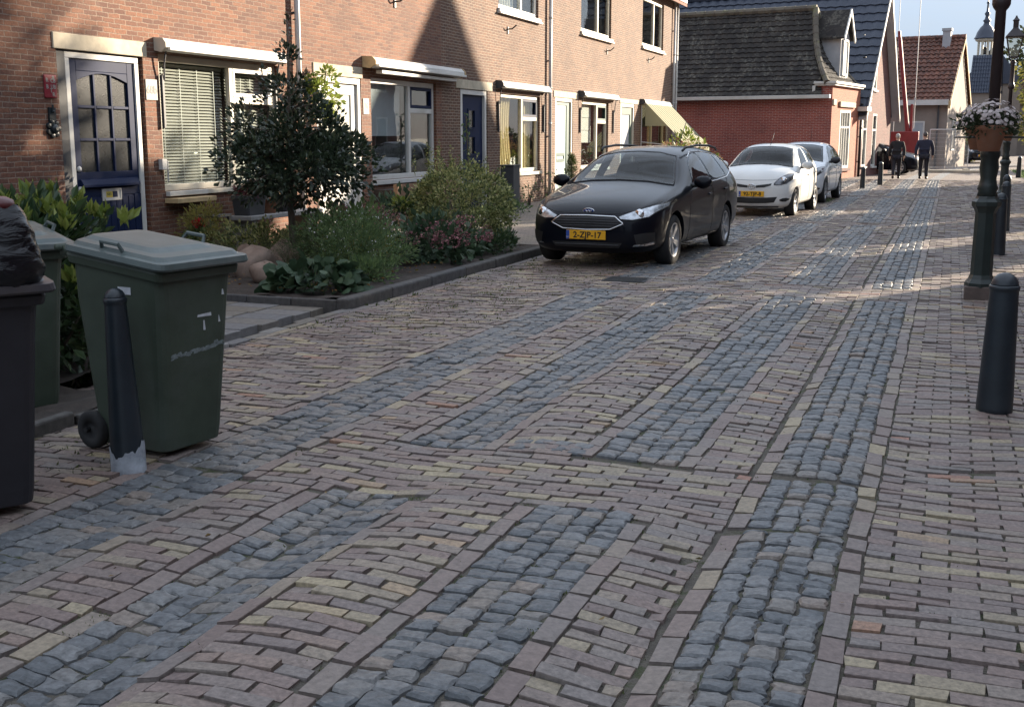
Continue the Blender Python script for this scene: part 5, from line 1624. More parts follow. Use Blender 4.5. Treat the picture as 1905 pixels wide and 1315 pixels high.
def wheel(t, ax, sgn, yo, r, spec):
    T = Matrix.Translation((ax, sgn * yo, r)) @ Matrix.Rotation(R(-90 * sgn), 4, 'X')
    if ax > 0 and spec.get('steer'): T = Matrix.Translation((ax, sgn * yo, r)) @ Matrix.Rotation(R(spec['steer']), 4, 'Z') @ Matrix.Rotation(R(-90 * sgn), 4, 'X')
    ri = r * 0.69
    mb = MB(); mb.smooth = True
    mb.lathe([(ri, -0.20), (r - 0.02, -0.205), (r - 0.002, -0.185), (r, -0.11), (r - 0.002, -0.025), (r - 0.02, -0.004), (ri + 0.02, 0.0), (ri, -0.01)], 30, T=T, cap=False)
    w = mb.build('wheel', M['rubber'], t)
    rm = MB(); rm.smooth = True
    rm.lathe([(ri, -0.01), (ri - 0.012, -0.005), (ri - 0.022, -0.02), (ri - 0.03, -0.12)], 30, T=T, cap=False)
    ns = spec.get('spokes', 5)
    rm.smooth = False
    for k in range(ns):
        a = 2 * math.pi * k / ns + 0.3
        for da in ((-0.16, 0.16) if spec.get('double') else (0,)):
            A = T @ Matrix.Rotation(a + da * 0.7, 4, 'Z')
            wd = 0.022 if spec.get('double') else 0.04
            rm.add([(0.03, -wd * 0.7, -0.035), (0.03, wd * 0.7, -0.035), (ri - 0.015, wd, -0.015), (ri - 0.015, -wd, -0.015), (0.03, -wd * 0.7, -0.07), (0.03, wd * 0.7, -0.07), (ri - 0.015, wd, -0.05), (ri - 0.015, -wd, -0.05)],
                   [(0, 1, 2, 3), (0, 4, 5, 1), (1, 5, 6, 2), (3, 2, 6, 7), (0, 3, 7, 4)] if sgn else [], A)
    rm.smooth = True
    rm.lathe([(0, -0.02), (0.03, -0.022), (0.06, -0.04), (0.065, -0.08)][::-1], 14, T=T, cap=False)
    rm.build('rim', M['alloy'], w)
    dk = MB(); dk.lathe([(0, -0.11), (ri - 0.02, -0.115)][::-1], 24, T=T, cap=False); dk.build('brake_disc', M['black'], w)

ESTATE = dict(cabin=(1.42, 4.20), seats=(2.35, 3.25), L=4.56, r=0.322, fa=0.88, wbase=2.65, track=0.885, mirror=(1.72, 0.98), ws_trim=True, chrome_line=True, double=True, spokes=5, steer=0,
    S=dict(s=[0.00, 0.07, 0.25, 0.55, 0.95, 1.28, 1.66, 2.08, 2.6, 3.2, 3.75, 4.15, 4.40, 4.53, 4.56],
           w=[0.46, 0.66, 0.815, 0.885, 0.905, 0.910, 0.910, 0.910, 0.91, 0.91, 0.905, 0.885, 0.85, 0.78, 0.70],
           zb=[0.30, 0.20, 0.175, 0.18, 0.19, 0.19, 0.19, 0.19, 0.19, 0.19, 0.20, 0.22, 0.27, 0.34, 0.42],
           belt=[0.56, 0.645, 0.735, 0.815, 0.88, 0.925, 0.95, 0.97, 0.985, 1.00, 1.015, 1.02, 1.0, 0.95, 0.88],
           wb=[0.42, 0.61, 0.745, 0.835, 0.870, 0.882, 0.888, 0.890, 0.890, 0.888, 0.872, 0.84, 0.79, 0.73, 0.66],
           top=[0.60, 0.700, 0.800, 0.885, 0.965, 1.025, 1.235, 1.425, 1.475, 1.480, 1.455, 1.40, 1.27, 1.05, 0.93],
           wt=[0.34, 0.50, 0.62, 0.68, 0.715, 0.73, 0.665, 0.605, 0.605, 0.60, 0.585, 0.565, 0.56, 0.56, 0.55]),
    glass=dict(ws_up=[(-0.54, 1.355), (-0.3, 1.405), (0, 1.418), (0.3, 1.405), (0.54, 1.355)], ws_lo=[(-0.74, 1.00), (-0.4, 1.045), (0, 1.06), (0.4, 1.045), (0.74, 1.00)],
        side=[('f', [(1.80, 1.05), (2.05, 1.27), (2.35, 1.37), (2.58, 1.395)], [(1.74, 1.005), (2.0, 1.01), (2.4, 1.02), (2.63, 1.03)]),
              ('r', [(2.67, 1.395), (2.95, 1.40), (3.15, 1.39), (3.36, 1.37)], [(2.71, 1.035), (2.95, 1.04), (3.25, 1.05), (3.52, 1.065)]),
              ('q', [(3.43, 1.365), (3.65, 1.345), (3.85, 1.31), (4.02, 1.25)], [(3.60, 1.07), (3.75, 1.085), (3.95, 1.11), (4.12, 1.15)])],
        belt=[(1.74, 0.99), (2.4, 1.0), (3.0, 1.015), (3.6, 1.045), (4.12, 1.13), (4.05, 1.26), (3.85, 1.33), (3.4, 1.39), (2.9, 1.42), (2.5, 1.41), (2.2, 1.345)],
        rw_up=[(-0.5, 1.3), (0, 1.34), (0.5, 1.3)], rw_lo=[(-0.6, 1.0), (0, 1.0), (0.6, 1.0)]),
    seams=[[(1.62, 0.98), (1.50, 0.75), (1.46, 0.34), (1.5, 0.27)], [(2.65, 1.02), (2.66, 0.70), (2.64, 0.30)], [(3.56, 1.05), (3.42, 0.80), (3.26, 0.55), (3.24, 0.30)], [(1.50, 0.28), (2.5, 0.27), (3.24, 0.29)]],
    handles=[(2.48, 0.84), (3.36, 0.88)],
    front=dict(plate='2-ZJP-17', plate_z=0.425, bars=[(0.535, 0.36), (0.565, 0.42), (0.595, 0.42), (0.625, 0.36), (0.305, 0.42)], badge='oval', badge_z=0.715,
        bonnet=[(-0.80, 0.83), (-0.60, 0.735), (-0.42, 0.695), (0, 0.69), (0.42, 0.695), (0.60, 0.735), (0.80, 0.83)],
        patch=[('grille', [(-0.475, 0.575), (-0.36, 0.655), (0, 0.665), (0.36, 0.655), (0.475, 0.575)], [(-0.475, 0.57), (-0.31, 0.500), (0, 0.49), (0.31, 0.500), (0.475, 0.57)], 'plastic'),
               ('lower_grille', [(-0.46, 0.335), (0, 0.34), (0.46, 0.335)], [(-0.42, 0.275), (0, 0.27), (0.42, 0.275)], 'plastic')],
        mirror=[('headlight', [(0.40, 0.655), (0.55, 0.715), (0.70, 0.765), (0.855, 0.815)], [(0.43, 0.625), (0.58, 0.615), (0.74, 0.65), (0.862, 0.765)], 'headlight'),
                ('fog_vent', [(0.60, 0.44), (0.72, 0.46), (0.80, 0.46)], [(0.63, 0.30), (0.72, 0.31), (0.80, 0.33)], 'plastic'),
                ('fog_strip', [(0.60, 0.315), (0.72, 0.325), (0.79, 0.345)], [(0.58, 0.295), (0.72, 0.300), (0.79, 0.315)], 'chrome')],
        rim=[('grille_rim', [(-0.475, 0.572), (-0.36, 0.655), (0, 0.665), (0.36, 0.655), (0.475, 0.572), (0.31, 0.50), (0, 0.49), (-0.31, 0.50)], 'chrome', 0.009)]),
    tubes=[('roof_rail', [(2.15, 0.585, 1.43), (2.25, 0.60, 1.472), (2.8, 0.605, 1.50), (3.5, 0.595, 1.492), (3.95, 0.575, 1.455), (4.05, 0.565, 1.43)], 0.017, 'plastic'), ('roof_rail', [(2.15, -0.585, 1.43), (2.25, -0.60, 1.472), (2.8, -0.605, 1.50), (3.5, -0.595, 1.492), (3.95, -0.575, 1.455), (4.05, -0.565, 1.43)], 0.017, 'plastic'),
           ('aerial', [(3.95, 0.0, 1.44), (4.1, 0.0, 1.60), (4.35, 0, 1.83)], 0.006, 'plastic'),
           ('wiper', [(1.36, 0.55, 1.04), (1.40, 0.1, 1.085), (1.44, -0.1, 1.09)], 0.010, 'plastic'), ('wiper', [(1.33, -0.1, 1.07), (1.40, -0.45, 1.06), (1.42, -0.6, 1.06)], 0.010, 'plastic')])
HATCH = dict(cabin=(1.02, 3.10), seats=(1.75, 2.45), L=3.42, r=0.282, fa=0.62, wbase=2.34, track=0.800, mirror=(1.22, 0.985), ws_trim=True, spokes=6,
    S=dict(s=[0.00, 0.06, 0.2, 0.42, 0.72, 0.92, 1.25, 1.65, 2.05, 2.45, 2.85, 3.12, 3.32, 3.40, 3.42],
           w=[0.44, 0.62, 0.735, 0.79, 0.805, 0.807, 0.808, 0.808, 0.808, 0.808, 0.805, 0.79, 0.74, 0.66, 0.58],
           zb=[0.30, 0.20, 0.17, 0.17, 0.18, 0.18, 0.18, 0.18, 0.18, 0.18, 0.19, 0.21, 0.26, 0.34, 0.42],
           belt=[0.56, 0.66, 0.75, 0.83, 0.89, 0.92, 0.935, 0.94, 0.95, 0.97, 1.0, 1.02, 1.0, 0.93, 0.85],
           wb=[0.40, 0.57, 0.68, 0.75, 0.775, 0.782, 0.788, 0.79, 0.79, 0.788, 0.775, 0.74, 0.68, 0.60, 0.53],
           top=[0.62, 0.745, 0.85, 0.93, 1.0, 1.04, 1.25, 1.425, 1.465, 1.46, 1.43, 1.36, 1.16, 1.0, 0.9],
           wt=[0.32, 0.47, 0.57, 0.62, 0.645, 0.655, 0.62, 0.565, 0.56, 0.555, 0.545, 0.53, 0.52, 0.5, 0.46]),
    glass=dict(ws_up=[(-0.51, 1.36), (-0.3, 1.40), (0, 1.415), (0.3, 1.40), (0.51, 1.36)], ws_lo=[(-0.655, 1.00), (-0.35, 1.045), (0, 1.06), (0.35, 1.045), (0.655, 1.00)],
        side=[('f', [(1.30, 1.06), (1.5, 1.24), (1.75, 1.36), (2.02, 1.39)], [(1.26, 0.99), (1.5, 0.985), (1.75, 0.985), (2.06, 0.99)]),
              ('r', [(2.11, 1.39), (2.35, 1.385), (2.6, 1.36), (2.82, 1.29)], [(2.15, 0.995), (2.4, 1.01), (2.7, 1.05), (2.95, 1.12)])],
        belt=[(1.26, 0.97), (2.0, 0.97)], rw_up=[(-0.45, 1.3), (0, 1.32), (0.45, 1.3)], rw_lo=[(-0.48, 1.05), (0, 1.05), (0.48, 1.05)]),
    seams=[[(1.16, 0.96), (1.06, 0.7), (1.04, 0.30)], [(2.09, 0.98), (2.10, 0.6), (2.08, 0.28)], [(2.9, 1.08), (2.72, 0.82), (2.56, 0.55), (2.52, 0.30)], [(1.05, 0.29), (2.52, 0.29)]],
    handles=[(1.92, 0.83), (2.68, 0.86)],
    front=dict(plate='92-TJP-8', plate_z=0.475, badge='rings', badge_z=0.625,
        bonnet=[(-0.74, 0.86), (-0.60, 0.79), (-0.4, 0.755), (0, 0.745), (0.4, 0.755), (0.60, 0.79), (0.74, 0.86)],
        patch=[('lower_grille', [(-0.52, 0.42), (-0.3, 0.405), (0, 0.40), (0.3, 0.405), (0.52, 0.42)], [(-0.46, 0.31), (-0.3, 0.29), (0, 0.285), (0.3, 0.29), (0.46, 0.31)], 'plastic'),
               ('bumper_lip', [(-0.55, 0.235), (0, 0.225), (0.55, 0.235)], [(-0.52, 0.205), (0, 0.20), (0.52, 0.205)], 'plastic')],
        mirror=[('headlight', [(0.445, 0.69), (0.54, 0.80), (0.66, 0.87), (0.745, 0.885)], [(0.45, 0.66), (0.56, 0.66), (0.67, 0.69), (0.755, 0.77)], 'headlight_dark'),
                ('grille', [(0.085, 0.645), (0.25, 0.665), (0.40, 0.685)], [(0.085, 0.60), (0.25, 0.61), (0.38, 0.645)], 'plastic'),
                ('fog_light', [(0.56, 0.365), (0.62, 0.395), (0.68, 0.40), (0.73, 0.38)], [(0.565, 0.34), (0.62, 0.325), (0.67, 0.325), (0.725, 0.36)], 'plastic')],
        rim=[]),
    tubes=[('aerial', [(1.72, 0.0, 1.45), (1.95, 0.0, 1.60), (2.1, 0, 1.72)], 0.006, 'plastic'), ('wiper', [(1.02, 0.4, 1.055), (1.05, 0, 1.08), (1.08, -0.2, 1.085)], 0.009, 'plastic')])
import copy
HATCH2 = copy.deepcopy(HATCH)
k_ = 3.95 / 3.42
HATCH2['cabin'] = (1.18, 3.58); HATCH2['seats'] = (2.0, 2.8); HATCH2['L'] = 3.95; HATCH2['r'] = 0.305; HATCH2['fa'] = 0.78; HATCH2['wbase'] = 2.50; HATCH2['track'] = 0.80
HATCH2['S']['s'] = [a * k_ for a in HATCH2['S']['s']]; HATCH2['mirror'] = (1.42, 0.985)
HATCH2['glass']['side'] = [(n, [(a * k_, b) for a, b in u], [(a * k_, b) for a, b in l]) for n, u, l in HATCH2['glass']['side']]
HATCH2['seams'] = [[(a * k_, b) for a, b in s] for s in HATCH2['seams']]; HATCH2['handles'] = [(a * k_, b) for a, b in HATCH2['handles']]
HATCH2['front']['plate'] = ''; HATCH2['mirror_mat'] = 'black'; HATCH2['spokes'] = 8
HATCH2['tubes'] = [('aerial', [(3.1, 0.0, 1.44), (3.2, 0.0, 1.65), (3.28, 0, 1.85)], 0.006, 'plastic')]
CARG = 'cars parked along the terrace'
def ang(fx, fy): return math.atan2(fy, fx)
# front axle middles: estate (-4.2, 14.62), hatch (-3.75, 24.5)
def place_car(spec, ax, ay, head):
    c, s = math.cos(head), math.sin(head)
    d = spec['L'] / 2 - spec['fa']
    return (ax - d * c, ay - d * s, float(hgt(ax, ay)) - 0.004)
hd = ang(-0.065, -1.0)
car('estate_car', 'glossy black estate car with roof rails and plate 2-ZJP-17', ESTATE, place_car(ESTATE, -4.11, 14.62, hd), hd, M['paint_black'], CARG)
hd = ang(-0.06, -1.0)
car('hatchback_car', 'small white hatchback car with dappled side and plate 92-TJP-8', HATCH, place_car(HATCH, -3.72, 24.6, hd), hd, M['paint_white'], CARG)
hd = ang(-0.05, -1.0)
car('hatchback_car', 'pale silver-white hatchback half hidden behind the small white car', HATCH2, place_car(HATCH2, -3.62, 29.7, hd), hd, M['paint_silver'], CARG)
hd = ang(1.0, -0.12)
FAR = copy.deepcopy(HATCH2)
car('hatchback_car', 'dark car nosing out beyond the blue-roofed house, behind the walking man', FAR, (-3.15, 54.2, 0.0), hd, M['paint_black'])
hd = ang(0.05, -1.0)
car('hatchback_car', 'dark car parked far up the street behind the hanging flower pots', copy.deepcopy(HATCH2), (1.75, 80.0, 0.0), hd, M['paint_black'])
# ================================================================ bins, bollards, lamp posts, people, lift
M['bin_green'] = plain('bin_green', (0.044, 0.060, 0.042), 0.55, 0.2, 4, dirt=(0.075, 0.088, 0.078))
M['lid_green'] = plain('lid_green', (0.072, 0.094, 0.090), 0.45, 0.22, 4, dirt=(0.16, 0.155, 0.15))
M['bin_brown'] = plain('bin_brown', (0.020, 0.019, 0.024), 0.5, 0.2, 5)
M['lid_brown'] = plain('lid_brown', (0.034, 0.030, 0.034), 0.42, 0.25, 4, dirt=(0.07, 0.055, 0.05))
M['scuff'] = plain('scuff', (0.16, 0.19, 0.19), 0.8, 0.4, 30)
M['sticker'] = plain('white_sticker', (0.50, 0.52, 0.55), 0.6, 0.2, 20)
def rrect(hx, hy, r, n=4):
    pts = []
    for cx, cy, a0 in ((hx - r, hy - r, 0), (-hx + r, hy - r, 90), (-hx + r, -hy + r, 180), (hx - r, -hy + r, 270)):
        for k in range(n + 1):
            a = R(a0 + 90 * k / n); pts.append((cx + r * math.cos(a), cy + r * math.sin(a)))
    return pts
def loft(mb, rings, cap=(True, True)):
    n = len(rings[0]); vs = [p for r_ in rings for p in r_]
    fs = [(i * n + k, i * n + (k + 1) % n, (i + 1) * n + (k + 1) % n, (i + 1) * n + k) for i in range(len(rings) - 1) for k in range(n)]
    if cap[0]: fs.append(tuple(range(n))[::-1])
    if cap[1]: fs.append(tuple((len(rings) - 1) * n + k for k in range(n)))
    mb.add(vs, fs)
def bin_(label, loc, rz, body_m, lid_m, lid_open=0.0, extra=True):
    t = thing('wheelie_bin', label, 'wheelie bin', loc, rz, 'wheelie bins by the hedge')
    b = MB()
    def ring(hx, hy, z, dx=0.0, r=0.06): return [(x + dx, y, z) for x, y in rrect(hx, hy, r)]
    loft(b, [ring(0.240, 0.205, 0.03, 0.0), ring(0.249, 0.213, 0.10, 0.0), ring(0.308, 0.250, 0.80, 0.0), [(x, y, z - 0.112 * x) for x, y, z in ring(0.310, 0.265, 0.985, 0.01)]], (True, True))
    # rim under the lid, vertical ribs on the front
    loft(b, [[(x, y, z - 0.112 * x) for x, y, z in q] for q in (ring(0.326, 0.280, 0.945, 0.015, 0.04), ring(0.333, 0.286, 0.985, 0.015, 0.04), ring(0.326, 0.280, 1.004, 0.015, 0.04))])
    bo = b.build('bin_body', body_m, t, bevel=0.006)
    # lid: sloping slab with a raised middle and rear hinge
    l = MB(); l.smooth = False
    def lr(hx, hy, z0, k, dx=0.0, r=0.05): return [(x + dx, y, z0 - k * (x + dx)) for x, y in rrect(hx, hy, r)]
    k = 0.112
    loft(l, [lr(0.342, 0.312, 1.007, k, 0.05), lr(0.348, 0.318, 1.017, k, 0.05), lr(0.342, 0.312, 1.044, k, 0.05), lr(0.315, 0.285, 1.048, k, 0.045), lr(0.300, 0.270, 1.066, k, 0.04), lr(0.262, 0.212, 1.070, k, -0.01), lr(0.232, 0.180, 1.086, k, -0.02), lr(0.195, 0.14, 1.089, k, -0.02)])
    lo = l.build('lid', lid_m, t, bevel=0.004)
    for s in (-1, 1):
        h = MB()
        h.tube([(0.10, s * 0.268, 1.04), (0.09, s * 0.290, 1.085), (-0.03, s * 0.290, 1.097), (-0.05, s * 0.268, 1.06)], 0.011, 6)
        h.build('lid_grip', lid_m, lo)
    hb = MB(); hb.smooth = True
    hb.tube([(-0.41, -0.25, 1.045), (-0.41, 0.25, 1.045)], 0.018, 8)
    for y in (-0.2, 0.2): hb.box((-0.365, y, 1.03), (0.10, 0.05, 0.05))
    hb.build('handle', body_m, t)
    for s in (-1, 1):
        w = MB(); w.smooth = True
        T = Matrix.Translation((-0.255, s * 0.222, 0.10)) @ Matrix.Rotation(R(-90 * s), 4, 'X')
        w.lathe([(0.0, -0.03), (0.085, -0.03), (0.10, -0.02), (0.10, 0.02), (0.085, 0.03), (0.05, 0.025), (0.045, 0.012), (0, 0.012)], 20, T=T)
        w.build('wheel', M['rubber'], t)
    ax = MB(); ax.tube([(-0.275, -0.26, 0.10), (-0.275, 0.26, 0.10)], 0.014, 6); ax.build('axle', M['black'], t)
    return t
GB = bin_('big green wheelie bin with scuffed front beside the leaning bollard', (-3.82, 4.90, 0.0), R(-9), M['bin_green'], M['lid_green'])
# scuffs, stickers on its front (local +x) and side (local -y)
def front_x(z): return 0.249 + (0.308 - 0.249) * (z - 0.10) / 0.70 if z < 0.8 else 0.308 + 0.015 * (z - 0.8) / 0.155
def side_y(z): return -(0.222 + 0.040 * (z - 0.10) / 0.70)
sc = MB()
for i in range(46):
    y = -0.17 + 0.37 * i / 46 + random.gauss(0, 0.003); z = 0.52 + 0.028 * (i / 46) + random.gauss(0, 0.006)
    d = random.uniform(0.008, 0.02); x = front_x(z) + 0.0012
    sc.poly([(x, y - d, z - d * 0.5), (x, y + d, z - d * 0.3), (x + 0.0002, y + d * 0.6, z + d * 0.6), (x, y - d * 0.7, z + d * 0.4)])
sc.build('scuff', M['scuff'], GB)
for (y0, y1, z0, z1) in ((0.0, 0.10, 0.70, 0.718), (0.042, 0.058, 0.63, 0.70), (0.15, 0.165, 0.66, 0.70), (0.17, 0.19, 0.80, 0.83)):
    ym = (y0 + y1) / 2; zm = (z0 + z1) / 2; x = front_x(zm) + 0.0014
    st = MB().poly([(x, y0, z0 + random.uniform(0, .01)), (x, y1, z0), (x, y1 - random.uniform(0, .01), z1), (x, y0 + .004, z1 - random.uniform(0, .006))]); st.build('paint_mark', M['sticker'], GB)

s2 = MB(); yy = -(0.250 + 0.010 * 0.45) - 0.0035
s2.poly([(0.03, yy, 0.835), (0.12, yy, 0.835), (0.12, yy, 0.872), (0.03, yy, 0.872)])
so2 = s2.build('sticker', M['sticker'], GB)
bin_('green wheelie bin standing against the hedge, behind the black bin', (-5.20, 5.30, 0.0), R(-30), M['bin_green'], M['lid_green'])
BB = bin_('black-brown wheelie bin with a tied refuse bag on its lid', (-3.96, 3.75, 0.0), R(-30), M['bin_brown'], M['lid_brown'])
M['bag'] = plain('bag_plastic', (0.006, 0.006, 0.008), 0.2, 0.2, 5, bump_s=0.0, spec=0.4)
m_ = M['bag']; n_, l_ = m_.node_tree.nodes, m_.node_tree.links
x_ = noise(n_, l_, 5, 5, 0.55, dist=0.8); mp_ = n_.new('ShaderNodeMapping'); mp_.inputs['Scale'].default_value = (1.0, 1.0, 2.8); tc_ = n_.new('ShaderNodeTexCoord'); l_.new(tc_.outputs['Object'], mp_.inputs['Vector']); l_.new(mp_.outputs['Vector'], x_.inputs['Vector']); l_.new(bump(n_, l_, x_.outputs['Fac'], 0.5, 0.03), n_['Principled BSDF'].inputs['Normal'])
mb = MB(); mb.smooth = True
seg = 40; prof = [(0.02, -0.03), (0.17, -0.02), (0.20, 0.04), (0.21, 0.10), (0.195, 0.17), (0.185, 0.20), (0.17, 0.26), (0.165, 0.30), (0.14, 0.36), (0.11, 0.41), (0.09, 0.44)]
vs, fs = [], []
prof2 = []
for (a, b), (c, d) in zip(prof[:-1], prof[1:]):
    for k in range(4): prof2.append((a + (c - a) * k / 4, b + (d - b) * k / 4))
for i, (r_, z_) in enumerate(prof2):
    for k in range(seg):
        a = 2 * math.pi * k / seg
        rr = r_ * (1 + 0.05 * math.sin(3 * a + 4 * z_) + 0.016 * math.sin(62 * z_ + 2.3 * math.sin(2 * a) + a) + 0.02 * math.sin(9 * a + 30 * z_))
        vs.append((rr * math.cos(a), rr * math.sin(a), z_ + 0.012 * math.sin(5 * a + 2)))
for i in range(len(prof2) - 1):
    for k in range(seg): fs.append((i * seg + k, i * seg + (k + 1) % seg, (i + 1) * seg + (k + 1) % seg, (i + 1) * seg + k))
mb.add(vs, fs); bg = mb.build('refuse_bag', M['bag']); bg.location = (-3.64, 3.74, 1.01); bg.scale = (0.66, 0.66, 0.72)
tag(bg, 'shiny black refuse bag standing on the black-brown bin under a red tub', 'refuse bag')
rp = MB(); rp.smooth = True
rp.lathe([(0.0, 0.40), (0.13, 0.40), (0.155, 0.415), (0.16, 0.44), (0.15, 0.465), (0.10, 0.485), (0, 0.49)], 28, (-0.02, -0.01, 0))
M['tub'] = plain('red_tub', (0.085, 0.016, 0.018), 0.4, 0.15, 6, dirt=(0.12, 0.05, 0.045))
rpo = rp.build('plastic_tub', M['tub']); rpo.location = (-3.68, 3.74, 1.0); rpo.scale = (0.55, 0.55, 0.74)
tag(rpo, 'round dull red plastic tub lying on the black refuse bag', 'tub')

# ---- bollards
M['bollard'] = plain('bollard_paint', (0.012, 0.019, 0.026), 0.42, 0.25, 8, dirt=(0.03, 0.036, 0.042))
M['peeled'] = plain('peeled_paint', (0.33, 0.36, 0.40), 0.8, 0.35, 18)
def bollard(label, loc, H, rb, rt_, tilt=(0, 0), group='cast iron bollards'):
    t = thing('bollard', label, 'bollard', loc, 0, group)
    t.rotation_euler = (R(tilt[0]), R(tilt[1]), 0)
    mb = MB(); mb.smooth = True
    mb.lathe([(rb, -0.03), (rb, 0.02), (rb * 0.985, 0.1), (rt_ * 1.04, H - 0.10), (rt_ * 1.05, H - 0.088), (rt_ * 1.12, H - 0.082), (rt_ * 1.12, H - 0.065), (rt_ * 1.02, H - 0.06)], 24)
    mb.build('post', M['bollard'], t)
    h = MB(); h.smooth = True
    h.lathe([(rt_ * 1.02, H - 0.06)] + [(rt_ * 1.0 * math.cos(R(a)), H - 0.06 + rt_ * 0.95 * math.sin(R(a))) for a in (5, 20, 40, 60, 78, 90)], 24)
    h.build('head', M['bollard'], t)
    return t
bl = bollard('leaning black bollard with flaked grey foot in front of the big green bin', (-3.69, 4.47, 0.0), 0.90, 0.082, 0.050, (-2, -3.0))
pf = MB(); pf.smooth = True
seg = 96; vs = []; 
for z_ in (-0.02, 0.03, None):
    for k in range(seg):
        a = 2 * math.pi * k / seg
        zz = z_ if z_ is not None else 0.10 + 0.028 * math.sin(2 * a + 1) + 0.012 * math.sin(5 * a) + 0.007 * math.sin(17 * a) + random.uniform(-0.004, 0.004)
        r_ = 0.0835
        vs.append((r_ * math.cos(a), r_ * math.sin(a), zz))
pf.add(vs, [(i * seg + k, i * seg + (k + 1) % seg, (i + 1) * seg + (k + 1) % seg, (i + 1) * seg + k) for i in range(2) for k in range(seg)])
pf.build('peeled_foot', M['peeled'], bl)
bollard('upright dark bollard on the pavement in front of the lamp post', (0.34, 7.22, float(hgt(0.34, 7.22))), 0.80, 0.102, 0.076, (0, 0.4))
for lab, x, y in (('bollard just behind the flowered lamp post base', 0.70, 17.3), ('second bollard beyond the flowered lamp post', 0.95, 21.9), ('bollard with a pale worn head in front of the second lamp post', 1.12, 25.8), ('far bollard past the second lamp post near the grass', 2.62, 51.0)):
    bollard(lab, (x, y, float(hgt(x, y)) if y < 47 else 0.0), 0.84, 0.10, 0.074)
bollard('dark bollard in front of the white window of the blue-roofed house', (-2.55, 38.6, float(hgt(-2.6, 38.6))), 0.68, 0.085, 0.065)
bollard('dark bollard just before the walking man in black', (-2.18, 41.6, float(hgt(-2.2, 41.6))), 0.78, 0.09, 0.068)

# ---- lamp posts
M['lamp_green'] = plain('lamp_green', (0.016, 0.026, 0.024), 0.42, 0.2, 7, dirt=(0.035, 0.04, 0.036))
M['lamp_shaft'] = plain('lamp_shaft', (0.030, 0.020, 0.021), 0.45, 0.2, 7)
def lamp(label, loc):
    t = thing('street_lamp', label, 'street lamp', loc, 0, 'cast iron street lamps')
    p = MB(); p.box((0, 0, 0.05), (0.30, 0.30, 0.16)); p.build('plinth', plain('plinth_stone', (0.10, 0.075, 0.065), 0.85, 0.25, 9), t, bevel=0.01)
    mb = MB()
    mb.lathe([(0.155, 0.12), (0.155, 0.16), (0.125, 0.20), (0.106, 0.24), (0.098, 0.86), (0.115, 0.90), (0.138, 0.93), (0.138, 0.97), (0.11, 1.0), (0.092, 1.04)], 8)
    mb.smooth = True
    mb.lathe([(0.10, 1.03), (0.085, 1.07), (0.10, 1.10), (0.085, 1.14), (0.075, 1.20), (0.092, 1.30), (0.082, 1.38), (0.095, 1.42), (0.095, 1.46), (0.07, 1.50)], 16)
    mb.build('pedestal', M['lamp_green'], t)
    s = MB(); s.smooth = True
    s.lathe([(0.056, 1.48), (0.049, 2.80), (0.072, 2.83), (0.085, 2.86), (0.085, 2.92), (0.065, 2.96), (0.055, 3.00), (0.045, 3.45), (0.07, 3.50), (0.03, 3.56)], 16)
    s.build('shaft', M['lamp_shaft'], t)
    ln = MB()
    for k in range(4):
        a = R(45 + 90 * k)
        ln.tube([(0.14 * math.cos(a), 0.14 * math.sin(a), 3.62), (0.27 * math.cos(a), 0.27 * math.sin(a), 4.12)], 0.013, 6)
        ln.tube([(0.02 * math.cos(a), 0.02 * math.sin(a), 3.52), (0.12 * math.cos(a), 0.12 * math.sin(a), 3.56), (0.14 * math.cos(a), 0.14 * math.sin(a), 3.63)], 0.012, 6)
    ln.lathe([(0.15, 3.60), (0.15, 3.63), (0.13, 3.64)], 4, T=Matrix.Rotation(R(45), 4, 'Z'))
    ln.lathe([(0.31, 4.11), (0.32, 4.14), (0.10, 4.34), (0.09, 4.36), (0.09, 4.52), (0.12, 4.54), (0.05, 4.60), (0.02, 4.66)], 4, T=Matrix.Rotation(R(45), 4, 'Z'))
    ln = ln.build('lantern', M['lamp_shaft'], t)
    g = MB()
    c = [(math.cos(R(45 + 90 * k)), math.sin(R(45 + 90 * k))) for k in range(4)]
    for k in range(4):
        a, b = c[k], c[(k + 1) % 4]
        g.quad((0.138 * a[0], 0.138 * a[1], 3.64), (0.138 * b[0], 0.138 * b[1], 3.64), (0.262 * b[0], 0.262 * b[1], 4.11), (0.262 * a[0], 0.262 * a[1], 4.11))
    g.build('lantern_glass', glass_mat('lantern_glass', (0.85, 0.85, 0.80), 0.12, 0.1), ln)
    hp = MB(); hp.tube([(0.34 * math.cos(a * 0.5236), 0.34 * math.sin(a * 0.5236), 1.60) for a in range(13)], 0.010, 6, cap=False)
    for a in (0, 1.57, 3.14, 4.71): hp.tube([(0.06 * math.cos(a), 0.06 * math.sin(a), 1.6), (0.34 * math.cos(a), 0.34 * math.sin(a), 1.6)], 0.010, 6)
    hp.build('pot_ring', M['lamp_green'], t)
    return t
LA = lamp('near dark iron street lamp carrying hanging flower pots', (0.37, 12.5, float(hgt(0.37, 12.5))))
lamp('farther street lamp with its glass lantern in view', (1.37, 33.3, float(hgt(1.37, 33.3))))
M['petal'] = island_mat('petal', [(0, (0.50, 0.42, 0.41)), (0.5, (0.58, 0.52, 0.49)), (1, (0.42, 0.34, 0.34))], 0.8, 20, 0.15, 0, trans=0.2)
M['fl_leaf'] = island_mat('flower_leaf', [(0, (0.018, 0.030, 0.012)), (1, (0.040, 0.058, 0.022))], 0.7, 20, 0.2, 0)
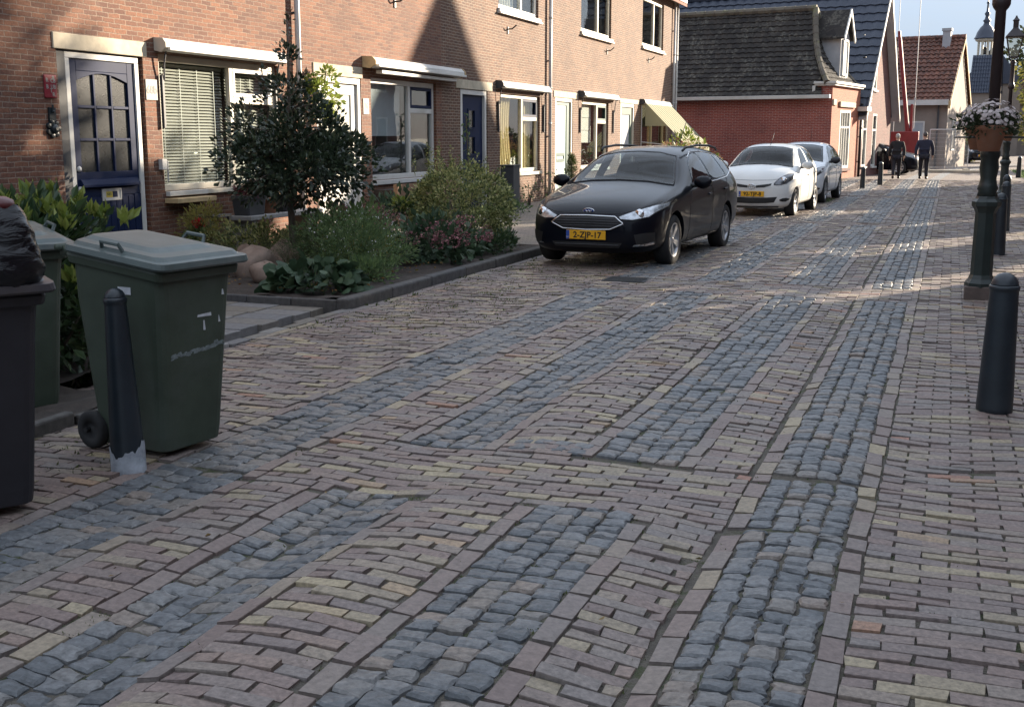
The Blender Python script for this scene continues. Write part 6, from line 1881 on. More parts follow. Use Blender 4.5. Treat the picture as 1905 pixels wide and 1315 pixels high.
def daisy_dome(C, Rad, nf, ds):
    """flower heads: a ring of petals facing outwards"""
    V, F, o = [], [], 0
    d = rng.normal(size=(nf, 3)); d[:, 2] = np.abs(d[:, 2]) * 0.9 + 0.05; d /= np.linalg.norm(d, axis=1, keepdims=True)
    c = d * np.array(Rad) * rng.uniform(0.90, 1.06, (nf, 1)) + np.array(C)
    npet = 9
    P = np.repeat(c, npet, axis=0)
    nn = np.repeat(d + np.array([0, 0, 0.25]) + rng.normal(0, 0.15, (nf, 3)), npet, axis=0)
    nn /= np.linalg.norm(nn, axis=1, keepdims=True)
    ref = np.cross(nn, np.array([0.3, 0.2, 0.93])); ref /= np.linalg.norm(ref, axis=1, keepdims=True)
    r2 = np.cross(nn, ref)
    a = np.tile(np.arange(npet) * 2 * math.pi / npet, nf) + np.repeat(rng.uniform(0, 6, nf), npet)
    D = ref * np.cos(a)[:, None] + r2 * np.sin(a)[:, None]
    T_ = np.cross(nn, D)
    s = np.repeat(ds * rng.uniform(0.8, 1.2, nf), npet)[:, None]
    V = np.stack([P + nn * s * 0.15, P + D * s * 0.6 + T_ * s * 0.25 + nn * s * 0.12, P + D * s + nn * s * 0.05, P + D * s * 0.6 - T_ * s * 0.25 + nn * s * 0.12], 1)
    b = (np.arange(len(P)) * 4)[:, None]
    F = np.concatenate([b + np.array([[0, 1, 2]]), b + np.array([[0, 2, 3]])], 1).reshape(-1, 3)
    return V.reshape(-1, 3), F
def flower_pot(label, loc, k=1.0, nf=170):
    t = thing('flower_pot', label, 'flower pot', loc, 0, 'terracotta pots of pink flowers on the lamp posts')
    p = MB(); p.smooth = True
    p.lathe([(0.10 * k, -0.13 * k), (0.150 * k, 0.08 * k), (0.168 * k, 0.085 * k), (0.170 * k, 0.125 * k), (0.155 * k, 0.128 * k), (0.145 * k, 0.09 * k), (0.0, 0.085 * k)], 24)
    p.build('pot', M['terracotta'], t)
    v, f = clump_cloud(40, 24, (0, 0, 0.15 * k), (0.24 * k, 0.24 * k, 0.10 * k), 0.07 * k, 0.05 * k, 0.7, shell=0.3)
    np_mesh('foliage', v, f, M['fl_leaf'], t)
    v, f = daisy_dome((0, 0, 0.13 * k), (0.28 * k, 0.28 * k, 0.25 * k), nf, 0.025 * k)
    np_mesh('blossom', v, f, M['petal'], t)
    return t
z0 = float(hgt(0.37, 12.5))
flower_pot('front terracotta pot of pale pink flowers on the near lamp post', (0.345, 12.17, 1.59 + z0), 0.95, 240)
flower_pot('terracotta pot of pink flowers peeping out behind the front pot', (0.27, 12.80, 1.59 + z0), 0.90, 90)
flower_pot('small-looking flower pot on the farther lamp post', (1.36, 32.95, 1.62), 0.9, 90)

# ---- people walking away
def skin_mesh(name, joints, bones, mat, parent, root=None, sub=2):
    me = bpy.data.meshes.new(name)
    keys = list(joints)
    me.from_pydata([joints[k][0] for k in keys], [(keys.index(a), keys.index(b)) for a, b in bones], [])
    o = bpy.data.objects.new(name, me); COL.objects.link(o)
    o.modifiers.new('skin', 'SKIN')
    sv = me.skin_vertices[0].data
    for i, k in enumerate(keys):
        r_ = joints[k][1]; sv[i].radius = r_ if isinstance(r_, tuple) else (r_, r_)
        sv[i].use_root = (k == (root or keys[0]))
    s = o.modifiers.new('sub', 'SUBSURF'); s.levels = sub; s.render_levels = sub
    bake(o)
    for p in o.data.polygons: p.use_smooth = True
    o.data.materials.clear(); o.data.materials.append(mat)
    o.parent = parent
    return o
M['skin'] = plain('skin', (0.42, 0.25, 0.18), 0.6, 0.08, 8, bump_s=0)
M['hair_grey'] = plain('hair_grey', (0.38, 0.37, 0.36), 0.8, 0.25, 30)
M['hair_dark'] = plain('hair_dark', (0.07, 0.06, 0.06), 0.8, 0.3, 30)
M['jacket_black'] = plain('jacket_black', (0.014, 0.014, 0.017), 0.85, 0.2, 12)
M['jacket_navy'] = plain('jacket_navy', (0.017, 0.020, 0.042), 0.85, 0.2, 12)
M['trouser'] = plain('dark_trousers', (0.016, 0.016, 0.024), 0.9, 0.2, 12)
M['shoe'] = plain('shoe', (0.012, 0.010, 0.010), 0.5, 0.2, 12)
def person(label, loc, rz, H, jacket, hair, stride, arm, bald=False, broad=1.0):
    """local +y = walking direction; stride: forward offset of the feet (right, left)"""
    t = thing('person', label, 'person', loc, rz)
    k = H / 1.78
    def P(x, y, z): return (x * k, y * k, z * k)
    hipz, kneez = 0.93, 0.50
    J = {'pelvis': (P(0, 0, 0.95), (0.15 * broad * k, 0.11 * k)), 'waist': (P(0, 0.01, 1.10), (0.14 * broad * k, 0.10 * k)), 'chest': (P(0, 0.02, 1.32), (0.165 * broad * k, 0.115 * k)), 'neckb': (P(0, 0.03, 1.47), (0.085 * k, 0.07 * k)),
         'neck': (P(0, 0.045, 1.53), 0.055 * k), 'head': (P(0, 0.065, 1.62), (0.072 * k, 0.085 * k)), 'crown': (P(0, 0.06, 1.70), (0.068 * k, 0.082 * k)), 'top': (P(0, 0.05, 1.765), (0.03 * k, 0.04 * k)),
         'nose': (P(0, 0.155, 1.63), 0.014 * k), 'ear_r': (P(0.082, 0.055, 1.64), 0.014 * k), 'ear_l': (P(-0.082, 0.055, 1.64), 0.014 * k)}
    B = [('pelvis', 'waist'), ('waist', 'chest'), ('chest', 'neckb'), ('neckb', 'neck'), ('neck', 'head'), ('head', 'crown'), ('crown', 'top'), ('head', 'nose'), ('head', 'ear_r'), ('head', 'ear_l')]
    legs, arms = {}, {}
    for s, nm, f in ((1, 'r', stride[0]), (-1, 'l', stride[1])):
        fz = 0.09 + (0.05 if f < -0.12 else 0.0)
        kn = (s * 0.105, f * 0.45 + 0.05, kneez - abs(f) * 0.06)
        J['hip' + nm] = (P(s * 0.10, 0, 0.88), 0.092 * k); J['knee' + nm] = (P(*kn), 0.062 * k)
        J['ank' + nm] = (P(s * 0.11, f, fz), 0.045 * k); J['toe' + nm] = (P(s * 0.12, f + 0.15, 0.045), 0.036 * k)
        B += [('pelvis', 'hip' + nm), ('hip' + nm, 'knee' + nm), ('knee' + nm, 'ank' + nm), ('ank' + nm, 'toe' + nm)]
        a = arm[0] if s > 0 else arm[1]
        J['sh' + nm] = (P(s * 0.205 * broad, 0.02, 1.40), 0.062 * k); J['el' + nm] = (P(s * 0.265 * broad, a * 0.35 - 0.02, 1.13), 0.046 * k)
        J['wr' + nm] = (P(s * 0.265 * broad, a, 0.89), 0.033 * k); J['palm' + nm] = (P(s * 0.262 * broad, a + 0.01, 0.82), (0.020 * k, 0.036 * k))
        B += [('chest', 'sh' + nm), ('sh' + nm, 'el' + nm), ('el' + nm, 'wr' + nm), ('wr' + nm, 'palm' + nm)]
        for q, (dy, ln) in enumerate(((0.030, 0.062), (0.011, 0.072), (-0.010, 0.068), (-0.029, 0.052))):
            J['f%d%s' % (q, nm)] = (P(s * 0.258 * broad, a + 0.01 + dy, 0.785), 0.009 * k); J['g%d%s' % (q, nm)] = (P(s * 0.247 * broad, a + 0.015 + dy, 0.785 - ln), 0.008 * k)
            B += [('palm' + nm, 'f%d%s' % (q, nm)), ('f%d%s' % (q, nm), 'g%d%s' % (q, nm))]
        J['th' + nm] = (P(s * 0.25 * broad, a + 0.058, 0.80), 0.010 * k); B += [('palm' + nm, 'th' + nm)]
    skin_mesh('body', J, B, M['skin'], t, 'pelvis')
    cl = lambda ks, ex: {q: (J[q][0], tuple((v + ex * k) for v in (J[q][1] if isinstance(J[q][1], tuple) else (J[q][1], J[q][1])))) for q in ks}
    jk = cl(['pelvis', 'waist', 'chest', 'neckb', 'shr', 'elr', 'wrr', 'shl', 'ell', 'wrl'], 0.022)
    jk['hem'] = (P(0, 0.0, 0.80), (0.175 * broad * k, 0.135 * k)); jk['collar'] = (P(0, 0.035, 1.51), (0.075 * k, 0.07 * k))
    jo = skin_mesh('jacket', jk, [('hem', 'pelvis'), ('pelvis', 'waist'), ('waist', 'chest'), ('chest', 'neckb'), ('neckb', 'collar'), ('chest', 'shr'), ('shr', 'elr'), ('elr', 'wrr'), ('chest', 'shl'), ('shl', 'ell'), ('ell', 'wrl')], jacket, t, 'pelvis')
    tr = cl(['pelvis', 'hipr', 'kneer', 'hipl', 'kneel', 'ankr', 'ankl'], 0.022)
    skin_mesh('trousers', tr, [('pelvis', 'hipr'), ('hipr', 'kneer'), ('kneer', 'ankr'), ('pelvis', 'hipl'), ('hipl', 'kneel'), ('kneel', 'ankl')], M['trouser'], t, 'pelvis')
    for nm in 'rl':
        q = cl(['ank' + nm, 'toe' + nm], 0.012); q['heel'] = (tuple(Vector(J['ank' + nm][0]) + Vector((0, -0.06 * k, -0.045 * k))), 0.04 * k)
        skin_mesh('shoe', q, [('heel', 'ank' + nm), ('ank' + nm, 'toe' + nm)], M['shoe'], t, 'ank' + nm)
    hr = MB(); hr.smooth = True
    hull_blob(hr, P(0, 0.035, 1.685), (0.086 * k, 0.098 * k, 0.098 * k), 16, 10, 0.02, 5)
    hr.build('hair', hair, t)
    return t
person('man in black jacket with white hair striding away past the dark car', (-1.92, 47.3, 0.0), R(4), 1.74, M['jacket_black'], M['hair_grey'], (0.22, -0.30), (-0.08, 0.12))
person('broad man in navy jacket with dark hair walking away up the street', (-0.93, 47.5, 0.0), R(2), 1.80, M['jacket_navy'], M['hair_dark'], (-0.10, 0.10), (0.10, -0.06), broad=1.14)

# ---- red lift, mesh fence
M['lift_red'] = plain('lift_red', (0.24, 0.025, 0.024), 0.5, 0.15, 5, dirt=(0.2, 0.03, 0.03))
t = thing('builders_hoist', 'red builders hoist with leaning boom and hanging cables behind the dark car', 'hoist', (-1.95, 57.5, 0), 0)
b = MB(); b.span(-0.72, 0.52, 0, 0.9, 0.80, 1.86); b.build('box', M['lift_red'], t, bevel=0.03)
b = MB(); b.span(-0.7, 0.4, 0.1, 0.8, 0.45, 0.8); b.span(-1.3, -0.72, 0.3, 0.5, 0.5, 0.62); b.build('chassis', M['black'], t, bevel=0.02)
b = MB(); b.tube([(0.02, 0.3, 1.8), (-0.55, 0.3, 5.9), (-0.62, 0.3, 6.4)], [0.10, 0.09, 0.07], 8); b.tube([(0.16, 0.3, 1.8), (0.14, 0.3, 3.1)], 0.07, 6); b.build('boom', M['lift_red'], t)
b = MB(); b.tube([(0.27, 0.3, 2.0), (0.25, 0.3, 6.3), (0.22, 0.3, 10.5)], 0.018, 5); b.tube([(-0.62, 0.3, 1.2), (-0.66, 0.3, 10.5)], 0.016, 5); b.box((0.26, 0.3, 3.3), (0.07, 0.07, 0.22)); b.build('cable', M['zinc'], t)
for x in (-0.9, 0.3):
    b = MB(); b.smooth = True; b.lathe([(0.08, -0.08), (0.26, -0.08), (0.28, 0), (0.26, 0.08), (0.08, 0.08)], 16, T=Matrix.Translation((x, 0.2, 0.28)) @ Matrix.Rotation(R(90), 4, 'X')); b.build('wheel', M['rubber'], t)
t = thing('mesh_fence', 'grey wire mesh site fence in front of the tan house', 'fence', (-0.95, 58.5, 0), R(8))
f = MB()
for x in (0.0, 1.75): f.tube([(x, 0, 0.0), (x, 0, 1.95)], 0.022, 6)
f.tube([(0, 0, 1.95), (1.75, 0, 1.95)], 0.03, 6); f.tube([(0, 0, 0.2), (1.75, 0, 0.2)], 0.02, 6); f.build('frame', M['zinc'], t)
g = MB()
for i in range(1, 36): g.tube([(1.75 * i / 36, 0, 0.2), (1.75 * i / 36, 0, 1.95)], 0.0035, 3, cap=False)
for i in range(1, 9): g.tube([(0, 0.004, 0.2 + 1.75 * i / 9), (1.75, 0.004, 0.2 + 1.75 * i / 9)], 0.0035, 3, cap=False)
g.build('wire_mesh', M['zinc'], t)
for x in (-0.05, 1.7): MB().box((x, 0, 0.07), (0.25, 0.65, 0.14)).build('foot', M['concrete'], t, bevel=0.02)
tag(MB().span(-1.2, 1.4, 56.8, 57.2, -0.01, 0.12).build('kerb', M['concrete'], bevel=0.02), 'low concrete kerb in front of the site fence', kind='structure')
# ================================================================ plants, garden things, trees
def leafm(name, stops, rough=0.55, trans=0.25, spec=0.4):
    return island_mat(name, stops, rough, 25, 0.18, 0, spec=spec, trans=trans)
M['holly'] = leafm('holly_leaf', [(0, (0.017, 0.029, 0.017)), (0.5, (0.034, 0.053, 0.029)), (0.9, (0.053, 0.077, 0.041)), (1, (0.108, 0.126, 0.060))], 0.32, 0.12, 0.6)
M['laurel'] = leafm('laurel_leaf', [(0, (0.024, 0.048, 0.022)), (0.6, (0.044, 0.078, 0.030)), (1, (0.074, 0.113, 0.040))], 0.35, 0.2, 0.5)
M['laurel_new'] = leafm('laurel_new_leaf', [(0, (0.115, 0.172, 0.034)), (0.5, (0.184, 0.230, 0.046)), (1, (0.253, 0.276, 0.069))], 0.4, 0.35)
M['varieg'] = leafm('variegated_leaf', [(0, (0.061, 0.085, 0.030)), (0.35, (0.130, 0.164, 0.059)), (0.65, (0.294, 0.311, 0.112)), (1, (0.517, 0.499, 0.224))], 0.5, 0.25)
M['gold_leaf'] = leafm('golden_leaf', [(0, (0.158, 0.158, 0.040)), (0.6, (0.290, 0.264, 0.066)), (1, (0.396, 0.317, 0.092))], 0.6, 0.3)
M['mid_leaf'] = leafm('mid_leaf', [(0, (0.064, 0.106, 0.044)), (0.6, (0.117, 0.179, 0.067)), (1, (0.191, 0.264, 0.097))], 0.55, 0.3)
M['blue_leaf'] = leafm('blue_green_leaf', [(0, (0.028, 0.055, 0.028)), (0.7, (0.050, 0.086, 0.042)), (1, (0.08, 0.12, 0.06))], 0.6, 0.2)
M['grey_leaf'] = leafm('grey_green_leaf', [(0, (0.10, 0.13, 0.11)), (1, (0.22, 0.26, 0.22))], 0.7, 0.2)
M['autumn'] = leafm('autumn_leaf', [(0, (0.20, 0.09, 0.03)), (0.5, (0.26, 0.15, 0.05)), (0.8, (0.16, 0.14, 0.035)), (1, (0.10, 0.12, 0.03))], 0.6, 0.35)
M['yellow_tree'] = leafm('yellow_tree_leaf', [(0, (0.07, 0.085, 0.02)), (0.6, (0.14, 0.14, 0.035)), (1, (0.24, 0.20, 0.05))], 0.6, 0.35)
M['street_leaf'] = leafm('street_tree_leaf', [(0, (0.030, 0.045, 0.015)), (0.7, (0.055, 0.07, 0.024)), (1, (0.10, 0.10, 0.03))], 0.6, 0.2)
M['hydr_red'] = leafm('hydrangea_red', [(0, (0.158, 0.063, 0.076)), (0.6, (0.292, 0.112, 0.135)), (1, (0.450, 0.247, 0.225))], 0.8, 0.2)
M['hydr_orange'] = leafm('hydrangea_orange', [(0, (0.30, 0.14, 0.09)), (0.5, (0.42, 0.24, 0.13)), (1, (0.38, 0.32, 0.12))], 0.8, 0.25)
M['heather'] = leafm('heather_flower', [(0, (0.13, 0.03, 0.05)), (0.6, (0.22, 0.06, 0.08)), (1, (0.10, 0.07, 0.04))], 0.8, 0.2)
M['white_fl'] = leafm('white_flower', [(0, (0.62, 0.62, 0.60)), (1, (0.75, 0.74, 0.72))], 0.7, 0.3)
M['red_fl'] = leafm('red_flower', [(0, (0.40, 0.01, 0.02)), (1, (0.55, 0.03, 0.04))], 0.7, 0.2)
M['bark'] = plain('bark', (0.10, 0.080, 0.062), 0.9, 0.35, 14, bump_s=0.6)
ROUND = np.array([(0, 0, 0), (0.25, 0.42, 0.05), (0.7, 0.45, 0.08), (1.0, 0.12, 0.03), (1.0, -0.12, 0.03), (0.7, -0.45, 0.08), (0.25, -0.42, 0.05)])

def plant(name, label, cat, loc, parts, group=None):
    """parts: (part name, (verts, faces) or MB, material)"""
    t = thing(name, label, cat, loc, 0, group)
    for nm, g, m_ in parts:
        if isinstance(g, MB): g.build(nm, m_, t)
        else: np_mesh(nm, g[0], g[1], m_, t)
    return t
def stems(n, R0, R1, H, rad, seed=1, z0=0.0):
    rr = random.Random(seed); mb = MB(); mb.smooth = True
    for k in range(n):
        a = rr.uniform(0, 6.28); r0 = R0 * rr.random(); r1 = R1 * math.sqrt(rr.random()); b = a + rr.uniform(-0.6, 0.6); h = H * rr.uniform(0.6, 1)
        p = [(r0 * math.cos(a), r0 * math.sin(a), z0), ((r0 + (r1 - r0) * 0.35) * math.cos(b), (r0 + (r1 - r0) * 0.35) * math.sin(b), z0 + h * 0.5), (r1 * math.cos(b), r1 * math.sin(b), z0 + h)]
        mb.tube(p, [rad, rad * 0.7, rad * 0.35], 5)
    return mb

# ---- holly standard in the front garden
t = thing('holly_tree', 'dark holly tree with a clear stem and pointed top in the front garden', 'tree', (-7.42, 12.2, 0.05))
tr = MB(); tr.smooth = True
tr.tube([(0, 0, -0.05), (0.01, 0, 0.3), (-0.01, 0.01, 0.7), (0.0, 0, 1.3), (0.02, 0, 2.0), (0.03, 0, 2.9)], [0.055, 0.045, 0.042, 0.034, 0.02, 0.008], 10)
rr = random.Random(3)
for k in range(26):
    z = rr.uniform(0.65, 2.0); a = rr.uniform(0, 6.28); L_ = (1.05 if z < 1.5 else 0.55) * rr.uniform(0.5, 1)
    tr.tube([(0, 0, z), (L_ * 0.5 * math.cos(a), L_ * 0.5 * math.sin(a), z + 0.10), (L_ * math.cos(a), L_ * math.sin(a), z + 0.22 * rr.random())], [0.016, 0.010, 0.004], 5)
tr.build('trunk', M['bark'], t)
cl = [clump_cloud(96, 62, (0.10, 0, 1.22), (0.98, 0.90, 0.42), 0.18, 0.068, 1.05, shell=0.25, up=0.2),
      clump_cloud(46, 60, (0.02, 0, 1.60), (0.76, 0.72, 0.36), 0.16, 0.066, 1.05, shell=0.2, up=0.3),
      clump_cloud(17, 50, (-0.02, 0, 2.02), (0.34, 0.34, 0.36), 0.13, 0.062, 1.05, shell=0.1, up=0.4),
      clump_cloud(6, 26, (0.02, 0, 2.40), (0.13, 0.13, 0.22), 0.09, 0.058, 1.05, shell=0.0, up=0.5),
      clump_cloud(4, 6, (0.05, 0, 2.85), (0.05, 0.05, 0.26), 0.05, 0.055, 1.0, shell=0, up=0.4)]
v, f = join_arrays(cl); np_mesh('crown', v, f, M['holly'], t)

# ---- laurel hedge behind the bins
t = thing('laurel_hedge', 'laurel hedge with bright new leaves behind the wheelie bins', 'hedge', (-5.95, 6.15, 0.0))
st = stems(26, 0.5, 0.85, 1.0, 0.014, 4); st.build('branches', M['bark'], t)
a = clump_cloud(150, 26, (0, 0, 0.54), (0.78, 0.64, 0.56), 0.20, 0.105, 0.85, shell=0.45, up=0.4)
b = clump_cloud(50, 22, (-0.05, 0.0, 0.90), (0.66, 0.60, 0.14), 0.17, 0.10, 0.8, shell=0.1, up=0.6)
v, f = join_arrays([a, b]); np_mesh('foliage', v, f, M['laurel'], t)
n = 74; c = np.stack([rng.uniform(-0.80, 0.62, n), rng.uniform(-0.55, 0.55, n), np.zeros(n)], -1); c[:, 2] = 1.08 - 0.09 * c[:, 0] - 0.08 * (c[:, 0] ** 2) + rng.uniform(-0.06, 0.10, n)
c = np.concatenate([c, [(-0.42, -0.6, 1.26), (-0.40, -0.62, 1.34), (-0.44, -0.6, 1.2)], np.stack([rng.uniform(0.5, 0.75, 12), rng.uniform(-0.5, 0.1, 12), rng.uniform(0.45, 0.9, 12)], -1)])
per = 13; P = np.repeat(c, per, 0) + rng.normal(0, 0.018, (len(c) * per, 3)); D = rng.normal(0, 0.55, P.shape); D[:, 2] = np.abs(D[:, 2]) + 0.75
v, f = leaf_arrays(P, D, np.full(len(P), 0.105), 0.72); np_mesh('new_leaves', v, f, M['laurel_new'], t)

# ---- front garden shrubs
def dead_leaf_litter():
    n = 500; x = rng.uniform(-8.8, -5.5, n); y = rng.uniform(9.9, 13.5, n)
    P = np.stack([x, y, np.full(n, 0.115)], -1); D = rng.normal(0, 1, (n, 3)); D[:, 2] *= 0.2
    return leaf_arrays(P, D, np.full(n, 0.04), 0.9)
v, f = dead_leaf_litter(); tag(np_mesh('leaf_litter', v, f, M['autumn']), 'dry leaves scattered over the garden soil', kind='stuff')
plant('variegated_shrub', 'low cream-edged spreading shrub under the slatted window', 'shrub', (-8.1, 12.25, 0.08),
      [('stems', stems(18, 0.2, 0.6, 0.35, 0.008, 5), M['bark']), ('foliage', clump_cloud(70, 42, (0, 0, 0.24), (0.68, 0.50, 0.24), 0.11, 0.046, 1.0, shell=0.3, up=0.5), M['varieg'])])
plant('golden_conifer', 'small feathery golden conifer beside the grey bench', 'shrub', (-8.72, 12.25, 0.08),
      [('stems', stems(12, 0.05, 0.22, 0.5, 0.008, 6), M['bark']), ('foliage', clump_cloud(46, 46, (0, 0, 0.40), (0.27, 0.27, 0.32), 0.08, 0.05, 0.35, shell=0.2, up=0.3), M['gold_leaf'])])
plant('gaura_shrub', 'airy green shrub sprinkled with white flowers in the middle of the front garden', 'shrub', (-6.35, 11.75, 0.06),
      [('stems', stems(70, 0.15, 0.62, 0.72, 0.004, 7), M['mid_leaf']), ('foliage', clump_cloud(150, 48, (0, 0, 0.34), (0.68, 0.74, 0.38), 0.11, 0.042, 0.5, shell=0.2, up=0.6), M['mid_leaf']),
       ('blossom', clump_cloud(105, 2, (0.05, -0.05, 0.48), (0.62, 0.66, 0.30), 0.015, 0.017, 1.2, shell=0.7, up=0.2), M['white_fl'])])
plant('fennel_plant', 'fine feathery bronze-green plant beside the holly stem', 'plant', (-6.95, 11.45, 0.06),
      [('stems', stems(30, 0.08, 0.3, 0.5, 0.003, 8), M['mid_leaf']), ('foliage', clump_cloud(60, 70, (0, 0, 0.36), (0.36, 0.36, 0.24), 0.09, 0.032, 0.16, shell=0.1, up=0.3), leafm('fennel', [(0, (0.045, 0.06, 0.03)), (1, (0.11, 0.12, 0.055))], 0.7, 0.3))])
P_, D_ = in_ball(300, 0.55); P_[:, 2] = np.abs(P_[:, 2])
v, f = leaf_arrays(P_ * np.array([0.50, 0.46, 0.30]) + np.array([0, 0, 0.02]), D_ * np.array([1, 1, 0.35]) + np.array([0, 0, -0.02]), np.full(300, 0.115), 1.0, ROUND)
plant('heuchera_plant', 'low clump of broad blue-green leaves at the garden corner', 'plant', (-6.05, 10.35, 0.05), [('stems', stems(60, 0.05, 0.4, 0.26, 0.004, 9), M['mid_leaf']), ('foliage', (v, f), M['blue_leaf'])])
def flower_heads(C, Rad, n, r, per=46, flat=0.8):
    c, d = in_ball(n, 0.85); c[:, 2] = np.abs(c[:, 2]); c = c * np.array(Rad) + np.array(C)
    q, qd = in_ball(n * per, 0.75)
    P = np.repeat(c, per, 0) + q * np.repeat(r * rng.uniform(0.7, 1.25, n), per)[:, None] * np.array([1, 1, flat])
    return leaf_arrays(P, qd + rng.normal(0, 0.3, qd.shape), np.full(len(P), 0.026), 1.3)
plant('hydrangea_shrub', 'hydrangea with faded purple heads spilling over the kerb', 'shrub', (-5.95, 13.35, 0.05),
      [('stems', stems(26, 0.15, 0.5, 0.5, 0.007, 10), M['bark']), ('foliage', clump_cloud(60, 16, (0, 0, 0.27), (0.44, 0.85, 0.28), 0.14, 0.10, 1.2, shell=0.3, up=0.3), M['blue_leaf']), ('flower_heads', flower_heads((0.10, 0, 0.24), (0.46, 0.88, 0.32), 30, 0.080), M['hydr_red'])])
plant('hydrangea_shrub', 'taller hydrangea with dark red-brown heads behind the white-flowered shrub', 'shrub', (-7.15, 13.1, 0.05),
      [('stems', stems(26, 0.15, 0.5, 0.6, 0.007, 11), M['bark']), ('foliage', clump_cloud(55, 16, (0, 0, 0.36), (0.55, 0.75, 0.30), 0.14, 0.10, 1.1, shell=0.3, up=0.3), M['mid_leaf']), ('flower_heads', flower_heads((0.12, 0, 0.40), (0.58, 0.78, 0.32), 26, 0.085), M['hydr_red'])])
plant('green_shrub', 'leafy dark green shrub with one bright shoot in front of the timber boards', 'shrub', (-7.35, 15.0, 0.05),
      [('stems', stems(20, 0.15, 0.5, 0.5, 0.007, 12), M['bark']), ('foliage', clump_cloud(60, 20, (0, 0, 0.36), (0.58, 0.75, 0.34), 0.15, 0.09, 0.9, shell=0.3, up=0.4), M['blue_leaf']),
       ('new_leaves', clump_cloud(3, 22, (0.22, -0.35, 0.68), (0.08, 0.08, 0.06), 0.07, 0.085, 0.7, shell=0, up=0.8), M['laurel_new'])])
rbp = [clump_cloud(260, 44, (0, 0, 0.60), (0.73, 0.78, 0.58), 0.095, 0.042, 1.1, shell=0.80, up=0.35), clump_cloud(60, 30, (0, 0, 0.55), (0.5, 0.55, 0.45), 0.16, 0.045, 1.1, shell=0.2)]
spr = []
for k in range(30):
    a = rng.uniform(0, 6.28); r_ = 0.62 * math.sqrt(rng.uniform(0, 1)); x, y = r_ * math.cos(a), r_ * math.sin(a)
    if k < 9: x, y = -0.45 + rng.normal(0, 0.12), 0.1 + rng.normal(0, 0.2)
    z = 0.60 + 0.58 * math.sqrt(max(0, 1 - (r_ / 0.76) ** 2)); L_ = rng.uniform(0.08, 0.24) + (0.16 if k < 9 else 0)
    n = int(L_ * 95); P = np.stack([np.full(n, x) + rng.normal(0, 0.014, n), np.full(n, y) + rng.normal(0, 0.014, n), z + L_ * np.linspace(0, 1, n)], -1)
    D = rng.normal(0, 0.6, (n, 3)); D[:, 2] += 0.45; spr.append(leaf_arrays(P, D, np.full(n, 0.036), 1.0))
v, f = join_arrays(rbp + spr)
plant('round_bush', 'clipped round yellow-green bush beside the black estate car', 'bush', (-6.36, 15.05, 0.02), [('stems', stems(20, 0.1, 0.5, 0.9, 0.012, 13), M['bark']), ('foliage', (v, f), M['varieg'])])
for k, (x, y, rx, ry, h_, mt, lab) in enumerate(((-7.9, 13.55, 0.7, 0.45, 0.26, 'mid_leaf', 'leafy perennials between the holly stem and the stone bench'), (-6.75, 12.75, 0.5, 0.4, 0.30, 'gold_leaf', 'yellowing perennials behind the white-flowered shrub'),
                                                 (-5.85, 11.15, 0.32, 0.4, 0.16, 'mid_leaf', 'low green ground plants at the kerb beside the broad-leaved clump'), (-8.55, 10.9, 0.5, 0.6, 0.18, 'laurel', 'low dark plants by the wall at the end of the slab path'),
                                                 (-5.75, 14.55, 0.3, 0.5, 0.2, 'laurel', 'dark low plants between the purple hydrangea and the round bush'))):
    plant('ground_plant', lab, 'plant', (x, y, 0.08), [('stems', stems(20, 0.1, min(rx, ry), h_, 0.004, 60 + k), M['bark']), ('foliage', clump_cloud(46, 26, (0, 0, h_ * 0.55), (rx, ry, h_ * 0.6), 0.10, 0.055, 0.7, shell=0.2, up=0.6), M[mt])])
# boulders
M['rock'] = plain('garden_rock', (0.25, 0.18, 0.14), 0.9, 0.25, 5, bump_s=0.7, dirt=(0.13, 0.11, 0.09))
for k, (x, y, a, b, c, lab) in enumerate(((-7.78, 11.75, 0.17, 0.17, 0.17, 'rounded tan boulder beside the variegated low shrub'), (-7.28, 11.15, 0.30, 0.20, 0.20, 'large pinkish boulder in front of the holly stem'), (-7.35, 11.85, 0.20, 0.16, 0.20, 'upright boulder touching the holly stem'),
                                         (-6.9, 10.75, 0.17, 0.13, 0.13, 'small boulder next to the broad-leaved clump'), (-7.75, 11.1, 0.16, 0.11, 0.09, 'flat low stone beside the slab path in the rockery'), (-7.0, 11.6, 0.15, 0.13, 0.18, 'boulder half hidden under the feathery plant'))):
    mb = MB(); mb.smooth = True; hull_blob(mb, (0, 0, 0), (a, b, c), 18, 12, 0.13, 20 + k)
    o = mb.build('boulder', M['rock']); o.location = (x, y, 0.07 + c * 0.55); o.rotation_euler = (0, 0, k * 1.1)
    tag(o, lab, 'boulder', 'boulders in the front garden')
# bench with pots under the window
M['bench'] = plain('bench_stone', (0.27, 0.26, 0.25), 0.85, 0.15, 6)
t = thing('stone_bench', 'long grey bench with flower pots under the slatted window', 'bench', (-8.88, 14.2, 0.08))
MB().span(-0.2, 0.2, -0.95, 0.95, 0.42, 0.48).build('top', M['bench'], t, bevel=0.008)
for y in (-0.8, 0.8): MB().span(-0.17, 0.17, y - 0.05, y + 0.05, 0, 0.42).build('leg', M['bench'], t, bevel=0.006)
t = thing('small_table', 'small dark shelf table left of the heather box', 'table', (-8.92, 12.72, 0.08))
MB().span(-0.15, 0.15, -0.22, 0.22, 0.50, 0.535).build('top', M['darkgrey'], t, bevel=0.005)
for a, b in ((-0.12, -0.19), (0.12, -0.19), (-0.12, 0.19), (0.12, 0.19)): MB().span(a - 0.015, a + 0.015, b - 0.015, b + 0.015, 0, 0.50).build('leg', M['darkgrey'], t)
t = thing('planter_box', 'dark grey planter box full of red heather on the grey bench', 'planter', (-8.88, 13.52, 0.56))
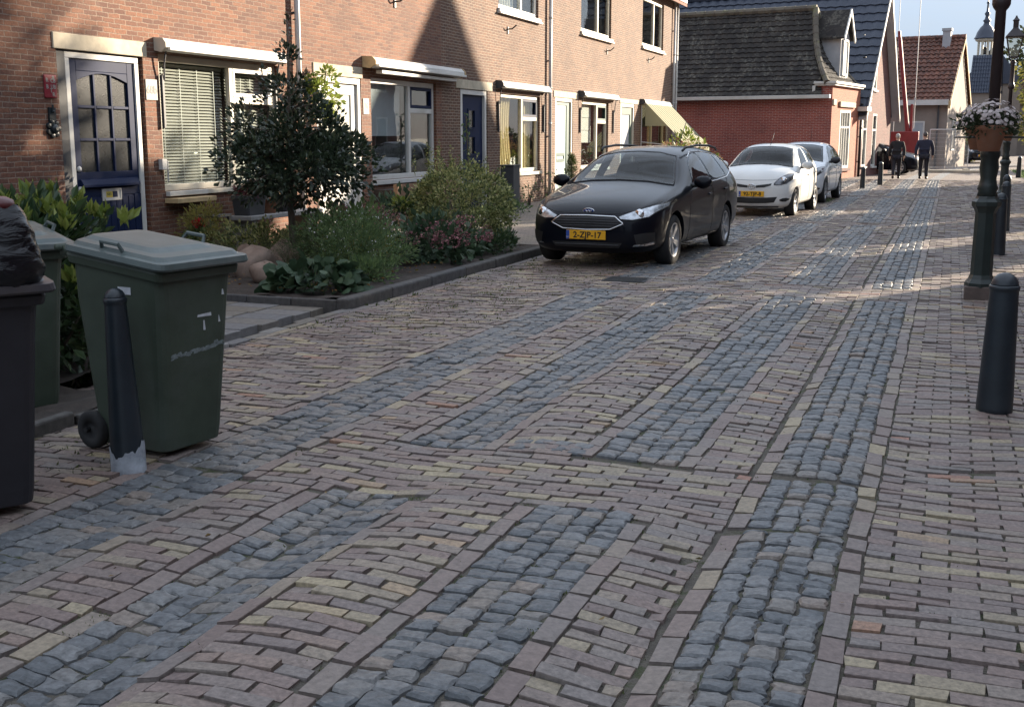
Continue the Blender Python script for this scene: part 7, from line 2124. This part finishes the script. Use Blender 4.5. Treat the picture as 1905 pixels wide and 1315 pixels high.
mb = MB(); loft(mb, [[(x, y, z) for x, y in rrect(hx, hy, 0.02, 2)] for hx, hy, z in ((0.12, 0.19, 0), (0.135, 0.215, 0.22), (0.145, 0.225, 0.22), (0.145, 0.225, 0.27), (0.12, 0.2, 0.27), (0.12, 0.2, 0.24))]); mb.build('box', M['darkgrey'], t)
np_mesh('heather', *clump_cloud(40, 40, (0, 0, 0.33), (0.16, 0.24, 0.13), 0.05, 0.06, 0.2, shell=0.1, up=0.9), M['heather'], t)
def pot(label, loc, r, h, mat, parts):
    t = thing('plant_pot', label, 'plant pot', loc)
    p = MB(); p.smooth = True
    p.lathe([(r * 0.72, 0), (r * 0.95, h * 0.78), (r * 1.05, h * 0.80), (r * 1.06, h), (r * 0.95, h), (r * 0.9, h * 0.9), (0, h * 0.88)], 20); p.build('pot', mat, t)
    for nm, g, m_ in parts: np_mesh(nm, g[0], g[1], m_, t)
pot('terracotta pot with a grey-green bushy plant on the bench', (-8.86, 13.98, 0.56), 0.125, 0.22, M['terracotta'], [('foliage', clump_cloud(34, 34, (0, 0, 0.32), (0.15, 0.15, 0.13), 0.05, 0.05, 0.4, shell=0.2, up=0.6), M['grey_leaf'])])
pot('dark pot with an upright green plant next to the terracotta pot', (-8.86, 14.32, 0.56), 0.12, 0.22, M['darkgrey'], [('foliage', clump_cloud(24, 26, (0, 0, 0.36), (0.13, 0.13, 0.16), 0.05, 0.06, 0.5, shell=0.1, up=0.7), M['mid_leaf'])])
pot('small pot of bright red flowers at the foot of the wall by the navy door', (-8.75, 12.15, 0.10), 0.11, 0.20, M['terracotta'], [('foliage', clump_cloud(16, 20, (0, 0, 0.30), (0.12, 0.12, 0.10), 0.05, 0.06, 0.9, shell=0.1, up=0.4), M['mid_leaf']), ('blossom', clump_cloud(6, 26, (0, 0, 0.43), (0.07, 0.07, 0.05), 0.035, 0.03, 1.2, shell=0.1), M['red_fl'])])
t = thing('timber_planter', 'low planter of weathered timber boards under the large window', 'planter', (-8.98, 19.2, 0.09))
for k in range(3): MB().span(0.18, 0.215, -1.35, 1.35, 0.02 + 0.24 * k, 0.235 + 0.24 * k).build('board', M['wood'], t, bevel=0.005)
for y in (-1.3, 0, 1.3): MB().span(0.13, 0.178, y - 0.04, y + 0.04, 0, 0.72).build('post', M['wood'], t)
MB().span(-0.25, 0.13, -1.32, 1.32, 0.3, 0.62).build('soil', M['soil'], t)
t = thing('storage_box', 'dark grey box standing at the wall under the cream curtains', 'box', (-8.75, 23.25, 0.09))
MB().span(-0.15, 0.15, -0.2, 0.2, 0, 0.90).build('body', M['darkgrey'], t, bevel=0.015); MB().span(-0.165, 0.165, -0.215, 0.215, 0.902, 0.935).build('lid', M['darkgrey'], t, bevel=0.01)
# climber at the downpipe, vine at the second navy door, weeds at the wall, cone conifer
plant('climbing_plant', 'yellow-green climber hanging over the white downpipe', 'climber', (-9.12, 16.05, 2.0), [('stems', MB().tube([(0, -0.25, -1.9), (-0.05, -0.2, -0.6), (0, 0.1, 0.6)], 0.012, 5), M['bark']), ('foliage', clump_cloud(22, 26, (0, 0.0, 0.25), (0.12, 0.36, 0.45), 0.10, 0.085, 0.9, shell=0.1, up=-0.2), M['laurel_new'])])
sm = MB(); sm.tube([(0, 0, 0), (0.02, 0.03, 0.9), (-0.01, 0.0, 1.9)], 0.014, 5)
n = 110; zz = rng.uniform(0.5, 1.95, n); P = np.stack([rng.normal(0, 0.03, n), rng.normal(0, 0.05, n), zz], -1)
plant('climbing_plant', 'thin leafy vine on a cane beside the three-light navy door', 'climber', (-8.7, 20.75, 0.09), [('stems', sm, M['bark']), ('foliage', leaf_arrays(P, rng.normal(0, 1, (n, 3)), np.full(n, 0.07), 0.9), M['mid_leaf'])])
for k, (x, y, h_, lab) in enumerate(((-8.8, 24.6, 0.55, 'spindly dark-leaved weed against the brick under the cream curtains'), (-8.7, 25.7, 0.75, 'taller bare-stemmed weed against the brick near the downpipe'), (-8.5, 26.6, 0.45, 'low leafy weed at the foot of the grey downpipe'))):
    n = 60; P = np.stack([rng.normal(0, 0.12, n), rng.normal(0, 0.14, n), rng.uniform(0.1, h_, n)], -1)
    plant('tall_weed', lab, 'weed', (x, y, 0.09), [('stems', stems(9, 0.03, 0.2, h_, 0.006, 30 + k), M['bark']), ('foliage', leaf_arrays(P, rng.normal(0, 1, (n, 3)), np.full(n, 0.075), 0.7), M['mid_leaf'])])
cz = [clump_cloud(20, 34, (0, 0, z), (r_, r_, 0.10), 0.07, 0.045, 0.4, shell=0.4, up=0.8) for z, r_ in ((0.15, 0.22), (0.32, 0.23), (0.5, 0.21), (0.68, 0.16), (0.84, 0.10), (0.98, 0.05))]
plant('cone_conifer', 'small cone-shaped conifer between the downpipe and the pale green door', 'conifer', (-8.75, 27.55, 0.09), [('trunk', MB().tube([(0, 0, 0), (0, 0, 0.9)], 0.02, 6), M['bark']), ('crown', join_arrays(cz), leafm('conifer', [(0, (0.03, 0.05, 0.015)), (1, (0.10, 0.13, 0.03))], 0.6, 0.2))])
plant('hydrangea_shrub', 'sunlit hydrangea with orange-pink heads in front of the striped awning', 'shrub', (-6.75, 31.2, 0.05),
      [('stems', stems(26, 0.3, 1.0, 1.0, 0.01, 15), M['bark']), ('foliage', clump_cloud(90, 18, (0, 0, 0.72), (1.0, 1.6, 0.68), 0.22, 0.13, 1.0, shell=0.4, up=0.4), leafm('hydr_leaf', [(0, (0.06, 0.09, 0.02)), (0.7, (0.14, 0.17, 0.035)), (1, (0.22, 0.24, 0.05))], 0.5, 0.35)), ('flower_heads', flower_heads((0.05, 0, 0.72), (1.0, 1.6, 0.74), 60, 0.11, 60), M['hydr_orange']),
       ('new_leaves', clump_cloud(4, 20, (0.2, -0.5, 1.52), (0.12, 0.2, 0.12), 0.1, 0.12, 0.8, shell=0, up=0.8), M['laurel_new'])])
for k, (x, y, rx, ry, lab) in enumerate(((-7.6, 18.6, 0.6, 0.9, 'low green ground plants between the timber planter and the path'), (-8.4, 22.0, 0.5, 0.7, 'low plants in front of the three-light navy door'), (-6.3, 21.4, 0.5, 1.2, 'low ragged plants along the kerb behind the estate car'))):
    plant('ground_plant', lab, 'plant', (x, y, 0.09), [('foliage', clump_cloud(40, 18, (0, 0, 0.12), (rx, ry, 0.14), 0.10, 0.06, 0.8, shell=0.1, up=0.6), M['mid_leaf'])])
# house plants inside the windows
n = 40; P = np.zeros((n, 3)); P[:, 2] = rng.uniform(0.30, 0.55, n); D = rng.normal(0, 0.6, (n, 3)); D[:, 2] = np.abs(D[:, 2]) + 0.3
for k, (y, z, lab) in enumerate(((13.02, 1.05, 'yellow-green house plant behind the slatted blind, close to the winder'), (13.42, 0.98, 'second yellow-green house plant behind the slatted blind, nearer the mullion'))):
    pot(lab, (X0 - 0.42, y, z - 0.02), 0.07, 0.12, M['darkgrey'], [('foliage', leaf_arrays(P, D, np.full(n, 0.22), 0.35), M['laurel_new'])])
for k, (y, lab) in enumerate(((30.5, 'white flowering house plant near the frame by the roman blind'), (31.15, 'white flowering house plant nearer the mullion by the roman blind'))):
    pot(lab, (X0 - 0.36, y, 0.80), 0.10, 0.18, M['white'], [('foliage', clump_cloud(14, 16, (0, 0, 0.32), (0.2, 0.25, 0.18), 0.1, 0.1, 0.6, shell=0.1), M['blue_leaf']), ('blossom', clump_cloud(9, 14, (0, 0, 0.45), (0.2, 0.25, 0.14), 0.05, 0.05, 1.2, shell=0.2), M['white_fl'])])
b_ = MB(); b_.smooth = True; hull_blob(b_, (0, 0, 0), (0.10, 0.30, 0.10), 14, 8, 0.1, 41)

# ---- trees
def tree(name, label, loc, th, cz, rad, n_clump, per, cr, ls, mat, tr=0.14, extra=None, group=None, seed=1):
    t = thing(name, label, 'tree', loc, 0, group)
    rr = random.Random(seed); mb = MB(); mb.smooth = True
    mb.tube([(0, 0, -0.1), (0.03, 0, th * 0.5), (0, 0.05, th), (0.05, 0, cz + rad[2] * 0.5)], [tr * 1.25, tr, tr * 0.85, tr * 0.2], 10)
    for k in range(12):
        a = rr.uniform(0, 6.28); z0_ = th * rr.uniform(0.85, 1.0) + rr.uniform(0, rad[2] * 0.8); q = rr.uniform(0.55, 0.9)
        mb.tube([(0.02, 0, z0_), (rad[0] * q * 0.5 * math.cos(a), rad[1] * q * 0.5 * math.sin(a), z0_ + rad[2] * 0.25), (rad[0] * q * math.cos(a), rad[1] * q * math.sin(a), z0_ + rad[2] * rr.uniform(0.3, 0.6))], [tr * 0.4, tr * 0.25, tr * 0.08], 6)
    mb.build('trunk', M['bark'], t)
    cl = [clump_cloud(n_clump, per, (0, 0, cz), rad, cr, ls, 0.9, shell=0.35, up=0.1)] + (extra or [])
    v, f = join_arrays(cl); np_mesh('crown', v, f, mat, t)
    return t
SG = 'street trees on the opposite pavement'
tree('street_tree', 'tall broad street tree opposite, next to the dark houses', (5.6, 20.6, 0), 3.2, 7.3, (2.5, 2.8, 3.9), 230, 40, 0.55, 0.26, M['street_leaf'], group=SG, seed=1)
tree('street_tree', 'tall street tree opposite whose low twig hangs beside the lantern', (5.6, 24.6, 0), 3.2, 7.4, (2.4, 2.6, 4.0), 190, 38, 0.55, 0.26, M['street_leaf'], group=SG, seed=2,
     extra=[clump_cloud(6, 12, (-4.00, -1.2, 4.35), (0.30, 0.6, 0.14), 0.11, 0.11, 0.8, shell=0.1), clump_cloud(90, 34, (0, -1.4, 4.7), (2.0, 2.6, 0.9), 0.5, 0.26, 0.9, shell=0.1)])
tree('street_tree', 'third tall street tree opposite, outside the picture', (5.6, 29.6, 0), 3.2, 7.4, (2.3, 1.8, 4.0), 180, 38, 0.55, 0.26, M['street_leaf'], group=SG, seed=3)
tree('street_tree', 'fourth tall street tree opposite, outside the picture', (5.8, 31.5, 0), 3.3, 7.4, (1.9, 1.5, 3.9), 170, 38, 0.55, 0.26, M['street_leaf'], group=SG, seed=4)
tree('street_tree', 'lower round street tree opposite, before the gabled house', (5.8, 34.6, 0), 3.0, 5.8, (2.0, 1.2, 2.9), 110, 34, 0.5, 0.26, M['street_leaf'], group=SG, seed=5)
tree('street_tree', 'lower round street tree opposite, touching the gabled house', (6.2, 36.6, 0), 3.0, 5.9, (1.6, 0.5, 2.9), 100, 34, 0.5, 0.26, M['street_leaf'], group=SG, seed=6)
FG = 'trees at the end of the street'
tree('far_tree', 'yellowing tree at the end of the street under the farther lantern', (6.9, 92, 0), 2.5, 6.4, (2.6, 2.6, 3.6), 90, 26, 0.6, 0.32, M['yellow_tree'], group=FG, seed=7)
tree('far_tree', 'darker green tree behind the farther lantern', (8.0, 126, 0), 3, 8.6, (4.0, 3.5, 3.4), 90, 26, 0.9, 0.5, M['street_leaf'], group=FG, seed=8)
tree('far_tree', 'low bushy yellow-green tree behind the far bollards', (5.1, 74, 0), 1.2, 3.1, (1.5, 1.5, 2.2), 70, 26, 0.45, 0.26, M['yellow_tree'], group=FG, seed=9)
tree('young_tree', 'slim young tree with sunlit yellow-green leaves beside the tan house', (0.72, 72, 0), 1.3, 2.3, (0.55, 0.55, 0.9), 36, 24, 0.22, 0.16, M['laurel_new'], tr=0.06, seed=10)
plant('far_hedge', 'sunlit yellow-green hedge past the tan house', 'hedge', (1.0, 84, 0), [('foliage', clump_cloud(60, 24, (0, 0, 0.7), (1.0, 1.0, 0.8), 0.3, 0.2, 1.0, shell=0.3), M['yellow_tree'])])
plant('far_hedge', 'long dark hedge behind the grass far up the street', 'hedge', (4.9, 62, 0), [('foliage', clump_cloud(90, 26, (0, 0, 0.9), (1.1, 3.5, 1.0), 0.35, 0.2, 1.0, shell=0.3), M['street_leaf'])])
# grass
def grass(n, x0, x1, y0, y1, z, h_):
    x, y = rng.uniform(x0, x1, n), rng.uniform(y0, y1, n)
    P = np.stack([x, y, np.full(n, z)], -1); D = rng.normal(0, 0.35, (n, 3)); D[:, 2] = 1
    return leaf_arrays(P, D, np.full(n, h_), 0.25)
v, f = join_arrays([grass(7000, 2.75, 5.4, 41, 60, 0.0, 0.13), grass(900, -3.35, -2.75, 29.6, 31.5, -0.01, 0.05), grass(1500, -5.25, -3.6, 31.5, 40, -0.03, 0.05)])
tag(np_mesh('grass', v, f, M['mid_leaf']), 'short grass at the far pavement edge and between the parked cars', kind='stuff')
